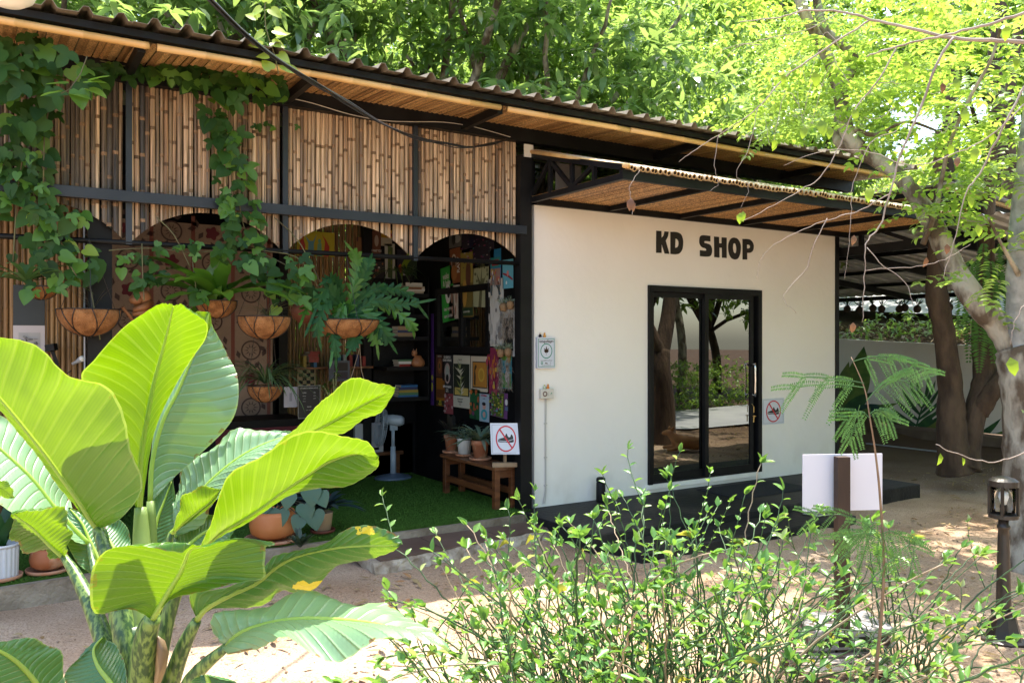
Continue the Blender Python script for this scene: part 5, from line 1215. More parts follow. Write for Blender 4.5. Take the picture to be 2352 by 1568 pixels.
shrub(2230, 3.95, 11, 'low sprawling zigzag shrub beside the lamp foot', .3, .42, .1, lean_rng=(.5, 1.5))
shrub(1440, 2.75, 22, 'zigzag shrub nearest the camera with its stems cut by the bottom of the photo', .3, .62, -.05, lean_rng=(.2, 1.0))
shrub(1570, 2.85, 20, 'front zigzag shrub low at the bottom of the photo, below the glass door', .3, .62, .05, lean_rng=(.2, 1.0))
tall = shrub(1328, 3.3, 7, 'taller shoots with a leafy top standing before the white wall', .06, 1.30, -.02, lean_rng=(0, .12))
# ================================================================== CLIMBER ON THE BAMBOO SCREEN
def lobed():
    """three-lobed leaf, 1 unit long, base at the origin, slightly cupped"""
    half = [(0, .06), (.12, -.06), (.34, -.02), (.54, .20), (.60, .42), (.44, .40), (.20, .42), (.25, .62), (.18, .86), (0, 1.05)]
    pts = [(x, y) for x, y in half] + [(-x, y) for x, y in reversed(half[1:-1])]
    V_ = [(x, y, .14 * abs(x) - .16 * y * y + .03 * math.sin(y * 9 + x * 5)) for x, y in pts] + [(0, .36, -.03)]
    n_ = len(pts); F_ = [(i, (i + 1) % n_, n_) for i in range(n_)]
    return np.array(V_), np.array(F_)
lbv, lbf = lobed()
hv = [(0, 0), (.2, -.12), (.42, -.02), (.5, .2), (.40, .5), (.2, .8), (0, 1.02)]; hv = hv + [(-x, y) for x, y in reversed(hv[1:-1])]
hvv = np.array([(x, y, .16 * abs(x) - .12 * y * y) for x, y in hv] + [(0, .4, -.02)]); hvf = np.array([(i, (i + 1) % len(hv), len(hv)) for i in range(len(hv))])
vm = leafmat('climber leaf', (.014, .05, .012), (.045, .12, .025), (.10, .22, .02), .28, .5, .25)
vm2 = leafmat('fresh climber leaf', (.07, .20, .03), (.12, .27, .04), (.30, .5, .05), .4, .4)
vmy = leafmat('young yellow-green leaf', (.28, .42, .05), (.38, .52, .10), (.6, .75, .08), .5, .4)
L1 = fast_mesh('leaf', lbv, lbf, vm, link=False); L2 = fast_mesh('leaf', hvv, hvf, vm, link=False); L3 = fast_mesh('leaf', lbv, lbf, vm2, link=False); L4 = fast_mesh('leaf', hvv, hvf, vm2, link=False); L5 = fast_mesh('leaf', hvv, hvf, vmy, link=False)
vstem = mat('climber stem', (.10, .08, .04), .7, (.14, .14, .06), 10)
def vine(name, lb, regs, loc, stems, nmax=300):
    t = thing(name, loc, lb, 'climber', 'climbing vine on the cafe front'); k = 0; rest = []
    for (u, v, ru, rv, Y, dy, n_, Lm, mix_) in regs:
        for _ in range(int(n_ * .66)):
            a = rnd(0, 6.28); r = math.sqrt(random.random()) * 1.12; uu, vv = u + math.cos(a) * r * ru, v + math.sin(a) * r * rv
            p = at(uu, vv, Y=Y + rnd(-dy, dy)); L_ = Lm * rnd(.5, 1.08)
            me = random.choices((L1, L2, L3, L4, L5), mix_)[0]
            d = Vector((rnd(-.9, .9), rnd(-.45, .1), rnd(-1.0, .15) - .25)); up = Vector((rnd(-.5, .5), -1, rnd(.0, .8)))
            M = Matrix.Translation(p) @ rotm(d, up) @ Matrix.Diagonal((L_ * rnd(.85, 1.1), L_, L_, 1))
            if k < nmax: place('leaf', me, M, t); k += 1
            else: rest.append((M, me))
    if rest:
        Vs, Ts, b_ = [], [], 0
        for M, me in rest:
            vv_, ff_ = (lbv, lbf) if me in (L1, L3) else (hvv, hvf); Mx = np.array(M.to_3x3()); Vs.append(vv_ @ Mx.T + np.array(M.translation)); Ts.append(ff_ + b_); b_ += len(vv_)
        fast_mesh('leaf_mass', np.concatenate(Vs), np.concatenate(Ts), vm, parent=t, kind='stuff')
    sm_ = MB()
    for pts, Y in stems:
        P_ = [at(u, v, Y=Y + rnd(-.02, .02)) for u, v in pts]; sm_.tube([cr_(P_, i / 3) for i in range((len(P_) - 1) * 3 + 1)], .0045, 5)
    sm_.build('stems', vstem, t, smooth=True); return t
A_ = (5, 3, 1, .6, 0); B_ = (4, 2, 2, 1.5, .3); C_ = (3, 3, 3, 2, .6)
vine('climbing_vine', 'dense dark climber covering the left end of the bamboo screen', [
  (60, 120, 75, 50, -.45, .18, 46, .15, A_), (140, 170, 100, 60, -.5, .2, 50, .15, A_), (60, 240, 70, 60, -.3, .15, 46, .14, A_), (40, 330, 55, 60, -.2, .1, 36, .13, A_), (45, 400, 60, 50, -.15, .08, 34, .13, A_),
  (70, 460, 70, 40, -.15, .06, 36, .13, B_), (140, 500, 60, 40, -.15, .06, 22, .12, B_), (85, 330, 26, 90, -.2, .1, 16, .11, B_), (100, 560, 50, 40, -.12, .06, 18, .13, B_), (160, 600, 50, 40, -.1, .05, 14, .15, C_), (215, 610, 50, 40, -.1, .05, 12, .14, C_),
  (60, 620, 40, 50, -.1, .05, 12, .10, B_), (130, 660, 25, 40, -.1, .04, 9, .12, C_)], tuple(at(60, 300, Y=-.3)),
  [([(20, 60), (60, 160), (80, 300), (70, 420), (120, 540), (180, 640)], -.12), ([(120, 80), (110, 200), (60, 330), (40, 450), (30, 600)], -.14), ([(200, 130), (180, 200), (110, 260), (100, 420)], -.2), ([(150, 600), (195, 620), (215, 700), (230, 780)], -.1)])
vine('climbing_vine', 'garland of dark vine leaves along the eave, left of the second bay', [
  (300, 155, 45, 16, -.15, .06, 22, .11, A_), (380, 160, 60, 22, -.18, .06, 32, .12, A_), (455, 170, 50, 35, -.22, .08, 34, .14, A_), (520, 185, 55, 40, -.28, .1, 40, .14, A_), (590, 190, 50, 40, -.3, .1, 34, .13, A_), (640, 200, 25, 30, -.35, .1, 14, .12, A_)], tuple(at(450, 170, Y=-.2)),
  [([(230, 140), (330, 160), (430, 165), (520, 170), (600, 180), (650, 200)], -.12)])
vine('climbing_vine', 'column of dark leaves falling down the middle of the bamboo screen onto the arch', [
  (495, 260, 28, 45, -.12, .05, 24, .13, A_), (520, 330, 30, 45, -.12, .05, 24, .13, A_), (535, 400, 36, 40, -.13, .05, 24, .14, A_), (545, 465, 45, 35, -.13, .05, 26, .12, B_), (560, 520, 45, 35, -.14, .05, 26, .11, B_), (600, 290, 18, 20, -.1, .02, 6, .07, C_), (660, 290, 40, 8, -.06, .01, 4, .05, C_)], tuple(at(530, 350, Y=-.1)),
  [([(500, 180), (500, 260), (530, 340), (545, 430), (560, 520), (600, 600)], -.08), ([(510, 200), (520, 300), (520, 420), (545, 500)], -.08)])
vine('climbing_vine', 'lighter trailing leaves hanging from the rail between the hanging baskets', [
  (560, 570, 70, 35, -.1, .08, 44, .10, B_), (630, 610, 70, 40, -.1, .1, 40, .13, B_), (660, 660, 45, 45, -.1, .08, 26, .12, C_), (480, 560, 60, 25, -.05, .06, 18, .08, B_), (400, 560, 50, 20, -.05, .05, 12, .09, B_), (345, 610, 45, 35, -.05, .05, 18, .10, A_), (300, 600, 40, 20, -.05, .05, 10, .09, B_), (330, 650, 20, 20, -.05, .03, 6, .10, A_), (700, 670, 20, 12, -.05, .03, 5, .12, A_), (455, 670, 20, 20, -.1, .03, 5, .14, C_)], tuple(at(600, 600, Y=-.1)),
  [([(250, 575), (350, 570), (450, 580), (560, 570), (640, 600), (710, 640)], -.03), ([(520, 560), (600, 575), (680, 590), (720, 640), (740, 680)], -.06), ([(360, 500), (400, 540), (440, 620)], -.03), ([(442, 600), (450, 680), (430, 720)], -.05), ([(630, 500), (690, 560), (760, 700)], -.04), ([(326, 560), (328, 640), (331, 690)], -.05)])
t = thing('vine_shoot', tuple(at(640, 150, Y=-.8)), 'sunlit yellow-green vine shoot rising above the roof beside the cable', 'climber')
P_ = [at(u, v, Y=-.82) for u, v in ((640, 170), (632, 130), (618, 90), (610, 60), (608, 20), (612, -10))]; MB().tube(P_, .004, 5).build('stem', vstem, t)
for u, v, a in ((600, 20, -.8), (622, 22, .8), (612, 5, .2), (592, 42, -1), (630, 70, .9), (605, 75, -.8), (636, 84, .5), (625, 98, .9), (600, 105, -1), (640, 125, .8), (618, 130, -.6), (650, 150, .9), (622, 160, -.5), (660, 158, .6)):
    place('leaf', L5, Matrix.Translation(at(u, v, Y=-.84)) @ rotm(R * a + Vector((0, 0, rnd(-.6, .6))), -F + Vector((0, 0, .8))) @ Matrix.Scale(.095, 4), t)
# bright sprig at the left
t = thing('vine_shoot', tuple(at(200, 230, Y=-.9)), 'sunlit sprig of pale leaves sticking out of the climber at the far left', 'climber')
P_ = [at(u, v, Y=-.85) for u, v in ((200, 130), (185, 170), (160, 205), (140, 215))]; MB().tube(P_, .003, 5).build('stem', vstem, t)
for u, v, a, b in ((148, 193, -1, .1), (200, 190, 1, .1), (205, 205, 1, -.4), (180, 208, .2, -.8), (135, 212, -1, -.1), (165, 215, 1, -.2), (210, 185, .8, .3)):
    place('leaf', L4, Matrix.Translation(at(u, v, Y=-.88)) @ rotm(R * a + Vector((0, 0, b)), -F * .4 + Vector((0, 0, 1))) @ Matrix.Scale(.12, 4), t)
# ================================================================== HANGING BASKETS
coir = mat('coir liner', (.21, .08, .022), .95, (.38, .17, .06), 14, bump=.9, bscale=90)
wire = mat('black basket wire', (.015, .012, .012), .4)
def basket(u, v, w, Y, h, lb, chain=True):
    """u, v: rim centre; w: rim width in pixels; h: depth / radius"""
    c = at(u, v, Y=Y); D = (c - C).dot(F); r = w / 2 / FPX * D
    t = thing('hanging_basket', tuple(c), lb, 'hanging basket', 'coir-lined hanging baskets along the cafe front')
    prof = [(r * math.cos(a), -r * h * math.sin(a)) for a in [math.pi / 2 * (1 - i / 9) for i in range(10)]]
    prof = [(max(x, .001), z) for x, z in prof]; prof += [(r * .93, .005), (r * .9, -.03), (r * .4, -.045), (.001, -.045)]
    MB().lathe(prof, c, 28).build('coir_liner', coir, t, smooth=True)
    wm = MB()
    ring = [c + Vector((math.cos(k / 28 * 6.2832) * r * 1.01, math.sin(k / 28 * 6.2832) * r * 1.01, .004)) for k in range(29)]; wm.tube(ring, .004, 6)
    for k in range(12):
        a = k / 12 * 6.2832; pts = []
        for i in range(9):
            b = math.pi / 2 * i / 8 * .92; tw_ = a + .25 * math.sin(b * 1.5) * (1 if k % 2 else -1); pts.append(c + Vector((math.cos(tw_) * r * math.cos(b) * 1.015, math.sin(tw_) * r * math.cos(b) * 1.015, -r * h * math.sin(b) * 1.015)))
        wm.tube(pts, .0032, 5)
    wm.build('wire_frame', wire, t, smooth=True)
    if chain:
        cm = MB()
        for k in range(3): a = k * 2.094 + .5; cm.tube([c + Vector((math.cos(a) * r, math.sin(a) * r, 0)), Vector((c.x, c.y - .0, 2.48))], .0022, 5)
        cm.build('hanger', wire, t)
    return t, c, r
def strap_plant(name, c, lb, cat, n_, L, W, m, rise=.9, droop=1.3, spread=1.0, parent_pot=None, seg=7, wav=0, taper=.5):
    t = thing(name, tuple(c), lb, cat); Vs, Ts, b_ = [], [], 0
    for i in range(n_):
        a = rnd(0, 6.28); el = rnd(.25, 1.0) * rise; d = Vector((math.cos(a) * spread, math.sin(a) * spread, el + rnd(0, .5))).normalized(); l_ = L * rnd(.6, 1.1); p = Vector(c); side = d.cross(Vector((0, 0, 1))).normalized(); V_ = []
        for k in range(seg + 1):
            s_ = k / seg; w = W * (math.sin(math.pi * min(1, (s_ * .86 + .1))) ** taper) * (0.02 if k == seg else 1); wv = wav * math.sin(s_ * 22 + i)
            nrm = side.cross(d); V_ += [p - side * w / 2 + nrm * (w * .18 + wv), p, p + side * w / 2 + nrm * (w * .18 - wv)]
            d = (d + Vector((0, 0, -droop * l_ / seg))).normalized(); p = p + d * (l_ / seg)
        F_ = []
        for k in range(seg): a_ = k * 3; F_ += [(a_, a_ + 1, a_ + 4, a_ + 3), (a_ + 1, a_ + 2, a_ + 5, a_ + 4)]
        fast_mesh('leaf', [tuple(v) for v in V_], F_, m, parent=t, smooth=True)
    return t
nestm = leafmat('glossy fern leaf', (.035, .13, .02), (.08, .22, .03), (.22, .42, .03), .4, .3, .6)
staghm = leafmat('blue green fern', (.018, .075, .030), (.035, .12, .035), (.07, .2, .04), .3, .5, .2)
thinm = leafmat('thin strap leaf', (.05, .10, .04), (.12, .19, .08), (.15, .28, .06), .3, .5)
b1, c1, r1 = basket(205, 712, 134, -.05, .9, 'largest coir basket, hanging before the bamboo panel at the left')
b2, c2, r2 = basket(607, 728, 120, -.05, .85, 'coir basket right of the bird nest fern, trailing thin stems')
b3, c3_, r3 = basket(497, 692, 92, .1, .85, 'coir basket holding the broad-leaved bird nest fern')
b4, c4, r4 = basket(795, 735, 150, -.02, .6, 'wide coir basket mostly hidden under the blue green fern')
b5, c5, r5 = basket(609, 886, 80, .35, .95, 'small round coir basket with a spiky ponytail plant, lowest of the baskets')
b6, c6, r6 = basket(95, 660, 70, .0, .8, 'orchid basket at the left edge, half hidden by leaves')
nest = strap_plant('birds_nest_fern', c3_ + Vector((0, 0, .0)), 'bird nest fern with broad wavy glossy leaves in a hanging basket', 'fern', 18, .72, .12, nestm, 1.0, 1.4, wav=.012)
# the upright leaf
V_ = []
for k in range(13):
    s_ = k / 12; p = at(473 + 30 * s_ + 5 * math.sin(s_ * 3), 700 - 118 * s_, Y=.02); w = .085 * math.sin(math.pi * min(1, s_ * .8 + .2)) ** .6 * (1 + .12 * math.sin(s_ * 30)); w = .003 if k == 12 else w
    V_ += [p - R * w - F * .02, p, p + R * w - F * .02]
F_ = [f_ for k in range(12) for f_ in ((k * 3, k * 3 + 1, k * 3 + 4, k * 3 + 3), (k * 3 + 1, k * 3 + 2, k * 3 + 5, k * 3 + 4))]
fast_mesh('leaf', [tuple(v) for v in V_], F_, leafmat('pale fern leaf', (.12, .24, .03), (.14, .26, .03), (.3, .5, .04), .4, .35), parent=nest, smooth=True)
pony = strap_plant('ponytail_plant', c5 + Vector((0, 0, .02)), 'spiky thin-leaved plant arching out of the lowest hanging basket', 'plant', 95, .62, .011, thinm, 1.6, 3.2)
strap_plant('grass_tuft', c2 + Vector((.02, 0, 0)), 'thin dry grass growing in the basket right of the bird nest fern', 'plant', 34, .34, .005, leafmat('dry grass', (.12, .12, .06), (.2, .2, .1), (.2, .2, .1), .2), 1.2, 3.5)
strap_plant('trailing_grass', c1 + Vector((.02, 0, -.01)), 'wiry trailing stems in the largest hanging basket', 'plant', 12, .28, .005, leafmat('dark wiry stem', (.06, .06, .05), (.1, .09, .07), (.1, .1, .06), .2), 1.5, 2.5)
strap_plant('orchid_plant', at(60, 650, Y=-.05), 'orchid with long drooping strap leaves at the left edge of the photo', 'plant', 22, .42, .035, leafmat('orchid leaf', (.05, .13, .04), (.10, .19, .07), (.16, .3, .05), .35, .4), 1.0, 2.6)
# blue green fern with deeply cut fronds
bf = thing('blue_fern', tuple(c4), 'large blue green fern with deeply cut fronds spilling over the wide basket', 'fern')
def lobed_frond(pts, wmax, m):
    n_ = 9; L_ = len(pts) - 1; rach = [cr_(pts, i / 24 * L_) for i in range(25)]; m_ = MB()
    for i in range(24):
        t = i / 24; w = .012; tan = (rach[i + 1] - rach[i]).normalized(); per = tan.cross(F).normalized()
        a, b = rach[i], rach[i + 1]; m_.add([a - per * w, a + per * w, b + per * w * .9, b - per * w * .9], [(0, 1, 2, 3)])
    for k in range(n_):
        t = .12 + .8 * k / n_; i = int(t * 24); c = rach[i]; tan = (rach[i + 1] - rach[i]).normalized(); per = tan.cross(F).normalized(); l_ = wmax * math.sin(math.pi * (t * .85 + .12)) ** .7
        for s_ in (-1, 1):
            d = (per * s_ + tan * .75 + F * rnd(-.2, .2)).normalized(); q_ = c + d * l_; e = tan * .030
            m_.add([c - e, c + e, c + d * l_ * .55 + e * .9 - F * .01, q_, c + d * l_ * .55 - e * .7], [(0, 1, 2, 4), (2, 3, 4)])
    q_ = rach[-1] + (rach[-1] - rach[-3]).normalized() * .07; per = (rach[-1] - rach[-3]).cross(F).normalized(); m_.add([rach[-1] - per * .014, rach[-1] + per * .014, q_], [(0, 1, 2)])
    return m_.build('frond', m, bf)
bright = leafmat('fresh fern frond', (.045, .16, .03), (.08, .24, .04), (.2, .42, .04), .38, .38)
for pts, w, m in (([(800, 720), (812, 660), (822, 600), (800, 565)], .10, bright), ([(800, 720), (830, 650), (845, 610), (852, 590)], .09, staghm), ([(800, 720), (770, 680), (745, 670), (705, 760)], .10, staghm), ([(790, 720), (740, 690), (710, 700), (690, 745)], .10, bright),
                  ([(800, 720), (790, 700), (775, 740), (760, 830)], .10, bright), ([(810, 725), (860, 690), (920, 700), (985, 690)], .09, staghm), ([(810, 725), (850, 720), (880, 760), (905, 800)], .12, staghm), ([(800, 725), (840, 720), (860, 760), (868, 810)], .12, bright),
                  ([(800, 725), (815, 740), (815, 780), (800, 810)], .10, staghm), ([(800, 720), (760, 690), (730, 740), (735, 790)], .10, staghm), ([(805, 720), (870, 670), (930, 670), (975, 720)], .08, staghm), ([(800, 720), (780, 660), (760, 640), (740, 650)], .08, staghm), ([(790, 730), (760, 740), (770, 790), (772, 835)], .08, staghm), ([(810, 720), (880, 700), (940, 740), (950, 765)], .09, bright), ([(800, 720), (830, 680), (870, 660), (900, 665)], .07, staghm)):
    lobed_frond([at(u, v, Y=-.02 - .25 * i / 3 * rnd(.2, 1)) for i, (u, v) in enumerate(pts)], w, m)
MB().tube([at(824, 760, Y=0), at(826, 800, Y=0), at(812, 850, Y=0), at(798, 890, Y=0)], .002, 4).tube([at(826, 790, Y=0), at(830, 850, Y=0), at(842, 890, Y=0)], .002, 4).build('roots', mat('pale root', (.35, .27, .2), .8), bf)
# ================================================================== THINGS IN THE CAFE
def flatm(c): return flat(*c)
def poster(lb, plane, u0, v0, u1, v1, bg_, marks=(), text=(), tilt=0, name='poster', cat='poster', grp='posters and pictures in the cafe', off=.004, th=.003):
    """plane: ('X', value) side wall or ('Y', value) rear wall; u0,v0 top-left, u1,v1 bottom-right in picture pixels"""
    ax, val = plane; kw = {ax: val}
    um = (u0 + u1) / 2; a = at(u0, (v0 + v1) / 2, **kw); b = at(u1, (v0 + v1) / 2, **kw); tp = at(um, v0, **kw); bt = at(um, v1, **kw)
    w = (b - a).length; h = tp.z - bt.z; c = (a + b) / 2; c.z = (tp.z + bt.z) / 2
    if ax == 'X': xd = Vector((0, -1, 0)); n_ = Vector((-1, 0, 0))
    else: xd = Vector((1, 0, 0)); n_ = Vector((0, -1, 0))
    c = c + n_ * off; M = frameM(c, xd) @ Matrix.Rotation(tilt, 4, 'Z')
    t = thing(name, tuple(c), lb, cat, grp)
    def rect(x0, y0, x1, y1, z, m, nm):
        mb = MB(); mb.box((x0, y0, z), (x1, y1, z + th)); mb.v = [tuple(M @ Vector(p)) for p in mb.v]; return mb.build(nm, m, t)
    rect(-w / 2, -h / 2, w / 2, h / 2, -th, bg_ if not isinstance(bg_, tuple) else flatm(bg_), 'sheet')
    z = .0012
    def loop(pts): return [(x * w, y * h) for x, y in pts]
    for mk in marks:
        kind = mk[0]; m = flatm(mk[1])
        if kind == 'r': pts = [(mk[2], mk[3]), (mk[4], mk[3]), (mk[4], mk[5]), (mk[2], mk[5])]
        elif kind == 'e': pts = [(mk[2] + mk[4] * math.cos(k * .3142), mk[3] + mk[5] * math.sin(k * .3142)) for k in range(20)]
        else: pts = mk[2]
        curve_letters('printed_shape', [loop(pts)], M @ Matrix.Translation((0, 0, z)), m, t, .0002); z += .0006
    for s_, x, y, size, colr, *rest in text:
        make_text(s_, size * h, M @ Matrix.Translation((x * w, y * h, z)) @ (Matrix.Rotation(rest[0], 4, 'Z') if rest else Matrix.Identity(4)), flatm(colr), t, 'lettering', .0002, bold=size * h * .02, sx=rest[1] if len(rest) > 1 else .7)
    return t
SW = ('X', WX); RW = ('Y', 2.59)
K_ = (.015, .015, .016); W_ = (.6, .6, .58)
def blobs(n_, cols, s0=.03, s1=.12, seed=0, x0=-.45, x1=.45, y0=-.45, y1=.45):
    r_ = random.Random(seed); return [('e', r_.choice(cols), r_.uniform(x0, x1), r_.uniform(y0, y1), r_.uniform(s0, s1), r_.uniform(s0, s1) * .7) for _ in range(n_)]
# side wall, upper row
poster('green poster reading wake and bake, tilted, first of the upper row on the black wall', SW, 1015, 612, 1042, 738, (.03, .32, .05), [('e', (.7, .7, .68), .05, .0, .22, .18), ('e', K_, .1, .02, .12, .1)], [('wake', -.05, .33, .16, W_), ('& bake', 0, .2, .15, W_), ('best way to', 0, -.27, .09, W_), ('start the day', 0, -.4, .09, W_)], tilt=.1)
poster('brown poster with a white halo shape and the word RAW on its edge', SW, 1034, 570, 1058, 650, (.22, .07, .025), [('e', (.55, .5, .42), -.1, .1, .24, .24), ('e', (.10, .04, .02), -.1, .08, .19, .2), ('e', (.32, .13, .04), -.08, -.2, .3, .22)], [('RAW', .34, .0, .22, W_, 1.571, .9)], tilt=.03)
poster('pale anatomical sheet hanging below the RAW poster', SW, 1032, 655, 1056, 732, (.55, .50, .44), [('e', (.35, .2, .15), -.2, .15, .07, .2), ('e', (.35, .2, .15), .2, .15, .07, .2), ('e', (.35, .2, .15), -.15, -.25, .06, .15), ('e', (.35, .2, .15), .15, -.25, .06, .15)])
poster('film style poster with a man in a brown suit and a golden figure', SW, 1058, 572, 1088, 728, (.16, .12, .03), [('r', (.3, .24, .05), -.45, 0, .45, .45), ('e', (.12, .05, .03), .12, .12, .2, .2), ('e', (.35, .24, .18), .12, .34, .08, .06), ('e', (.45, .26, .06), -.15, -.15, .18, .2), ('r', (.02, .05, .02), -.48, -.48, .48, -.36)], [('summer night', 0, -.42, .05, (.5, .5, .45))])
poster('pale green tree drawing poster, tilted, above the black window', SW, 1088, 600, 1122, 705, (.34, .36, .22), [('p', (.10, .10, .05), [(-.1, -.5), (-.05, -.1), (-.3, .25), (-.02, .05), (.05, .4), (.08, .02), (.35, .2), (.12, -.1), (.1, -.5)])] + blobs(14, [(.12, .13, .06), (.08, .09, .04)], .03, .07, 3, y0=0), tilt=-.06)
poster('dark mandala tapestry at the top of the black side wall', SW, 1062, 530, 1135, 615, (.02, .015, .03), blobs(60, [(.25, .04, .10), (.12, .03, .12), (.04, .10, .12), (.35, .3, .3), (.02, .02, .05)], .012, .04, 7) + [('e', (.01, .01, .04), -.1, .2, .08, .16)], name='tapestry', cat='tapestry')
poster('grey portrait photograph poster under the arch', SW, 1032, 538, 1060, 568, (.10, .10, .10), [('e', (.3, .3, .3), .2, .1, .25, .3), ('e', (.02, .02, .02), -.1, .1, .15, .4)])
poster('tall poster of bright blue over a colourful crowd, left of the light blue one', SW, 1127, 572, 1151, 678, (.01, .18, .42), [('r', (.02, .22, .24), -.45, .1, .45, .32), ('r', (.25, .03, .04), -.35, .14, .3, .27), ('r', (.3, .2, .18), -.48, -.28, .48, .08)] + blobs(24, [(.5, .08, .1), (.5, .35, .05), (.6, .6, .55), (.05, .1, .3), (.1, .02, .02)], .03, .08, 5, y0=-.25, y1=.05))
poster('light blue poster with a red branch and a small bird', SW, 1155, 596, 1179, 662, (.12, .42, .55), [('p', (.30, .02, .04), [(-.45, .0), (0, -.1), (.48, -.25), (.48, -.18), (.05, -.02), (-.45, .06)]), ('e', (.65, .25, .25), .02, .02, .1, .1), ('e', (.7, .8, .85), -.1, -.3, .07, .06)])
poster('black and white line drawing scroll beside the window', SW, 1122, 640, 1157, 795, (.56, .56, .53), blobs(34, [(.2, .2, .2), (.42, .42, .4), (.55, .55, .52)], .04, .13, 9) + [('e', (.5, .5, .48), .1, .28, .2, .1)])
poster('white poster with a big black square, behind the upper air plants', SW, 1156, 688, 1182, 818, (.60, .60, .58), [('r', K_, -.42, -.4, .42, .18)])
poster('deep red and gold patterned poster left of the lower air plants', SW, 1121, 798, 1146, 905, (.20, .02, .06), blobs(30, [(.5, .3, .05), (.35, .05, .08), (.45, .15, .03), (.3, .28, .1)], .04, .12, 12))
poster('blue and green poster with a cartoon man in white, right of the air plants', SW, 1153, 800, 1176, 892, (.02, .30, .42), [('r', (.03, .30, .05), -.48, -.48, .48, -.12), ('r', (.10, .25, .04), -.48, .2, .48, .48), ('e', (.6, .6, .6), .05, -.2, .22, .14), ('e', (.5, .33, .25), .05, 0, .11, .06), ('e', (.02, .02, .02), .05, .05, .11, .04), ('e', (.5, .3, .05), .25, .25, .15, .12)])
# side wall, lower row
poster('dark brown ornate poster, leftmost of the lower row', SW, 1002, 814, 1020, 866, (.07, .03, .02), [('e', (.16, .06, .03), 0, 0, .3, .35), ('e', (.28, .12, .04), 0, 0, .16, .22), ('e', (.03, .05, .02), 0, 0, .08, .12)], [('KINGS RULE', 0, .42, .1, (.4, .38, .35))])
poster('orange brown poster with yellow letters at its foot', SW, 1003, 868, 1022, 932, (.26, .10, .01), [('r', (.12, .04, .01), -.45, -.2, .45, .1), ('r', (.02, .015, .01), -.48, -.48, .48, -.3)], [('RICK', 0, -.34, .11, (.6, .5, .02)), ('MORTY', 0, -.44, .11, (.6, .5, .02))])
poster('black event poster reading KD GENETICS GRAND OPENING', SW, 1017, 815, 1040, 903, (.02, .022, .025), [('e', (.38, .28, .26), 0, .02, .3, .27), ('e', (.30, .36, .34), 0, .02, .2, .22), ('e', K_, 0, -.1, .14, .1), ('e', K_, -.38, -.06, .14, .12), ('e', K_, .38, .1, .14, .12)], [('KD GENETICS', 0, .44, .085, W_), ('GRAND OPENING', 0, .36, .085, W_), ('20TH OF MARCH', 0, -.33, .085, W_), ('LIVE MUSIC', 0, -.4, .04, W_), ('FROM 5 PM', 0, -.45, .04, W_)])
leaf_marks = []
for k in range(26):
    a = random.Random(k).uniform(.2, 2.9); l_ = .2 + .22 * random.Random(k + 50).random(); cy = -.25 + .55 * (k / 26); ca, sa = math.cos(a), math.sin(a)
    leaf_marks.append(('p', random.Random(k).choice([(.16, .2, .06), (.5, .5, .4), (.05, .08, .03), (.3, .34, .16)]), [(0 - sa * .03, cy + ca * .03), (ca * l_ * .7, cy + sa * l_ * .35), (ca * l_, cy + sa * l_ * .55), (0 + sa * .03, cy - ca * .03)]))
poster('poster of a large flowering cannabis plant above a torn paper caption', SW, 1042, 816, 1080, 936, (.50, .50, .42), [('r', (.012, .02, .012), -.48, -.28, .48, .34), ('r', (.45, .36, .1), -.4, -.26, .4, -.12)] + leaf_marks, [('Farm 2.0', 0, .42, .05, (.1, .1, .1)), ('grown with care for', 0, -.33, .04, (.1, .1, .1)), ('the local garden', 0, -.38, .04, (.1, .1, .1)), ('KD', 0, -.44, .04, (.1, .1, .1))])
poster('cream poster with an orange sun panel and a dark climbing cat', SW, 1082, 818, 1124, 903, (.52, .46, .36), [('r', (.05, .04, .03), -.40, -.36, .42, .36), ('r', (.40, .18, .03), -.37, -.33, .39, .33), ('e', (.5, .32, .05), .1, 0, .17, .19), ('e', (.38, .22, .03), .1, 0, .11, .13), ('p', (.05, .03, .015), [(-.3, -.28), (-.22, -.3), (-.2, -.05), (-.24, .1), (-.14, .22), (-.2, .28), (-.27, .2), (-.3, 0)])])
poster('dark green and orange comic poster, partly tucked behind its neighbour', SW, 1080, 893, 1102, 962, (.01, .09, .03), blobs(14, [(.5, .15, .04), (.3, .08, .03), (.15, .05, .12), (.01, .03, .02)], .06, .16, 21), tilt=-.04)
poster('pale blue poster reading NO DRUGS with a man in a teal shirt', SW, 1102, 900, 1124, 968, (.32, .42, .50), [('e', (.03, .30, .36), 0, -.26, .34, .18), ('e', (.5, .3, .25), 0, .02, .18, .11), ('e', (.02, .015, .015), -.02, .1, .19, .06), ('e', (.5, .3, .25), .02, -.26, .15, .1)], [('NO DRUGS', 0, .38, .1, (.5, .02, .06)), ('on a sunday', 0, .28, .05, (.1, .1, .2))])
poster('crowded green and purple comic poster, lowest right of the poster wall', SW, 1128, 900, 1166, 958, (.14, .05, .16), [('r', (.08, .12, .02), -.46, -.48, .3, .48)] + blobs(60, [(.25, .34, .04), (.08, .2, .05), (.4, .35, .05), (.2, .06, .2), (.02, .03, .03), (.1, .3, .3)], .02, .07, 31, x1=.28), [('UNCLASH', .38, 0, .14, (.35, .4, .05), 1.571, 1.2)], tilt=-.05)
poster('small red patterned sheet behind the dark potted plant', SW, 1021, 903, 1041, 950, (.25, .05, .06), blobs(12, [(.4, .3, .3), (.1, .02, .02)], .05, .14, 41))
poster('violet painted strip at the left of the black window', SW, 990, 720, 997, 930, (.06, .02, .16), [('e', (.4, .42, .05), 0, -.2, .3, .03), ('e', (.4, .42, .05), 0, -.3, .3, .05)])
poster('small silver sticker of a pointing hand above a blue sticker', SW, 1160, 915, 1168, 944, (.02, .02, .022), [('e', (.6, .6, .6), 0, .2, .4, .25), ('r', (.1, .14, .25), -.4, -.45, .4, -.15)], name='sticker', cat='sticker')
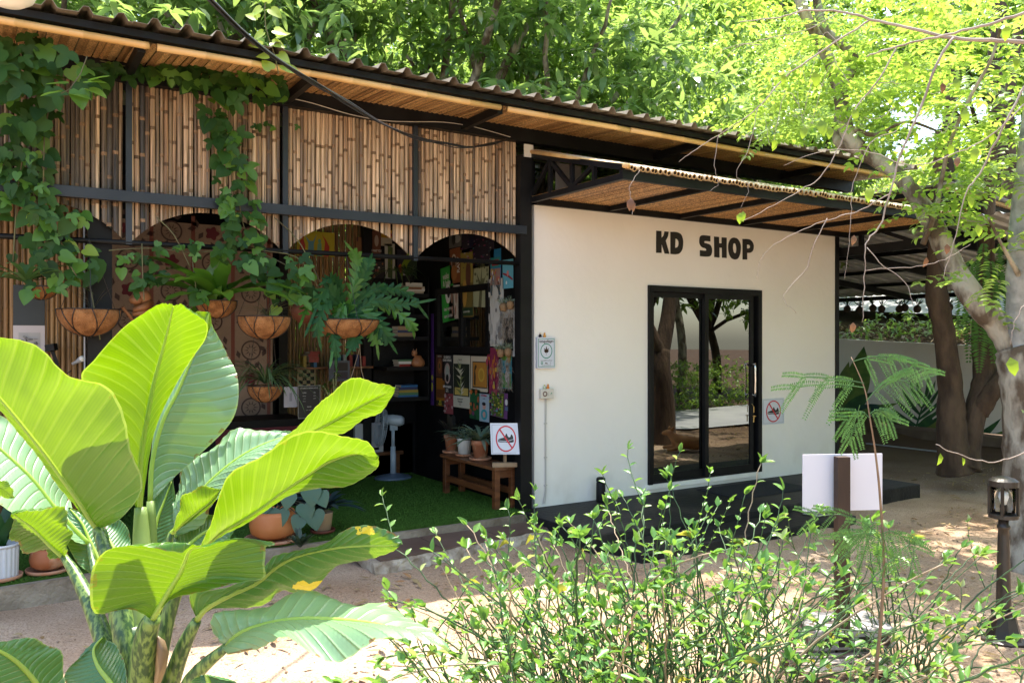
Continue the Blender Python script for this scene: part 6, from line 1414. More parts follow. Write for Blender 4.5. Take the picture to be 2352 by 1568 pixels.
# rear wall
poster('yellow poster with bold dancing colour shapes', RW, 682, 532, 768, 588, (.42, .36, .02), [('p', (.35, .03, .02), [(-.45, -.5), (-.42, .1), (-.34, .2), (-.28, -.1), (-.3, -.5)]), ('e', (.35, .03, .02), -.36, .28, .05, .1), ('p', (.10, .28, .34), [(-.22, -.5), (-.2, 0), (-.28, .3), (-.17, .1), (-.08, .1), (.02, .4), (-.06, 0), (-.06, -.5)]), ('p', (.12, .3, .2), [(.02, -.5), (.04, 0), (.14, .05), (.16, -.5)]), ('p', (.4, .04, .02), [(.2, -.5), (.24, .1), (.16, .4), (.28, .15), (.36, -.1), (.34, -.5)]), ('e', (.1, .28, .2), .09, .12, .04, .09)], cat='poster')
poster('tall dark poster reading SUPPORT with a green emblem', RW, 834, 528, 852, 592, (.012, .014, .012), [('e', (.04, .14, .05), 0, .05, .25, .12), ('r', (.4, .4, .38), -.07, -.28, .07, -.05)], [('SUPPORT', 0, .4, .12, W_, 0, .5)])
poster('brown poster reading I WANT YOU TO CHILL', RW, 855, 530, 874, 596, (.14, .05, .03), [('e', (.4, .3, .26), 0, .15, .25, .2)], [('I WANT YOU', 0, -.2, .12, W_, 0, .5), ('TO CHILL', 0, -.38, .16, W_, 0, .5)])
poster('grid poster of small orange portraits on the rear wall', RW, 817, 545, 833, 625, (.20, .09, .03), blobs(8, [(.05, .02, .02), (.28, .14, .06)], .1, .14, 51))
poster('amber and cream label poster beside the inner bamboo screen', RW, 875, 528, 900, 565, (.40, .36, .28), [('r', (.38, .2, .01), -.5, .0, .5, .5), ('e', (.25, .02, .03), .3, .2, .2, .15)])
poster('narrow moss green painting over white paper', RW, 884, 560, 907, 645, (.42, .42, .38), [('p', (.06, .10, .03), [(-.25, -.4), (-.2, .45), (.3, .4), (.2, -.45)])] + blobs(14, [(.12, .15, .02), (.05, .09, .04)], .04, .1, 52, -.2, .2, -.3, .35), tilt=.02)
poster('black poster with rust mushrooms and pale stems', RW, 852, 600, 882, 675, (.015, .012, .014), blobs(14, [(.3, .1, .03), (.4, .36, .34), (.2, .06, .04)], .04, .09, 53))
poster('strip of yellow and teal paper at the end of the rear wall', RW, 886, 650, 905, 720, (.42, .42, .40), [('r', (.35, .24, .02), -.4, -.1, 0, .48), ('r', (.02, .18, .2), 0, -.1, .4, .48), ('e', (.3, .08, .04), .1, -.2, .15, .1)])
poster('painting of a lime green creature with round spots', RW, 912, 575, 990, 690, (.014, .012, .025), [('p', (.17, .26, .01), [(-.4, -.45), (-.38, .2), (-.2, .45), (.1, .2), (.32, .4), (.38, 0), (.48, -.5), (.1, -.3), (-.1, -.48)]), ('e', (.02, .05, .02), 0, .1, .24, .22), ('e', (.5, .10, .02), -.42, .12, .05, .09), ('e', (.4, .38, .42), -.3, .04, .04, .07), ('e', (.4, .38, .42), .22, -.08, .04, .07), ('e', (.5, .12, .3), .35, .46, .04, .06)], name='painting', cat='painting', off=.01)
# tapestry with floral pattern
tapm = mat('floral tapestry cloth', (.20, .135, .10), .95, (.27, .19, .14), 3, bump=.3, bscale=60)
tp = poster('large brown floral tapestry with rust borders hanging on the rear wall', ('Y', 1.9), 217, 512, 626, 1010, tapm, [], name='tapestry', cat='tapestry', off=.0)
a = at(217, 512, Y=1.9); b = at(626, 1010, Y=1.9); tw_, th_ = b.x - a.x, a.z - b.z; r_ = random.Random(2)
mt = [mat('tapestry rust', (.16, .05, .035), .9), mat('tapestry dark', (.06, .035, .03), .9), mat('tapestry wine', (.10, .012, .02), .9)]
def tmark(loop_, m): curve_letters('woven_shape', loop_, frameM((0, 1.896, 0), (1, 0, 0)), m, tp, .0006)
TX0, TX1 = b.x - 2.05, b.x
for xx in (TX1 - .04, TX1 - .40, TX1 - .78, TX1 - 1.16, TX1 - 1.54): tmark([[(xx - .018, .7), (xx + .018, .7), (xx + .018, 2.98), (xx - .018, 2.98)]], mt[0])
for j in range(8):
    for i in range(5):
        cx = TX1 - .22 - i * .38; cz = 2.82 - j * .29
        if (i + j) % 2 == 0:
            ring = [[(cx + rr * math.cos(k * .2618), cz + rr * math.sin(k * .2618)) for k in range(24)] for rr in (.10, .085)]; tmark(ring, mt[1])
            for k in range(10): a_ = k * .628; tmark([[(cx + .03 * math.cos(a_ - .2), cz + .03 * math.sin(a_ - .2)), (cx + .075 * math.cos(a_), cz + .075 * math.sin(a_)), (cx + .03 * math.cos(a_ + .2), cz + .03 * math.sin(a_ + .2))]], mt[1])
        else:
            for rr, m_ in ((.06, mt[2]), (.025, mt[1])): tmark([[(cx + rr * (1 + .2 * math.cos(k * 1.3)) * math.cos(k * .2618), cz + rr * (1 + .2 * math.cos(k * 1.3)) * math.sin(k * .2618)) for k in range(24)]], m_) if rr > .03 else None
        for k in range(5):
            a_ = r_.uniform(0, 6.28); q0 = (cx + .15 * math.cos(a_), cz + .13 * math.sin(a_)); l_ = .05; b2 = r_.uniform(0, 6.28)
            tmark([[(q0[0], q0[1]), (q0[0] + l_ * math.cos(b2 + .5), q0[1] + l_ * math.sin(b2 + .5)), (q0[0] + l_ * 1.7 * math.cos(b2), q0[1] + l_ * 1.7 * math.sin(b2)), (q0[0] + l_ * math.cos(b2 - .5), q0[1] + l_ * math.sin(b2 - .5))]], mt[1])
# left: bamboo panel with a framed ink landscape
lp = thing('bamboo_panel', tuple(at(100, 700, Y=.6)), 'panel of upright bamboo poles inside the cafe at the far left', 'screen')
x = at(-60, 700, Y=.6).x; xe = at(192, 700, Y=.6).x
while x < xe: place('bamboo_pole', random.choice(pm), Matrix.Translation((x, .6, .3)) @ Euler((0, 0, rnd(0, 6))).to_matrix().to_4x4(), lp); x += rnd(.036, .042)
x = at(-60, 700, Y=.6).x
r_ = random.Random(4)
ink = [('r', (.03, .04, .045), -.5, .05, .5, .5), ('r', (.36, .36, .36), -.33, -.5, .36, -.03)] 
for k in range(46):
    yy = -.48 + .42 * r_.random(); ink.append(('e', r_.choice([(.05, .05, .05), (.14, .14, .14), (.22, .22, .22)]), r_.uniform(-.26, .28), yy, r_.uniform(.02, .09), r_.uniform(.006, .018)))
poster('framed ink landscape with a dark mount on the left bamboo panel', ('Y', .575), 30, 655, 103, 860, (.48, .45, .46), ink, name='framed_picture', cat='picture', off=.0)
# bookcase in the corner
bk = thing('bookcase', (-.2, 2.35, .15), 'narrow black open bookcase in the corner of the cafe', 'bookcase')
def pz(u, v, Y=2.1): return at(u, v, Y=Y)
shz = [at(930, v, Y=2.1).z for v in (673, 722, 773, 842, 912)]
X0, X1 = at(889, 800, Y=2.1).x, at(988, 800, Y=2.1).x
m_ = MB()
for z in shz: m_.box((X0, 2.1, z - .045), (X1 - .02, 2.5, z))
m_.build('shelf', black, bk); MB().box((X1 - .02, 2.12, shz[-1] - .05), (X1, 2.52, 2.5)).box((X0 + .0, 2.5, shz[-1] - .05), (X1 - .02, 2.52, 2.5)).build('side_panel', black, bk)
# books: prototypes copied
bcols = {'white': (.55, .54, .52), 'cream': (.48, .42, .32), 'tan': (.30, .21, .12), 'red': (.22, .02, .015), 'blue': (.02, .11, .26), 'navy': (.03, .04, .10), 'yellow': (.28, .2, .03), 'green': (.06, .16, .08), 'grey': (.28, .28, .28), 'teal': (.03, .20, .22)}
def book(c, w, d, h, colr, lb, rz=0, grp='books stacked in the cafe'):
    t = thing('book', c, lb, 'book', grp); cm = mat('book cover ' + colr, bcols[colr], .5); pg = mat('book pages', (.50, .46, .38), .8, (.42, .38, .3), 60, stretch=(1, 1, 20))
    q_ = MB(); q_.box((-w / 2, -d / 2, 0), (w / 2, d / 2, .003)).box((-w / 2, -d / 2, h - .003), (w / 2, d / 2, h)).box((-w / 2, -d / 2 - .002, 0), (w / 2, -d / 2 + .002, h))
    p_ = MB().box((-w / 2 + .004, -d / 2 + .003, .003), (w / 2 - .004, d / 2 - .005, h - .003))
    Rm = Matrix.Translation(c) @ Matrix.Rotation(rz, 4, 'Z')
    for mb_, nm, mm_ in ((q_, 'cover', cm), (p_, 'pages', pg)): mb_.v = [tuple(Rm @ Vector(v)) for v in mb_.v]; mb_.build(nm, mm_, t)
    return t
def stack(u, v, Y, seq, wpx, lbl):
    c = at(u, v, Y=Y); D = (c - C).dot(F); z = c.z; w = wpx / FPX * D * 1.18
    n_ = len(seq)
    for i, (colr, h, k) in enumerate(seq):
        pos = 'bottom' if i == 0 else ('top' if i == n_ - 1 else ('second from bottom' if i == 1 else ('third from bottom' if i == 2 else 'fourth from bottom')))
        book((c.x + rnd(-.012, .012), c.y + .12, z), w * k, .16, h, colr, '%s book, %s of the stack %s' % (colr, pos, lbl), rnd(-.06, .06)); z += h + .0005
def sz(i): return shz[i]
def vz(z, Y, u): p = at(u, 784, Y=Y); D = (p - C).dot(F); return 784 - (z - 1.75) * FPX / D
stack(955, vz(sz(0), 2.1, 955), 2.1, (('cream', .03, .9), ('white', .03, 1.0), ('cream', .025, 1.0), ('white', .04, .8)), 44, 'on the top shelf of the bookcase')
stack(938, vz(sz(2), 2.1, 938), 2.1, (('tan', .045, 1.0), ('navy', .03, .95), ('tan', .045, .95)), 38, 'on the third shelf of the bookcase')
stack(935, vz(sz(3), 2.1, 935), 2.1, (('red', .03, .7), ('white', .03, .8), ('green', .02, .9)), 34, 'on the shelf with the wooden cat')
stack(942, vz(sz(4), 2.1, 942), 2.1, (('blue', .02, 1.0), ('green', .03, 1.0), ('yellow', .03, .95), ('navy', .03, .95), ('blue', .025, .85)), 42, 'on the lowest open shelf of the bookcase')
stack(723, 832, 2.3, (('red', .03, 1), ('red', .03, 1), ('red', .03, 1), ('red', .03, 1)), 20, 'of red books on the rear shelf')
# wooden cat figurine
woodf = mat('carved light wood', (.28, .11, .045), .45, (.36, .16, .07), 12)
cf_ = thing('wooden_cat', tuple(at(960, vz(sz(3), 2.1, 960), Y=2.12)), 'small carved wooden cat sitting on the bookcase shelf', 'figurine'); c = Vector(cf_.location)
MB().lathe([(.05, 0), (.065, .03), (.06, .07), (.035, .11), (.03, .13)], c, 14, sx=1.3).lathe([(.001, .12), (.03, .13), (.036, .155), (.028, .18), (.001, .19)], c + Vector((-.045, 0, 0)), 12).build('body', woodf, cf_, smooth=True)
MB().tube([c + Vector((-.06, -.01, .175)), c + Vector((-.065, -.012, .21))], [.012, .002], 6).tube([c + Vector((-.03, -.01, .175)), c + Vector((-.025, -.012, .21))], [.012, .002], 6).build('ear', woodf, cf_)
# potted plant on the top of the bookcase
def pot(c, r, h, m, lb, kind='plain', saucer=True, name='plant_pot', grp=None, sm_=None):
    t = thing(name, tuple(c), lb, 'plant pot', grp); c = Vector(c)
    z0 = .022 if saucer else 0
    if kind == 'round': prof = [(r * .55, 0), (r * .92, h * .2), (r, h * .5), (r * .92, h * .85), (r * .86, h), (r * .78, h), (r * .78, h * .9)]
    elif kind == 'rim': prof = [(r * .70, 0), (r * .88, h * .72), (r * .99, h * .73), (r * 1.0, h), (r * .90, h), (r * .88, h * .9)]
    else: prof = [(r * .78, 0), (r * .97, h * .96), (r, h), (r * .93, h), (r * .9, h * .9)]
    MB().lathe([(a, b + z0) for a, b in prof] + [(.001, h * .88 + z0)], c, 28, 0).build('pot_body', m, t, smooth=True)
    MB().lathe([(.001, h * .89 + z0), (r * .86, h * .89 + z0)], c, 20).build('soil', mat('potting soil', (.03, .02, .014), 1, (.06, .04, .03), 40, bump=.5), t)
    if saucer: MB().lathe([(r * .8, 0), (r * 1.16, .008), (r * 1.2, .03), (r * 1.12, .03), (r * 1.05, .014), (.001, .014)], c, 28).build('saucer', sm_ or terracotta, t, smooth=True)
    return t, c + Vector((0, 0, h * .9 + z0))
p = at(945, vz(sz(0), 2.1, 945), Y=2.3); p.z = 2.28
MB_ = thing('small_shelf', tuple(at(938, 660, Y=2.2)), 'small wooden ledge carrying a black flower pot', 'shelf'); a = at(918, 660, Y=2.2); b = at(960, 660, Y=2.2); MB().box((a.x, 2.1, a.z - .02), (b.x, 2.3, a.z)).build('board', wood_dark, MB_)
pt, tp_ = pot(at(938, 659, Y=2.2) + Vector((0, 0, .0)), .075, .13, black, 'black flower pot on the wooden ledge in front of the green painting', saucer=False)
strap_plant('bushy_houseplant', tp_, 'dark bushy plant in the black pot in front of the green painting', 'plant', 46, .17, .022, leafmat('dim leaf', (.02, .05, .015), (.04, .08, .02), (.05, .12, .02), .3), 2.2, 1.6)
strap_plant('spider_plant', at(905, 622, Y=1.9), 'spider plant hanging with long pale leaves left of the green painting', 'plant', 26, .40, .012, thinm, .6, 4.5)
# rear shelf with things, conduit, chess board, boards
rs = MB().box((-1.55, 2.35, at(740, 843, Y=2.35).z - .02), (-.62, 2.58, at(740, 843, Y=2.35).z)).build('rear_shelf', wood_dark, None); props(rs, 'dark wooden shelf along the rear bamboo screen', 'shelf')
zs = at(740, 843, Y=2.35).z
for i, (xx, hh, cc) in enumerate(((-1.42, .15, 'yellow'), (-1.30, .17, 'blue'), (-1.02, .14, 'teal'), (-.95, .16, 'grey'), (-.88, .15, 'red'), (-.80, .16, 'navy'), (-.72, .14, 'red'))):
    t = thing('standing_book', (xx, 2.45, zs), '%s book standing upright on the rear shelf, number %d along would be %s of the red stack' % (cc, i + 1, 'left' if xx < -1.1 else 'right'), 'book', 'books on the rear shelf'); t['label'] = '%s upright book on the rear shelf %s' % (cc, ('left of the red book stack', 'next to the red book stack on its left', 'just right of the red book stack', 'with a plain spine on the right half', 'between the grey and navy ones', 'between two red ones', 'at the right end')[i])
    MB().box((xx - .018, 2.38, zs + .0005), (xx + .018, 2.52, zs + hh * .85)).build('cover', mat('book cover ' + cc, bcols[cc], .5), t)
cb = thing('chess_board', tuple(at(704, 865, Y=2.5)), 'small wooden chess board hanging on the rear bamboo screen', 'chess board'); c = at(704, 865, Y=2.5)
MB().box((c.x - .105, 2.5, c.z - .14), (c.x + .105, 2.515, c.z + .14)).build('board', mat('pale board wood', (.30, .22, .12), .6), cb)
sqm = MB()
for i in range(4):
    for j in range(6):
        if (i + j) % 2: sqm.box((c.x - .088 + i * .044, 2.496, c.z - .12 + j * .04), (c.x - .044 + i * .044, 2.4995, c.z - .08 + j * .04))
sqm.build('dark_squares', black, cb)
poster('black menu board with white text in a thin frame on the counter', ('Y', 1.2), 684, 885, 735, 960, K_, [('r', (.3, .3, .3), -.5, .485, .5, .5), ('r', (.3, .3, .3), -.5, -.5, .5, -.485), ('r', (.3, .3, .3), -.5, -.5, -.48, .5), ('r', (.3, .3, .3), .48, -.5, .5, .5)],
       [('FULL MENU & OPENING HOURS', 0, .42, .055, (.4, .4, .4)), ('COFFEE', -.22, .28, .05, (.4, .4, .4)), ('TEA', .24, .28, .05, (.4, .4, .4)), ('ESPRESSO', -.22, .18, .035, (.3, .3, .3)), ('GREEN', .24, .18, .035, (.3, .3, .3)), ('LATTE', -.22, .1, .035, (.3, .3, .3)), ('LEMON', .24, .1, .035, (.3, .3, .3)), ('MOCHA', -.22, .02, .035, (.3, .3, .3)), ('SNACKS', 0, -.15, .05, (.4, .4, .4)), ('TOAST   COOKIES', 0, -.25, .035, (.3, .3, .3))], name='menu_board', cat='menu board', grp=None)
poster('white printed sheet hanging left of the black menu board', ('Y', 1.25), 652, 888, 683, 935, (.34, .34, .40), [('r', (.2, .2, .24), -.1, -.2, .1, .2)], name='paper_sheet', cat='paper', grp=None)
poster('blue grey framed certificate leaning on the rear shelf', ('Y', 2.2), 755, 828, 803, 875, (.08, .09, .12), [('r', (.03, .02, .02), -.25, 0, .4, .4), ('r', (.04, .03, .04), -.25, -.4, .4, -.05)], name='framed_picture', cat='picture')
ct = thing('bar_counter', (-2.0, 1.6, .15), 'dark counter draped in wine red cloth at the back of the cafe', 'counter')
MB().box((-2.9, 1.3, .15), (-1.75, 1.9, 1.0)).build('counter_body', blackwall, ct); MB().box((-2.62, 1.27, .55), (-1.75, 1.298, .93)).build('cloth', mat('wine red cloth', (.06, .006, .012), .9, (.09, .012, .02), 20), ct)
# coconut monkey
mk = thing('coconut_monkey', tuple(at(325, 690, Y=.3)), 'carved coconut monkey with bristly hair and a wooden stick, hanging at the left', 'figurine'); c = at(325, 688, Y=.3)
MB().lathe([(.001, -.07), (.05, -.055), (.075, 0), (.07, .04), (.05, .07), (.001, .08)], c, 16).build('head', woodf, mk, smooth=True)
MB().lathe([(.001, -.035), (.03, -.03), (.042, 0), (.03, .03), (.001, .035)], c + Vector((-.045, -.05, -.005)), 12, sx=1.3).build('muzzle', woodf, mk, smooth=True)
MB().tube([c + Vector((.06, -.03, -.02)), c + Vector((.0, -.08, -.06)), c + Vector((-.07, -.07, -.085))], [.03, .026, .018], 9).tube([c + Vector((.06, .0, -.06)), c + Vector((.0, -.05, -.1)), c + Vector((-.07, -.05, -.115))], [.03, .026, .018], 9).build('arm', woodf, mk, smooth=True)
MB().tube([at(281, 705, Y=.2), at(305, 735, Y=.25)], .012, 8).build('stick', woodf, mk)
Vh, Th = leaf_polys(np.tile(np.array(c) + [0, 0, .06], (240, 1)) + unit(240) * .03, np.stack([RNG.normal(size=240) * .35, RNG.normal(size=240) * .35, np.ones(240)], 1), unit(240), RNG.uniform(.06, .11, 240), np.full(240, .0025), 0)
fast_mesh('hair', Vh, Th, mat('coconut fibre', (.16, .08, .04), 1), parent=mk)
# clay figure jug right of it
jg = thing('clay_jug', tuple(at(700, 700, Y=.9)), 'brown unglazed clay jug standing behind the blue green fern', 'jug'); c = at(700, 712, Y=.9)
MB().lathe([(.06, -.12), (.12, -.05), (.13, 0), (.10, .06), (.06, .09), (.05, .14), (.065, .17), (.05, .17)], c, 22).build('jug_body', mat('red brown clay', (.17, .055, .03), .7, (.22, .08, .045), 5), jg, smooth=True)
# spotlight and bulb at the left
sl = thing('wall_spotlight', tuple(at(122, 812, Y=.5)), 'black adjustable spotlight clamped at the left bamboo panel', 'spotlight')
MB().beam(at(108, 800, Y=.5), at(128, 796, Y=.46), .05, .05).build('head', black, sl); MB().beam(at(120, 806, Y=.5), at(132, 838, Y=.5), .025, .025).tube([at(132, 838, Y=.5), at(150, 860, Y=.5), at(165, 850, Y=.5)], .004, 6).build('arm', black, sl)
bl = thing('light_bulb', tuple(at(180, 830, Y=.5)), 'unlit white bulb on a grey socket at the left bamboo panel', 'light bulb')
d_ = (at(188, 824, Y=.47) - at(166, 836, Y=.5)).normalized(); a = at(166, 836, Y=.5)
MB().tube([a, a + d_ * .035, a + d_ * .06, a + d_ * .075], [.012, .013, .022, .023], 10).build('socket', mat('grey plastic', (.3, .31, .32), .4), bl, smooth=True)
MB().tube([a + d_ * .06, a + d_ * .075, a + d_ * .09, a + d_ * .10, a + d_ * .104], [.018, .024, .024, .016, .002], 12).build('glass_bulb', white_glaze, bl, smooth=True)
# euphorbia-like plant in front of the menu
es = at(770, 935, Y=.9); t = strap_plant('jade_plant', es, 'bright green small-leaved plant rising between the menu board and the big leaf', 'plant', 4, .05, .02, nestm)
for u, v in ((742, 885), (772, 856), (755, 900), (785, 880), (765, 870)):
    c = at(u, v, Y=.9); MB().tube([es + Vector((0, 0, -.4)), es, c], [.014, .012, .007], 7).build('stem', mat('pale plant stem', (.2, .22, .1), .6), t)
    k = 16; P_ = np.tile(np.array(c), (k, 1)) - np.stack([np.zeros(k), np.zeros(k), RNG.uniform(0, .06, k)], 1); D_ = unit(k); D_[:, 2] = D_[:, 2] * .5 + .2; V, T = leaf6(P_, D_, np.tile([0, 0, 1.], (k, 1)), RNG.uniform(.05, .08, k), np.full(k, .022)); fast_mesh('leaf_whorl', V, T, nestm, parent=t)
# ---- pedestal fan -----------------------------------------------------------
fanm = mat('pale blue grey plastic', (.33, .40, .46), .35, (.36, .43, .49), 4)
fn = thing('pedestal_fan', (-.35, 2.2, .15), 'light blue grey pedestal fan standing on the turf, seen from the side', 'fan')
fb = at(903, 1096, Z=.16); fb2 = Vector((fb.x, fb.y, .15)); Df = (fb2 - C).dot(F)
def fp(u, v, dd=0): return at(u, v, D=Df + dd)
MB().lathe([(.19, 0), (.20, .012), (.17, .03), (.10, .045), (.05, .06), (.001, .062)], fb2, 28, sx=1.15).build('base', mat('darker fan base', (.10, .14, .20), .35), fn, smooth=True)
MB().tube([Vector((fb.x, fb.y, .19)), Vector((fb.x, fb.y, fp(903, 1025).z)), ], [.036, .031], 12).tube([Vector((fb.x, fb.y, fp(903, 1027).z)), Vector((fb.x, fb.y, fp(903, 985).z))], [.022, .020], 12).build('column', fanm, fn, smooth=True)
MB().box(tuple(fp(893, 988) + Vector((-.0, -.04, 0))), tuple(fp(915, 972) + Vector((0.0, .04, 0)))).build('tilt_joint', fanm, fn)
hc = fp(905, 966); ax_ = -R * 1.0 + F * -.25; ax_.normalize()
def ring(c, ax, r, tr, m_, n_=36):
    x_ = ax.orthogonal().normalized(); y_ = ax.cross(x_); m_.tube([c + x_ * math.cos(k / n_ * 6.2832) * r + y_ * math.sin(k / n_ * 6.2832) * r for k in range(n_ + 1)], tr, 5)
mo = fp(902, 962); MB().tube([fp(928, 966), fp(921, 966), fp(900, 964), fp(884, 962)], [.04, .062, .066, .05], 14).build('motor_housing', fanm, fn, smooth=True)
gc = fp(874, 980); gcx = (R * -1 + F * -.30 + Vector((0, 0, .12))).normalized(); gr = MB()
for k, (o_, r_) in enumerate(((-.055, .16), (-.045, .20), (-.02, .225), (.0, .23), (.02, .225), (.045, .19), (.055, .12), (.06, .06))): ring(gc + gcx * o_, gcx, r_, .0022 if k != 3 else .007, gr)
x_ = gcx.orthogonal().normalized(); y_ = gcx.cross(x_)
for k in range(40):
    a = k / 40 * 6.2832; rd = x_ * math.cos(a) + y_ * math.sin(a)
    gr.tube([gc + gcx * .06 + rd * .05, gc + gcx * .045 + rd * .19, gc + rd * .23], .0013, 3, caps=False).tube([gc - gcx * .055 + rd * .05, gc - gcx * .045 + rd * .2, gc + rd * .23], .0013, 3, caps=False)
gr.build('grille', fanm, fn)
bld = MB()
for k in range(3):
    a = k * 2.094; rd = x_ * math.cos(a) + y_ * math.sin(a); td = -x_ * math.sin(a) + y_ * math.cos(a); bld.add([gc + rd * .03 - td * .03, gc + rd * .2 - td * .06 + gcx * .02, gc + rd * .2 + td * .06 - gcx * .02, gc + rd * .03 + td * .03], [(0, 1, 2, 3)])
bld.build('blade', mat('clear fan blade', (.3, .36, .42), .3), fn)
# speaker box behind the fan
spk = thing('speaker_box', tuple(fp(840, 1020, .1)), 'silver grey speaker box on a wooden stool behind the fan', 'speaker'); z0 = fp(840, 1040, .1).z; c = fp(845, 1005, .1)
MB().box((c.x - .16, c.y, z0), (c.x + .2, c.y + .25, fp(840, 972, .1).z)).build('cabinet', mat('silver grey speaker case', (.42, .43, .45), .4), spk, bevel=.006)
MB().box((c.x + .0, c.y - .004, z0 + .03), (c.x + .14, c.y - .0005, z0 + .06)).build('slot', black, spk)
ws = thing('wooden_stool', (c.x, c.y, .15), 'rough wooden stool carrying the speaker box', 'stool'); MB().box((c.x - .2, c.y - .02, z0 - .04), (c.x + .45, c.y + .3, z0 - .001)).build('top', wood_dark, ws)
for a, b in ((-.15, .0), (.36, .0), (-.15, .24), (.36, .24)): MB().box((c.x + a, c.y + b, .15), (c.x + a + .05, c.y + b + .05, z0 - .04)).build('leg', wood_dark, ws)
# ---- bench with pots -----------------------------------------------------------
bn = thing('wooden_bench', (-.2, .6, .15), 'dark stained wooden bench under the poster wall', 'bench')
BT = at(1120, 1066, Y=.1).z; BX0, BX1, BY0, BY1 = -.345, -.065, .06, 1.20
BT = .556
MB().box((BX0, BY0, BT - .03), (BX0 + .135, BY1, BT)).build('plank', wood_dark, bn, bevel=.004); MB().box((BX0 + .142, BY0 + .01, BT - .03), (BX1, BY1 - .01, BT)).build('plank', wood_dark, bn, bevel=.004)
wood_l = mat('oiled wood legs', (.085, .026, .009), .45, (.17, .06, .02), 5, stretch=(1, 1, 6), bump=.1, rand=.15)
for xx in (BX0 + .02, BX1 - .075):
    for yy in (BY0 + .03, BY1 - .09): MB().box((xx, yy, .15), (xx + .055, yy + .06, BT - .03)).build('leg', wood_l, bn, bevel=.003)
for yy in (BY0 + .045, BY1 - .08): MB().box((BX0 + .075, yy, BT - .11), (BX1 - .075, yy + .04, BT - .035)).build('apron', wood_l, bn)
for xx in (BX0 + .03, BX1 - .065): MB().box((xx, BY0 + .09, .28), (xx + .035, BY1 - .09, .34)).build('stretcher', wood_l, bn)
ws2 = mat('worn terracotta', (.40, .15, .075), .85, (.55, .36, .24), 5, bump=.15, thr=(.5, .62))
def onb(u, Y=None): 
    # point on the bench top under pixel column u
    best = None
    for k in range(120):
        y = BY0 + (BY1 - BY0) * k / 119; p = Vector((-.2, y, BT)); d = p - C; uu = 1176 + FPX * d.dot(R) / d.dot(F)
        if best is None or abs(uu - u) < best[0]: best = (abs(uu - u), p)
    return best[1]
pA, tA = pot(onb(1037), .085, .175, ws2, 'worn terracotta pot with a rim, furthest pot on the bench', 'rim')
pB, tB = pot(onb(1067), .080, .165, white_glaze, 'smooth white pot in the middle of the bench', 'plain')
pC, tC = pot(onb(1103), .095, .18, ws2, 'terracotta pot with a rim, nearest pot on the bench', 'rim')
strap_plant('cordyline', tA, 'dark purple broad-leaved plant in the furthest terracotta pot', 'plant', 12, .28, .06, leafmat('dark purple leaf', (.018, .02, .016), (.035, .03, .025), (.06, .03, .03), .2, .4), 2.2, 1.4)
strm = leafmat('striped grey green leaf', (.11, .19, .12), (.24, .30, .20), (.16, .26, .12), .25, .45)
strap_plant('striped_plant', tC, 'striped grey green strap-leaved plant in the nearest terracotta pot', 'plant', 42, .40, .036, strm, 1.2, 2.8)
strap_plant('striped_plant', tB, 'striped leaves spilling over the smooth white pot', 'plant', 28, .34, .030, strm, .9, 3.2)
# no-shoes signs --------------------------------------------------------------------
signw = mat('white sign plastic', (.60, .63, .70), .3); redm = mat('sign red', (.55, .012, .03), .4); ink_k = mat('sign black', (.008, .008, .009), .4); greyl = mat('sign grey line', (.2, .22, .26), .5)
def noshoes(M, w, h, lb, par_loc, grp='no-shoes signs'):
    t = thing('no_shoes_sign', par_loc, lb, 'sign', grp)
    b_ = MB().box((-w / 2, -h / 2, -.006), (w / 2, h / 2, 0)); b_.v = [tuple(M @ Vector(p)) for p in b_.v]; b_.build('board', signw, t)
    def cl_(nm, lps, m, z): curve_letters(nm, [[(x * w, y * h) for x, y in l_] for l_ in lps], M @ Matrix.Translation((0, 0, z)), m, t, .0003)
    e = .455; f_ = .447; cl_('border_line', [[(-e, -e), (e, -e), (e, e), (-e, e)], [(-f_, -f_), (f_, -f_), (f_, f_), (-f_, f_)]], greyl, .0008)
    ci = lambda r1_, r2_, n_=48: [(r1_ * math.cos(k / n_ * 6.2832), r2_ * math.sin(k / n_ * 6.2832)) for k in range(n_)]
    shoe = [(-.25, -.02), (-.24, -.10), (-.02, -.11), (.05, -.125), (.24, -.12), (.25, -.02), (.22, .10), (.17, .13), (.145, .06), (.08, .055), (.02, .17), (-.02, .10), (-.06, .045), (-.15, .02)]
    cl_('shoe', [sm(shoe, 3)], ink_k, .0012)
    cl_('sole_line', [[(-.25, -.062), (-.02, -.088), (.05, -.085), (.25, -.03), (.25, -.018), (.05, -.072), (-.02, -.074), (-.25, -.048)]], signw, .002)
    cl_('prohibition_ring', [ci(.335, .42), ci(.295, .375)], redm, .0028)
    cl_('prohibition_bar', [[(-.225, .30), (-.185, .325), (.225, -.30), (.185, -.325)]], redm, .0034)
    return t
pp = at(1775, 944, Y=0); w = (at(1800, 944, Y=0) - at(1750, 944, Y=0)).length; h = .305
noshoes(frameM((pp.x, -.008, pp.z), (1, 0, 0)), w, h, 'no-shoes sign fixed to the white wall right of the glass door', (pp.x, -.008, pp.z))
a = at(1127, 1007, Y=.12); b = at(1197, 1007, Y=-.03); xd = (b - a); xd.z = 0; cc = (a + b) / 2
M = frameM(cc, xd.normalized(), Vector((.02, .12, 1)).normalized()); noshoes(M, xd.length, .37 * .80, 'larger no-shoes sign standing on a wooden foot on the bench', tuple(cc))
sf = thing('display_block', tuple(cc + Vector((0, .05, -.2))), 'small wooden block holding the no-shoes sign on the bench', 'stand'); MB().beam(Vector((a.x + .03, a.y + .02, BT + .02)), Vector((b.x - .01, b.y + .06, BT + .02)), .07, .04).beam(cc + Vector((.02, .05, -.10)), Vector((cc.x + .02, cc.y + .05, BT + .03)), .02, .03).build('block', mat('raw wood block', (.24, .15, .08), .7, (.32, .22, .13), 8), sf)
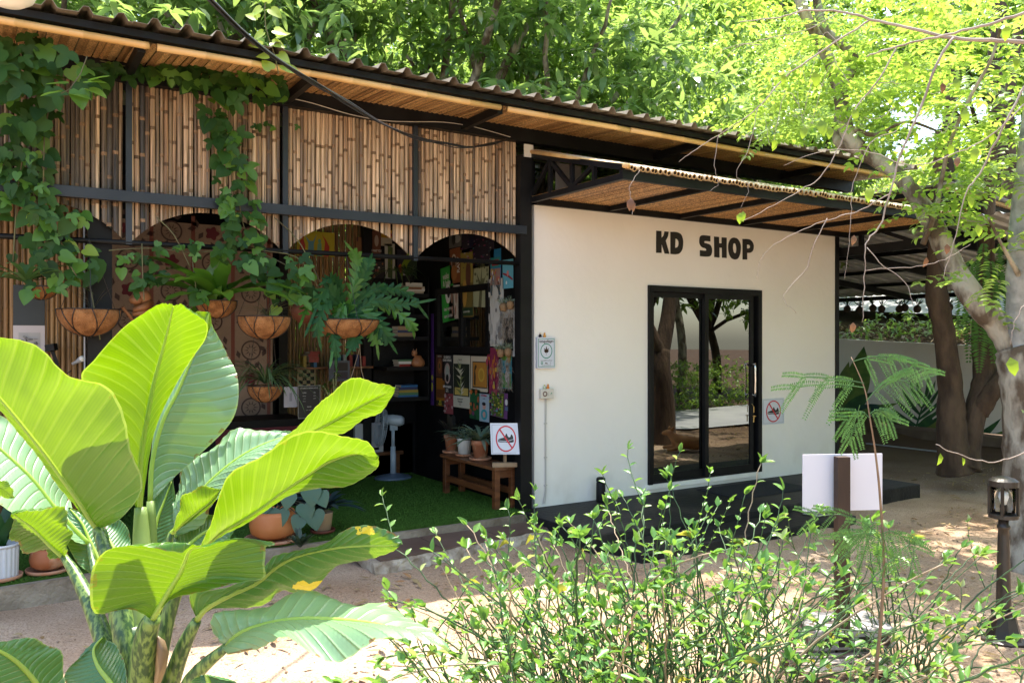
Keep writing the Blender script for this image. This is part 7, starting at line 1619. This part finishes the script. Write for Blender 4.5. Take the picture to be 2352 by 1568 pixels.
# ---- smoking-zone sign, socket box, figurines --------------------------------------
p0 = at(1253, 810, Y=-.02); w = .243; h = .292; M = frameM((p0.x, -.034, p0.z), (1, 0, 0))
zs_ = thing('smoking_zone_sign', (p0.x, -.02, p0.z), 'white Thai sign with a cannabis leaf in a green ring on the shop wall', 'sign')
w = at(1275, 810, Y=-.034).x - at(1234, 810, Y=-.034).x; h = at(1253, 773, Y=-.03).z - at(1253, 844, Y=-.03).z
b_ = MB().box((-w / 2, -h / 2, -.032), (w / 2, h / 2, 0)); b_.v = [tuple(M @ Vector(p)) for p in b_.v]; b_.build('board', signw, zs_)
gm = mat('sign green', (.03, .24, .16), .4); bm_ = mat('sign brown', (.06, .03, .02), .5)
def zc_(nm, lps, m, z): curve_letters(nm, [[(x * w, y * h) for x, y in l_] for l_ in lps], M @ Matrix.Translation((0, 0, z)), m, zs_, .0003)
e = .455; f_ = .43; zc_('green_border', [[(-e, -e), (e, -e), (e, e), (-e, e)], [(-f_, -.438), (f_, -.438), (f_, .438), (-f_, .438)]], gm, .001)
ci = lambda r1_, r2_, cx=0, cy=0, n_=40: [(cx + r1_ * math.cos(k / n_ * 6.2832), cy + r2_ * math.sin(k / n_ * 6.2832)) for k in range(n_)]
zc_('green_ring', [ci(.33, .245, 0, .06), ci(.29, .215, 0, .06)], gm, .001)
for a_, l_ in ((90, .18), (50, .15), (130, .15), (15, .11), (165, .11), (-20, .07), (200, .07)):
    ra = math.radians(a_); ar = w / h; dx, dy = math.cos(ra), math.sin(ra); pts = []
    for s_, ww in ((0, .006), (.3, .022), (.55, .026), (.8, .014), (1, 0)): pts.append((( dx * s_ * l_ - dy * ww) / ar * .98, .035 + dy * s_ * l_ + dx * ww))
    for s_, ww in ((.8, .014), (.55, .026), (.3, .022), (0, .006)): pts.append(((dx * s_ * l_ + dy * ww) / ar * .98, .035 + dy * s_ * l_ - dx * ww))
    zc_('leaf_emblem', [pts], bm_, .0014)
zc_('leaf_stem', [[(-.006, .04), (.006, .04), (.004, -.08), (-.004, -.08)]], bm_, .0014)
make_text('เขตสูบกัญชา', h * .115, M @ Matrix.Translation((0, h * .365, .0014)), bm_, zs_, 'thai_heading', .0003, bold=.0006, sx=.95)
make_text('ขอบคุณที่ให้ความร่วมมือ', h * .052, M @ Matrix.Translation((0, -h * .25, .0014)), bm_, zs_, 'thai_line', .0002, sx=.9)
make_text('สำนักงานสาธารณสุข กรมอนามัย', h * .028, M @ Matrix.Translation((0, -h * .405, .0014)), bm_, zs_, 'thai_small_line', .0002)
zc_('round_seal', [ci(.06, .045, -.25, -.33), ci(.03, .02, -.25, -.33)], gm, .0014); zc_('small_mark', [[(-.08, -.35), (.08, -.36), (.08, -.34), (-.06, -.31)]], bm_, .0014); zc_('flame_mark', [ci(.025, .03, .23, -.33), ci(.015, .02, .23, -.33)], greyl, .0014)
zt = p0.z + h / 2
def fig(x, y, z, m1, m2, lb, s=1.0):
    t = thing('toy_figurine', (x, y, z), lb, 'figurine', 'tiny toy animals on the wall signs'); c = Vector((x, y, z))
    MB().lathe([(.001, 0), (.014 * s, .001), (.016 * s, .012 * s), (.010 * s, .026 * s), (.007 * s, .03 * s)], c, 10).build('body', m1, t, smooth=True)
    MB().lathe([(.001, -.009 * s), (.009 * s, -.004 * s), (.010 * s, .002 * s), (.006 * s, .009 * s), (.001, .011 * s)], c + Vector((0, -.002, .036 * s)), 10).build('head', m2, t, smooth=True)
fig(at(1242, 772, Y=-.03).x, -.02, zt, black, mat('pale toy', (.6, .5, .42), .5), 'tiny dark figurine on top of the cannabis sign, left one'); fig(at(1252, 772, Y=-.03).x, -.02, zt, mat('amber toy', (.6, .28, .04), .5), mat('amber toy', (.6, .28, .04), .5), 'tiny amber dog figurine on top of the cannabis sign')
sb_ = thing('socket_box', tuple(at(1257, 904, Y=-.02)), 'cream surface-mounted socket box with stickers on the white wall', 'socket box'); c = at(1257, 904, Y=-.04); ww = (at(1272, 904, Y=-.04) - at(1243, 904, Y=-.04)).length; hh = .095
crm = mat('cream plastic', (.60, .57, .50), .4)
MB().box((c.x - ww / 2, -.045, c.z - hh / 2), (c.x + ww / 2, -.001, c.z + hh / 2)).build('case', crm, sb_, bevel=.004)
for nm, lps, m, z in (('round_sticker', [ci(.026, .026, -.03, 0), ci(.015, .015, -.03, 0)], mat('sticker brown', (.12, .06, .05), .5), .0006), ('switch_plate', [[(-.002, -.02), (.02, -.02), (.02, .018), (-.002, .018)]], mat('switch plate', (.50, .48, .42), .4), .0006), ('green_sticker', [[(.035, -.015), (.045, .0), (.055, -.002), (.05, .012), (.038, .005)]], gm, .0006)):
    curve_letters(nm, lps, frameM((c.x, -.0455, c.z), (1, 0, 0)) @ Matrix.Translation((0, 0, z)), m, sb_, .0003)
zb = c.z + hh / 2; fig(c.x - .022, -.025, zb, mat('green white toy', (.4, .5, .35), .5), mat('yellow toy', (.55, .5, .15), .5), 'tiny white and green toy on the socket box', .9); fig(c.x + .018, -.025, zb, mat('orange toy', (.6, .2, .03), .5), mat('orange toy', (.6, .2, .03), .5), 'tiny orange bird figurine on the socket box')
wc = thing('wall_cable', (c.x, -.01, 1), 'thin pale cable running down the white wall from the socket box', 'cable')
MB().tube([(c.x - .004, -.012, c.z - hh / 2), (c.x - .008, -.011, .9), (c.x - .004, -.011, .3), (c.x - .03, -.011, .18)], .0042, 6).tube([(c.x + .01, -.012, c.z - hh / 2), (c.x + .003, -.011, .9), (c.x + .006, -.011, .3), (c.x - .01, -.011, .18)], .0036, 6).build('conductor', mat('pale cable', (.50, .48, .45), .5), wc)
clp = MB()
for z in (.95, .62, .35): clp.box((c.x - .016, -.018, z), (c.x + .016, -.002, z + .008))
clp.build('clip', mat('pale cable', (.50, .48, .45), .5), wc)
# air plants in coconuts on the side wall
def airp(u, v, lb, beard, Y=None):
    p = at(u, v, X=WX - .06); t = thing('air_plant', tuple(p), lb, 'air plant', 'air plants in small coconuts on the poster wall')
    MB().lathe([(.001, -.05), (.03, -.04), (.04, 0), (.03, .035), (.001, .045)], p, 12).build('coconut_shell', mat('pale coconut', (.22, .13, .06), .8, (.32, .2, .1), 20, stretch=(6, 6, 1)), t, smooth=True)
    k = 44; D_ = unit(k); D_[:, 2] = np.abs(D_[:, 2]) * .8 + .1; V, T = leaf_polys(np.tile(np.array(p) + [0, 0, .03], (k, 1)), D_, unit(k), RNG.uniform(.05, .11, k), np.full(k, .007)); fast_mesh('tuft', V, T, leafmat('silver green air plant', (.16, .22, .15), (.25, .3, .2), (.2, .28, .15), .2), parent=t)
    if beard:
        k = 260; P_ = np.array(p) + np.stack([RNG.normal(size=k) * .012, RNG.normal(size=k) * .022, -RNG.uniform(.04, beard, k)], 1); D_ = np.stack([RNG.normal(size=k) * .35, RNG.normal(size=k) * .35, -np.ones(k)], 1); V, T = leaf_polys(P_, D_, unit(k), RNG.uniform(.04, .09, k), np.full(k, .0035)); fast_mesh('moss_beard', V, T, mat('grey spanish moss', (.22, .19, .15), 1, (.30, .26, .21), 30), parent=t)
airp(1156, 705, 'upper left air plant in a small coconut with a grey moss beard', .30); airp(1172, 700, 'upper right air plant in a small coconut with a grey moss beard', .30)
airp(1150, 810, 'lower left air plant in a small coconut with a long moss beard', .36); airp(1167, 808, 'lower right air plant in a small coconut with a long moss beard', .34)
# ================================================================== POTS AT THE EDGE OF THE TURF
def onturf(u, v): return at(u, v, Z=.153)
orange = mat('orange terracotta', (.46, .14, .035), .55, (.52, .20, .07), 4)
c = onturf(628, 1240); D = (c - C).dot(F); pD, tD = pot(c, 54 / FPX * D, .22, orange, 'large round orange pot with a saucer at the turf edge', 'round')
# heart-leaved plant
hl = thing('heart_leaved_plant', tuple(tD), 'grey green heart-leaved plant in the large orange pot', 'plant')
hm = leafmat('grey green heart leaf', (.035, .10, .05), (.06, .14, .08), (.08, .2, .06), .25, .35)
hL = fast_mesh('leaf', hvv * [1.05, .95, 1.0], hvf, hm, link=False)
for u, v, s_, a in ((642, 1178, .17, .0), (700, 1165, .15, .6), (722, 1182, .16, .3), (690, 1195, .13, -.6), (715, 1128, .16, .2), (665, 1140, .14, -.3), (610, 1160, .14, -.7), (735, 1140, .13, .8)):
    p = at(u, v - 8, D=D - .12); place('leaf', hL, Matrix.Translation(p) @ rotm(Vector((0, 0, -1)) + R * a * .6 - F * .3, -F + Vector((0, 0, .5))) @ Matrix.Scale(s_, 4), hl)
    MB().tube([tD, (tD + p) / 2 + Vector((0, 0, .08)), p], .004, 5).build('stalk', mat('dark stalk', (.05, .05, .03), .6), hl)
c = onturf(741, 1222); D = (c - C).dot(F); pE, tE = pot(c, 24 / FPX * D, .15, mat('cream clay', (.50, .34, .22), .7, (.56, .42, .3), 6), 'small cream clay pot with a dark rimmed saucer', 'plain', sm_=mat('dark red saucer', (.16, .04, .025), .6))
strap_plant('rhoeo_plant', tE + Vector((0, 0, .02)), 'dark blue green strap-leaved plant with wine red heart in the cream pot', 'plant', 24, .36, .055, leafmat('dark strap leaf', (.018, .045, .05), (.035, .07, .075), (.04, .05, .06), .15, .35), .9, 2.6)
strap_plant('rhoeo_heart', tE + Vector((0, 0, .05)), 'wine red young leaves in the centre of the dark strap-leaved plant', 'plant', 7, .16, .035, leafmat('wine leaf', (.06, .006, .02), (.10, .01, .03), (.15, .01, .04), .25, .4), 3, .6)
c = onturf(690, 1262); strap_plant('small_rosette_plant', c + Vector((0, 0, .02)), 'small dark rosette plant at the turf edge beside the orange pot', 'plant', 26, .16, .035, leafmat('dark rosette leaf', (.02, .05, .03), (.05, .08, .05), (.05, .1, .03), .2, .5), 1.6, 1.5)
c = onturf(112, 1312); D = (c - C).dot(F); pF, tF = pot(c, 40 / FPX * D, .15, mat('peeling terracotta', (.36, .11, .04), .6, (.5, .26, .15), 7, thr=(.5, .6)), 'peeling terracotta pot in a wide saucer on the left of the turf', 'round')
strap_plant('low_pot_plant', tF, 'few dark leaves in the peeling terracotta pot', 'plant', 8, .2, .05, hm, 1.2, 2)
c = onturf(3, 1330); D = (c - C).dot(F); r = 37 / FPX * D
pG = thing('ribbed_pot', tuple(c), 'white ribbed pot on a clay saucer at the left edge of the photo', 'plant pot'); gp = MB(); n_ = 40; hh = .235
for j, z in enumerate((.02, hh)):
    for k in range(n_ * 2): t = k / (n_ * 2) * 6.2832; rr = r * (.96 if j else .9) * (1 + (.018 if (k // 2) % 2 else -.018)); gp.v.append((c.x + rr * math.cos(t), c.y + rr * math.sin(t), c.z + z))
for k in range(n_ * 2): a = k; b = (k + 1) % (n_ * 2); gp.f.append((a, b, b + n_ * 2, a + n_ * 2)); gp.m.append(0)
gp.build('pot_body', mat('ribbed white ceramic', (.55, .57, .60), .4), pG); MB().lathe([(r * .98, hh - .012), (r * 1.0, hh + .008), (r * .9, hh + .008), (r * .88, hh - .03), (.001, hh - .03)], c, 32).build('rim', mat('ribbed white ceramic', (.55, .57, .60), .4), pG, smooth=True)
MB().lathe([(r * .9, 0), (r * 1.15, .01), (r * 1.18, .032), (r * 1.1, .032), (r * 1.0, .016), (.001, .016)], c, 28).build('saucer', terracotta, pG, smooth=True)
strap_plant('red_stemmed_plant', c + Vector((0, 0, .22)), 'red stemmed dark green plant in the white ribbed pot', 'plant', 9, .42, .10, leafmat('deep green leaf', (.015, .08, .02), (.03, .11, .03), (.06, .18, .03), .25), 2.5, 1.0)
# ================================================================== BOLLARD LAMP
lampm = mat('dark bronze lamp paint', (.016, .012, .010), .4, (.032, .024, .019), 8, bump=.1)
lc = at(2305, 1474, Z=0); Dl = (lc - C).dot(F); k_ = Dl / FPX
bo = thing('bollard_lamp', tuple(lc), 'dark bronze bollard garden lamp with a clear glass head and unlit bulb', 'garden lamp')
def pr(rows): return [(max(r_, .001) * k_, (1474 - v) * k_) for r_, v in rows]
MB().lathe(pr([(48, 1474), (48, 1466), (40, 1462), (33, 1440), (27, 1415), (24, 1410)]), lc, 8).lathe(pr([(24, 1412), (26, 1405), (24, 1400), (17, 1398)]), lc, 20).build('foot', lampm, bo)
MB().lathe(pr([(17, 1400), (16, 1390), (12, 1230), (11, 1215), (14, 1212), (14, 1206), (11, 1203), (11, 1190)]), lc, 20).build('column', lampm, bo, smooth=True)
MB().lathe(pr([(11, 1192), (20, 1190), (31, 1188), (31, 1183), (31, 1180), (26, 1179), (1, 1179)]), lc, 24).build('head_base', lampm, bo)
MB().lathe(pr([(1, 1094), (8, 1093), (22, 1097), (31, 1103), (31, 1116), (27, 1116), (1, 1112)][::-1]), lc, 24).build('cap', lampm, bo)
ps = MB()
for a in (0.4, .4 + math.pi / 2, .4 + math.pi, .4 + 1.5 * math.pi):
    x_, y_ = lc.x + math.cos(a) * 28.5 * k_, lc.y + math.sin(a) * 28.5 * k_; ps.beam((x_, y_, (1474 - 1182) * k_), (x_, y_, (1474 - 1112) * k_), 5.5 * k_, 5.5 * k_)
ps.build('cage_bar', lampm, bo)
cg = bpy.data.materials.new('clear glass'); cg.use_nodes = True; nt = cg.node_tree; nt.nodes.remove(nt.nodes['Principled BSDF']); out = nt.nodes['Material Output']
gl = nt.nodes.new('ShaderNodeBsdfGlossy'); gl.inputs['Roughness'].default_value = .02; tr = nt.nodes.new('ShaderNodeBsdfTransparent'); tr.inputs[0].default_value = (.93, .94, .93, 1); ms = nt.nodes.new('ShaderNodeMixShader'); fz = nt.nodes.new('ShaderNodeFresnel'); fz.inputs[0].default_value = 1.35
nt.links.new(fz.outputs[0], ms.inputs[0]); nt.links.new(tr.outputs[0], ms.inputs[1]); nt.links.new(gl.outputs[0], ms.inputs[2]); nt.links.new(ms.outputs[0], out.inputs[0])
MB().lathe(pr([(24.5, 1181), (24.5, 1115)]), lc, 24).build('glass_cylinder', cg, bo, smooth=True)
MB().lathe(pr([(7, 1180), (8, 1160), (6, 1158)]), lc, 14).build('bulb_socket', black, bo); MB().lathe(pr([(5, 1160), (8, 1150), (11, 1140), (9.5, 1131), (5, 1127), (1, 1126)]), lc, 16).build('light_bulb', white_glaze, bo, smooth=True)
# ================================================================== SIGN BOARD ON A POST (seen from behind)
sc_ = at(1934, 1535, Z=0); Ds = (sc_ - C).dot(F); ks = Ds / FPX
sp_ = thing('sign_post', tuple(sc_), 'brown wooden post carrying a blank white board seen from behind', 'sign post')
brownp = mat('brown stained post', (.034, .016, .010), .7, (.075, .038, .024), 7, stretch=(1, 1, .2), bump=.25)
zt = 1.75 + (784 - 1048) * ks; xdir = (R * 1.0 + F * .10).normalized(); ydir = UP.cross(xdir)
def obox(c, w, d, h, m, nm, par, bev=0):
    mb = MB(); vs_ = []
    for dz in (0, h):
        for a, b in ((-w / 2, -d / 2), (w / 2, -d / 2), (w / 2, d / 2), (-w / 2, d / 2)): vs_.append(Vector(c) + xdir * a + ydir * b + UP * dz)
    mb.add(vs_, ((0, 3, 2, 1), (4, 5, 6, 7), (0, 1, 5, 4), (1, 2, 6, 5), (2, 3, 7, 6), (3, 0, 4, 7))); return mb.build(nm, m, par, bevel=bev)
obox((sc_.x, sc_.y, 0), 30 * ks, .05, zt, brownp, 'post', sp_, .003)
cb_ = at(1935, 1178, D=Ds + .05); zb_ = 1.75 + (784 - 1176) * ks
bd = obox((cb_.x, cb_.y, zb_), 193 * ks, .008, 131 * ks, mat('blank white board', (.66, .65, .74), .5), 'board', sp_)  # lavender cast of the shaded back painted into the white
# planter trough / plank heap at its foot
wh = mat('peeling white paint', (.34, .32, .31), .8, (.06, .045, .04), 9, thr=(.52, .6), bump=.3)
def px_box(u0, v0, u1, v1, D, dep, m, nm, par):
    a = at(u0, v1, D=D); b = at(u1, v1, D=D); c = (a + b) / 2; return obox(tuple(c + ydir * dep / 2), (b - a).length, dep, (v1 - v0) * D / FPX, m, nm, par)
hb = thing('weathered_block', tuple(at(1935, 1530, D=4.35)), 'weathered white block with peeling paint at the foot of the sign post', 'block'); z_ = .1
c = at(1933, 1500, D=4.55); obox((c.x, c.y, .11), 190 * 4.55 / FPX, .30, .11, wh, 'block_body', hb, .01)
for k in range(4): cc = Vector((c.x, c.y, .13)) + xdir * (-.17 + k * .11) - ydir * .15; obox(tuple(cc), .07, .01, .05, ink_k, 'recess', hb)
pal = thing('wooden_pallet', tuple(at(1930, 1540, D=4.3)), 'low slatted wooden stand with pale worn boards under the sign post', 'pallet'); c = at(1928, 1540, D=4.3)
pw = mat('worn pale wood', (.34, .29, .25), .85, (.16, .10, .075), 5, stretch=(1, 6, 1), bump=.3, thr=(.5, .65))
for k in range(4): cc = Vector((c.x, c.y, .075)) + ydir * (-.10 + k * .085); obox(tuple(cc), .50, .055, .022, pw, 'slat', pal)
for s_ in (-.2, .2): obox(tuple(Vector((c.x, c.y, .0)) + xdir * s_ + ydir * .03), .05, .34, .075, brownp, 'bearer', pal)
# small bottle on the step, slippers
bt = thing('black_bottle', tuple(at(1380, 1150, Z=.15)), 'small black bottle standing on the black step against the white wall', 'bottle'); c = at(1380, 1142, Y=-.12); c.z = .15
MB().lathe([(.045, 0), (.048, .01), (.046, .19), (.04, .20), (.046, .205), (.046, .235), (.035, .245), (.001, .246)], c, 20).build('bottle_body', black, bt, smooth=True)
for i, (u, v, lb) in enumerate(((1862, 1176, 'grey slipper lying on the black step behind the shrubs, left of the pair'), (1880, 1180, 'grey slipper lying on the black step nearer the sign post'))):
    c = at(u, v, Z=.162 if v < 1150 else .09); t = thing('slipper', tuple(c), lb, 'slipper', 'pair of slippers on the step'); Rm = Matrix.Translation(c) @ Matrix.Rotation(.3 + i * .2, 4, 'Z')
    so = sm([(-.12, -.035), (0, -.045), (.1, -.05), (.14, 0), (.1, .045), (0, .035), (-.12, .035), (-.14, 0)], 3); pl_ = MB().plate([Rm @ Vector((x, y, 0)) for x, y in so], (0, 0, .018)); pl_.build('sole', mat('grey rubber', (.22, .22, .19), .8), t)
    st_ = [Rm @ Vector((.05, -.045, .015)), Rm @ Vector((.06, 0, .05)), Rm @ Vector((.05, .045, .015))]; MB().tube(st_, .012, 6).build('strap', mat('grey rubber', (.22, .22, .19), .8), t)
# ================================================================== CABLES
cbm = mat('black cable', (.02, .02, .024), .35)
cable = thing('power_cable', tuple(at(800, 240, D=4)), 'bundle of black cables sagging from the top edge to the corner of the shop', 'cable')
base = [(440, -40, 3.3), (500, 22, 3.45), (560, 80, 3.7), (640, 140, 4.1), (720, 192, 4.7), (800, 240, 5.3), (880, 285, 5.9), (960, 318, 6.5), (1040, 335, 7.0), (1080, 337, 7.2), (1130, 330, 7.5), (1172, 320, 7.75)]
for k, (dx, dy) in enumerate(((0, 0), (5, -5), (9, -1), (3, 4))):
    P_ = [at(u + dx * (1 - i / 11), v + dy * (1 - i / 11) + (3 * math.sin(i * 2.1 + k) if i > 2 else 0), D=d) for i, (u, v, d) in enumerate(base)]
    MB().tube([cr_(P_, i / 4) for i in range(44)], .0062 if k < 2 else .0042, 6).build('wire', cbm, cable, smooth=True)
w2 = thing('white_wire', tuple(at(900, 280, Y=-.1)), 'thin pale wire running under the eave to the corner post', 'cable')
P_ = [at(u, v, Y=-.09) for u, v in ((668, 226), (720, 238), (800, 262), (880, 277), (950, 280), (1020, 281), (1090, 292), (1172, 315))]; MB().tube([cr_(P_, i / 3) for i in range(22)], .0035, 5).build('wire', mat('pale cable', (.50, .48, .45), .5), w2)
wl_ = thing('hanging_globe_lamp', tuple(at(15, -12, D=3.2)), 'white globe lamp just showing at the top left corner', 'lamp'); c = at(20, -14, D=3.2)
MB().lathe([(.001, -.05), (.05, -.043), (.085, -.02), (.095, 0), (.085, .025), (.05, .045), (.02, .06), (.001, .06)], c, 24).build('globe', mat('opal globe', (.8, .8, .75), .3), wl_, smooth=True); MB().tube([c + Vector((0, 0, .05)), c + Vector((0, 0, .6))], .005, 6).build('flex', cbm, wl_)
# ================================================================== DOG lying in the yard (seen in the door glass)
def skin(name, nodes, edges, m, parent, sub=2):
    """nodes: (x,y,z,r)"""
    me = bpy.data.meshes.new(name); o_ = org(parent); me.from_pydata([tuple(Vector(n_[:3]) - o_) for n_ in nodes], edges, []); me.materials.append(m)
    o = bpy.data.objects.new(name, me); COL.objects.link(o); o.parent = parent
    sk = o.modifiers.new('skin', 'SKIN'); lay_ = me.skin_vertices[0].data
    for i, n_ in enumerate(nodes): lay_[i].radius = (n_[3], n_[3]); lay_[i].use_root = i == 0
    s_ = o.modifiers.new('sub', 'SUBSURF'); s_.levels = sub; s_.render_levels = sub
    for p in me.polygons: p.use_smooth = True
    sk.use_smooth_shade = True; return o
dogm = mat('short tan dog coat', (.36, .15, .05), .7, (.45, .22, .09), 6, bump=.15, bscale=120)
dl = Vector((4.95, -2.80, .02)); dog = thing('dog', tuple(dl), 'tan short-haired dog lying curled on the sand, mirrored in the glass door', 'dog')
da = Matrix.Translation(dl) @ Matrix.Rotation(math.radians(200), 4, 'Z')
def dn(x, y, z, r): p = da @ Vector((x * .62, y * 1.1, z)); return (p.x, p.y, p.z, r * .85)
dn_ = [dn(0, 0, .14, .13), dn(.2, .03, .15, .13), dn(.36, .06, .17, .115), dn(.46, .08, .24, .075), dn(.54, .12, .30, .07), dn(.62, .16, .285, .045), dn(.68, .19, .27, .032),
       dn(-.18, .02, .12, .12), dn(-.3, .08, .08, .05), dn(-.3, .2, .05, .03), dn(-.2, .3, .03, .015), dn(.36, .15, .07, .05), dn(.46, .26, .045, .032), dn(.58, .30, .035, .028), dn(.40, -.04, .07, .05), dn(.54, -.02, .045, .032), dn(.66, .02, .035, .028),
       dn(-.1, .14, .09, .075), dn(.04, .26, .06, .045), dn(-.08, .34, .035, .028), dn(-.16, .36, .03, .025)]
skin('body', dn_, [(0, 1), (1, 2), (2, 3), (3, 4), (4, 5), (5, 6), (0, 7), (7, 8), (8, 9), (9, 10), (2, 11), (11, 12), (12, 13), (2, 14), (14, 15), (15, 16), (7, 17), (17, 18), (18, 19), (19, 20)], dogm, dog)
for s_ in (-1, 1):
    a = da @ Vector((.31, .12 + s_ * .045 - .01, .335)); b = da @ Vector((.29, .12 + s_ * .085 - .01, .39)); MB().tube([a, (a + b) / 2 + Vector((0, 0, .012)), b], [.028, .022, .004], 7).build('ear', dogm, dog, smooth=True)
MB().lathe([(.001, -.012), (.014, 0), (.001, .012)], da @ Vector((.435, .21, .272)), 8).build('nose', ink_k, dog)
# extra out-of-view tree, added to give the glass door a mirrored trunk
yt = thing('added_yard_tree', (5.25, -3.8, 0), 'dark forked tree trunk beside the dog, added to be mirrored in the glass door', 'tree')
Q = [Vector(p) for p in ((5.25, -3.8, -.1), (5.27, -3.8, .6), (5.2, -3.8, 1.2), (5.25, -3.85, 1.6))]; MB().tube([cr_(Q, i / 4) for i in range(13)], [.22 - .005 * i for i in range(13)], 14).build('trunk', bark_d, yt, smooth=True)
Q = [Vector(p) for p in ((5.25, -3.85, 1.5), (5.5, -3.95, 2.1), (5.7, -4.0, 2.8), (6.4, -4.1, 3.8), (7.0, -4.2, 5.0))]; MB().tube([cr_(Q, i / 4) for i in range(17)], [.15 - .005 * i for i in range(17)], 12).build('limb', bark_d, yt, smooth=True)
Q = [Vector(p) for p in ((5.23, -3.82, 1.5), (4.95, -3.9, 2.1), (4.4, -4.0, 3.2), (4.4, -4.2, 4.6))]; MB().tube([cr_(Q, i / 4) for i in range(13)], [.13 - .005 * i for i in range(13)], 12).build('limb', bark_d, yt, smooth=True)
V, T = rosettes(blob_pts([(4.6, -4.6, 4.9, 1.0, .5), (6.8, -4.9, 5.2, 1.1, .6), (5.7, -5.6, 5.4, 1.0, .5), (7.8, -3.6, 5.0, .9, .5)], 75), 7, .2, .07, .3); fast_mesh('crown', V, T, hillleaf, parent=yt)
# ================================================================== lettering and printed shapes become plain meshes
bpy.context.view_layer.update()
dg = bpy.context.evaluated_depsgraph_get()
for o in [o for o in sc.objects if o.type in ('CURVE', 'FONT')]:
    me = bpy.data.meshes.new_from_object(o.evaluated_get(dg)); nm = o.name; par = o.parent; Ml = o.matrix_local.copy(); o.name = 'old'
    q = bpy.data.objects.new(nm, me); COL.objects.link(q); q.parent = par; q.matrix_local = Ml
    bpy.data.objects.remove(o)
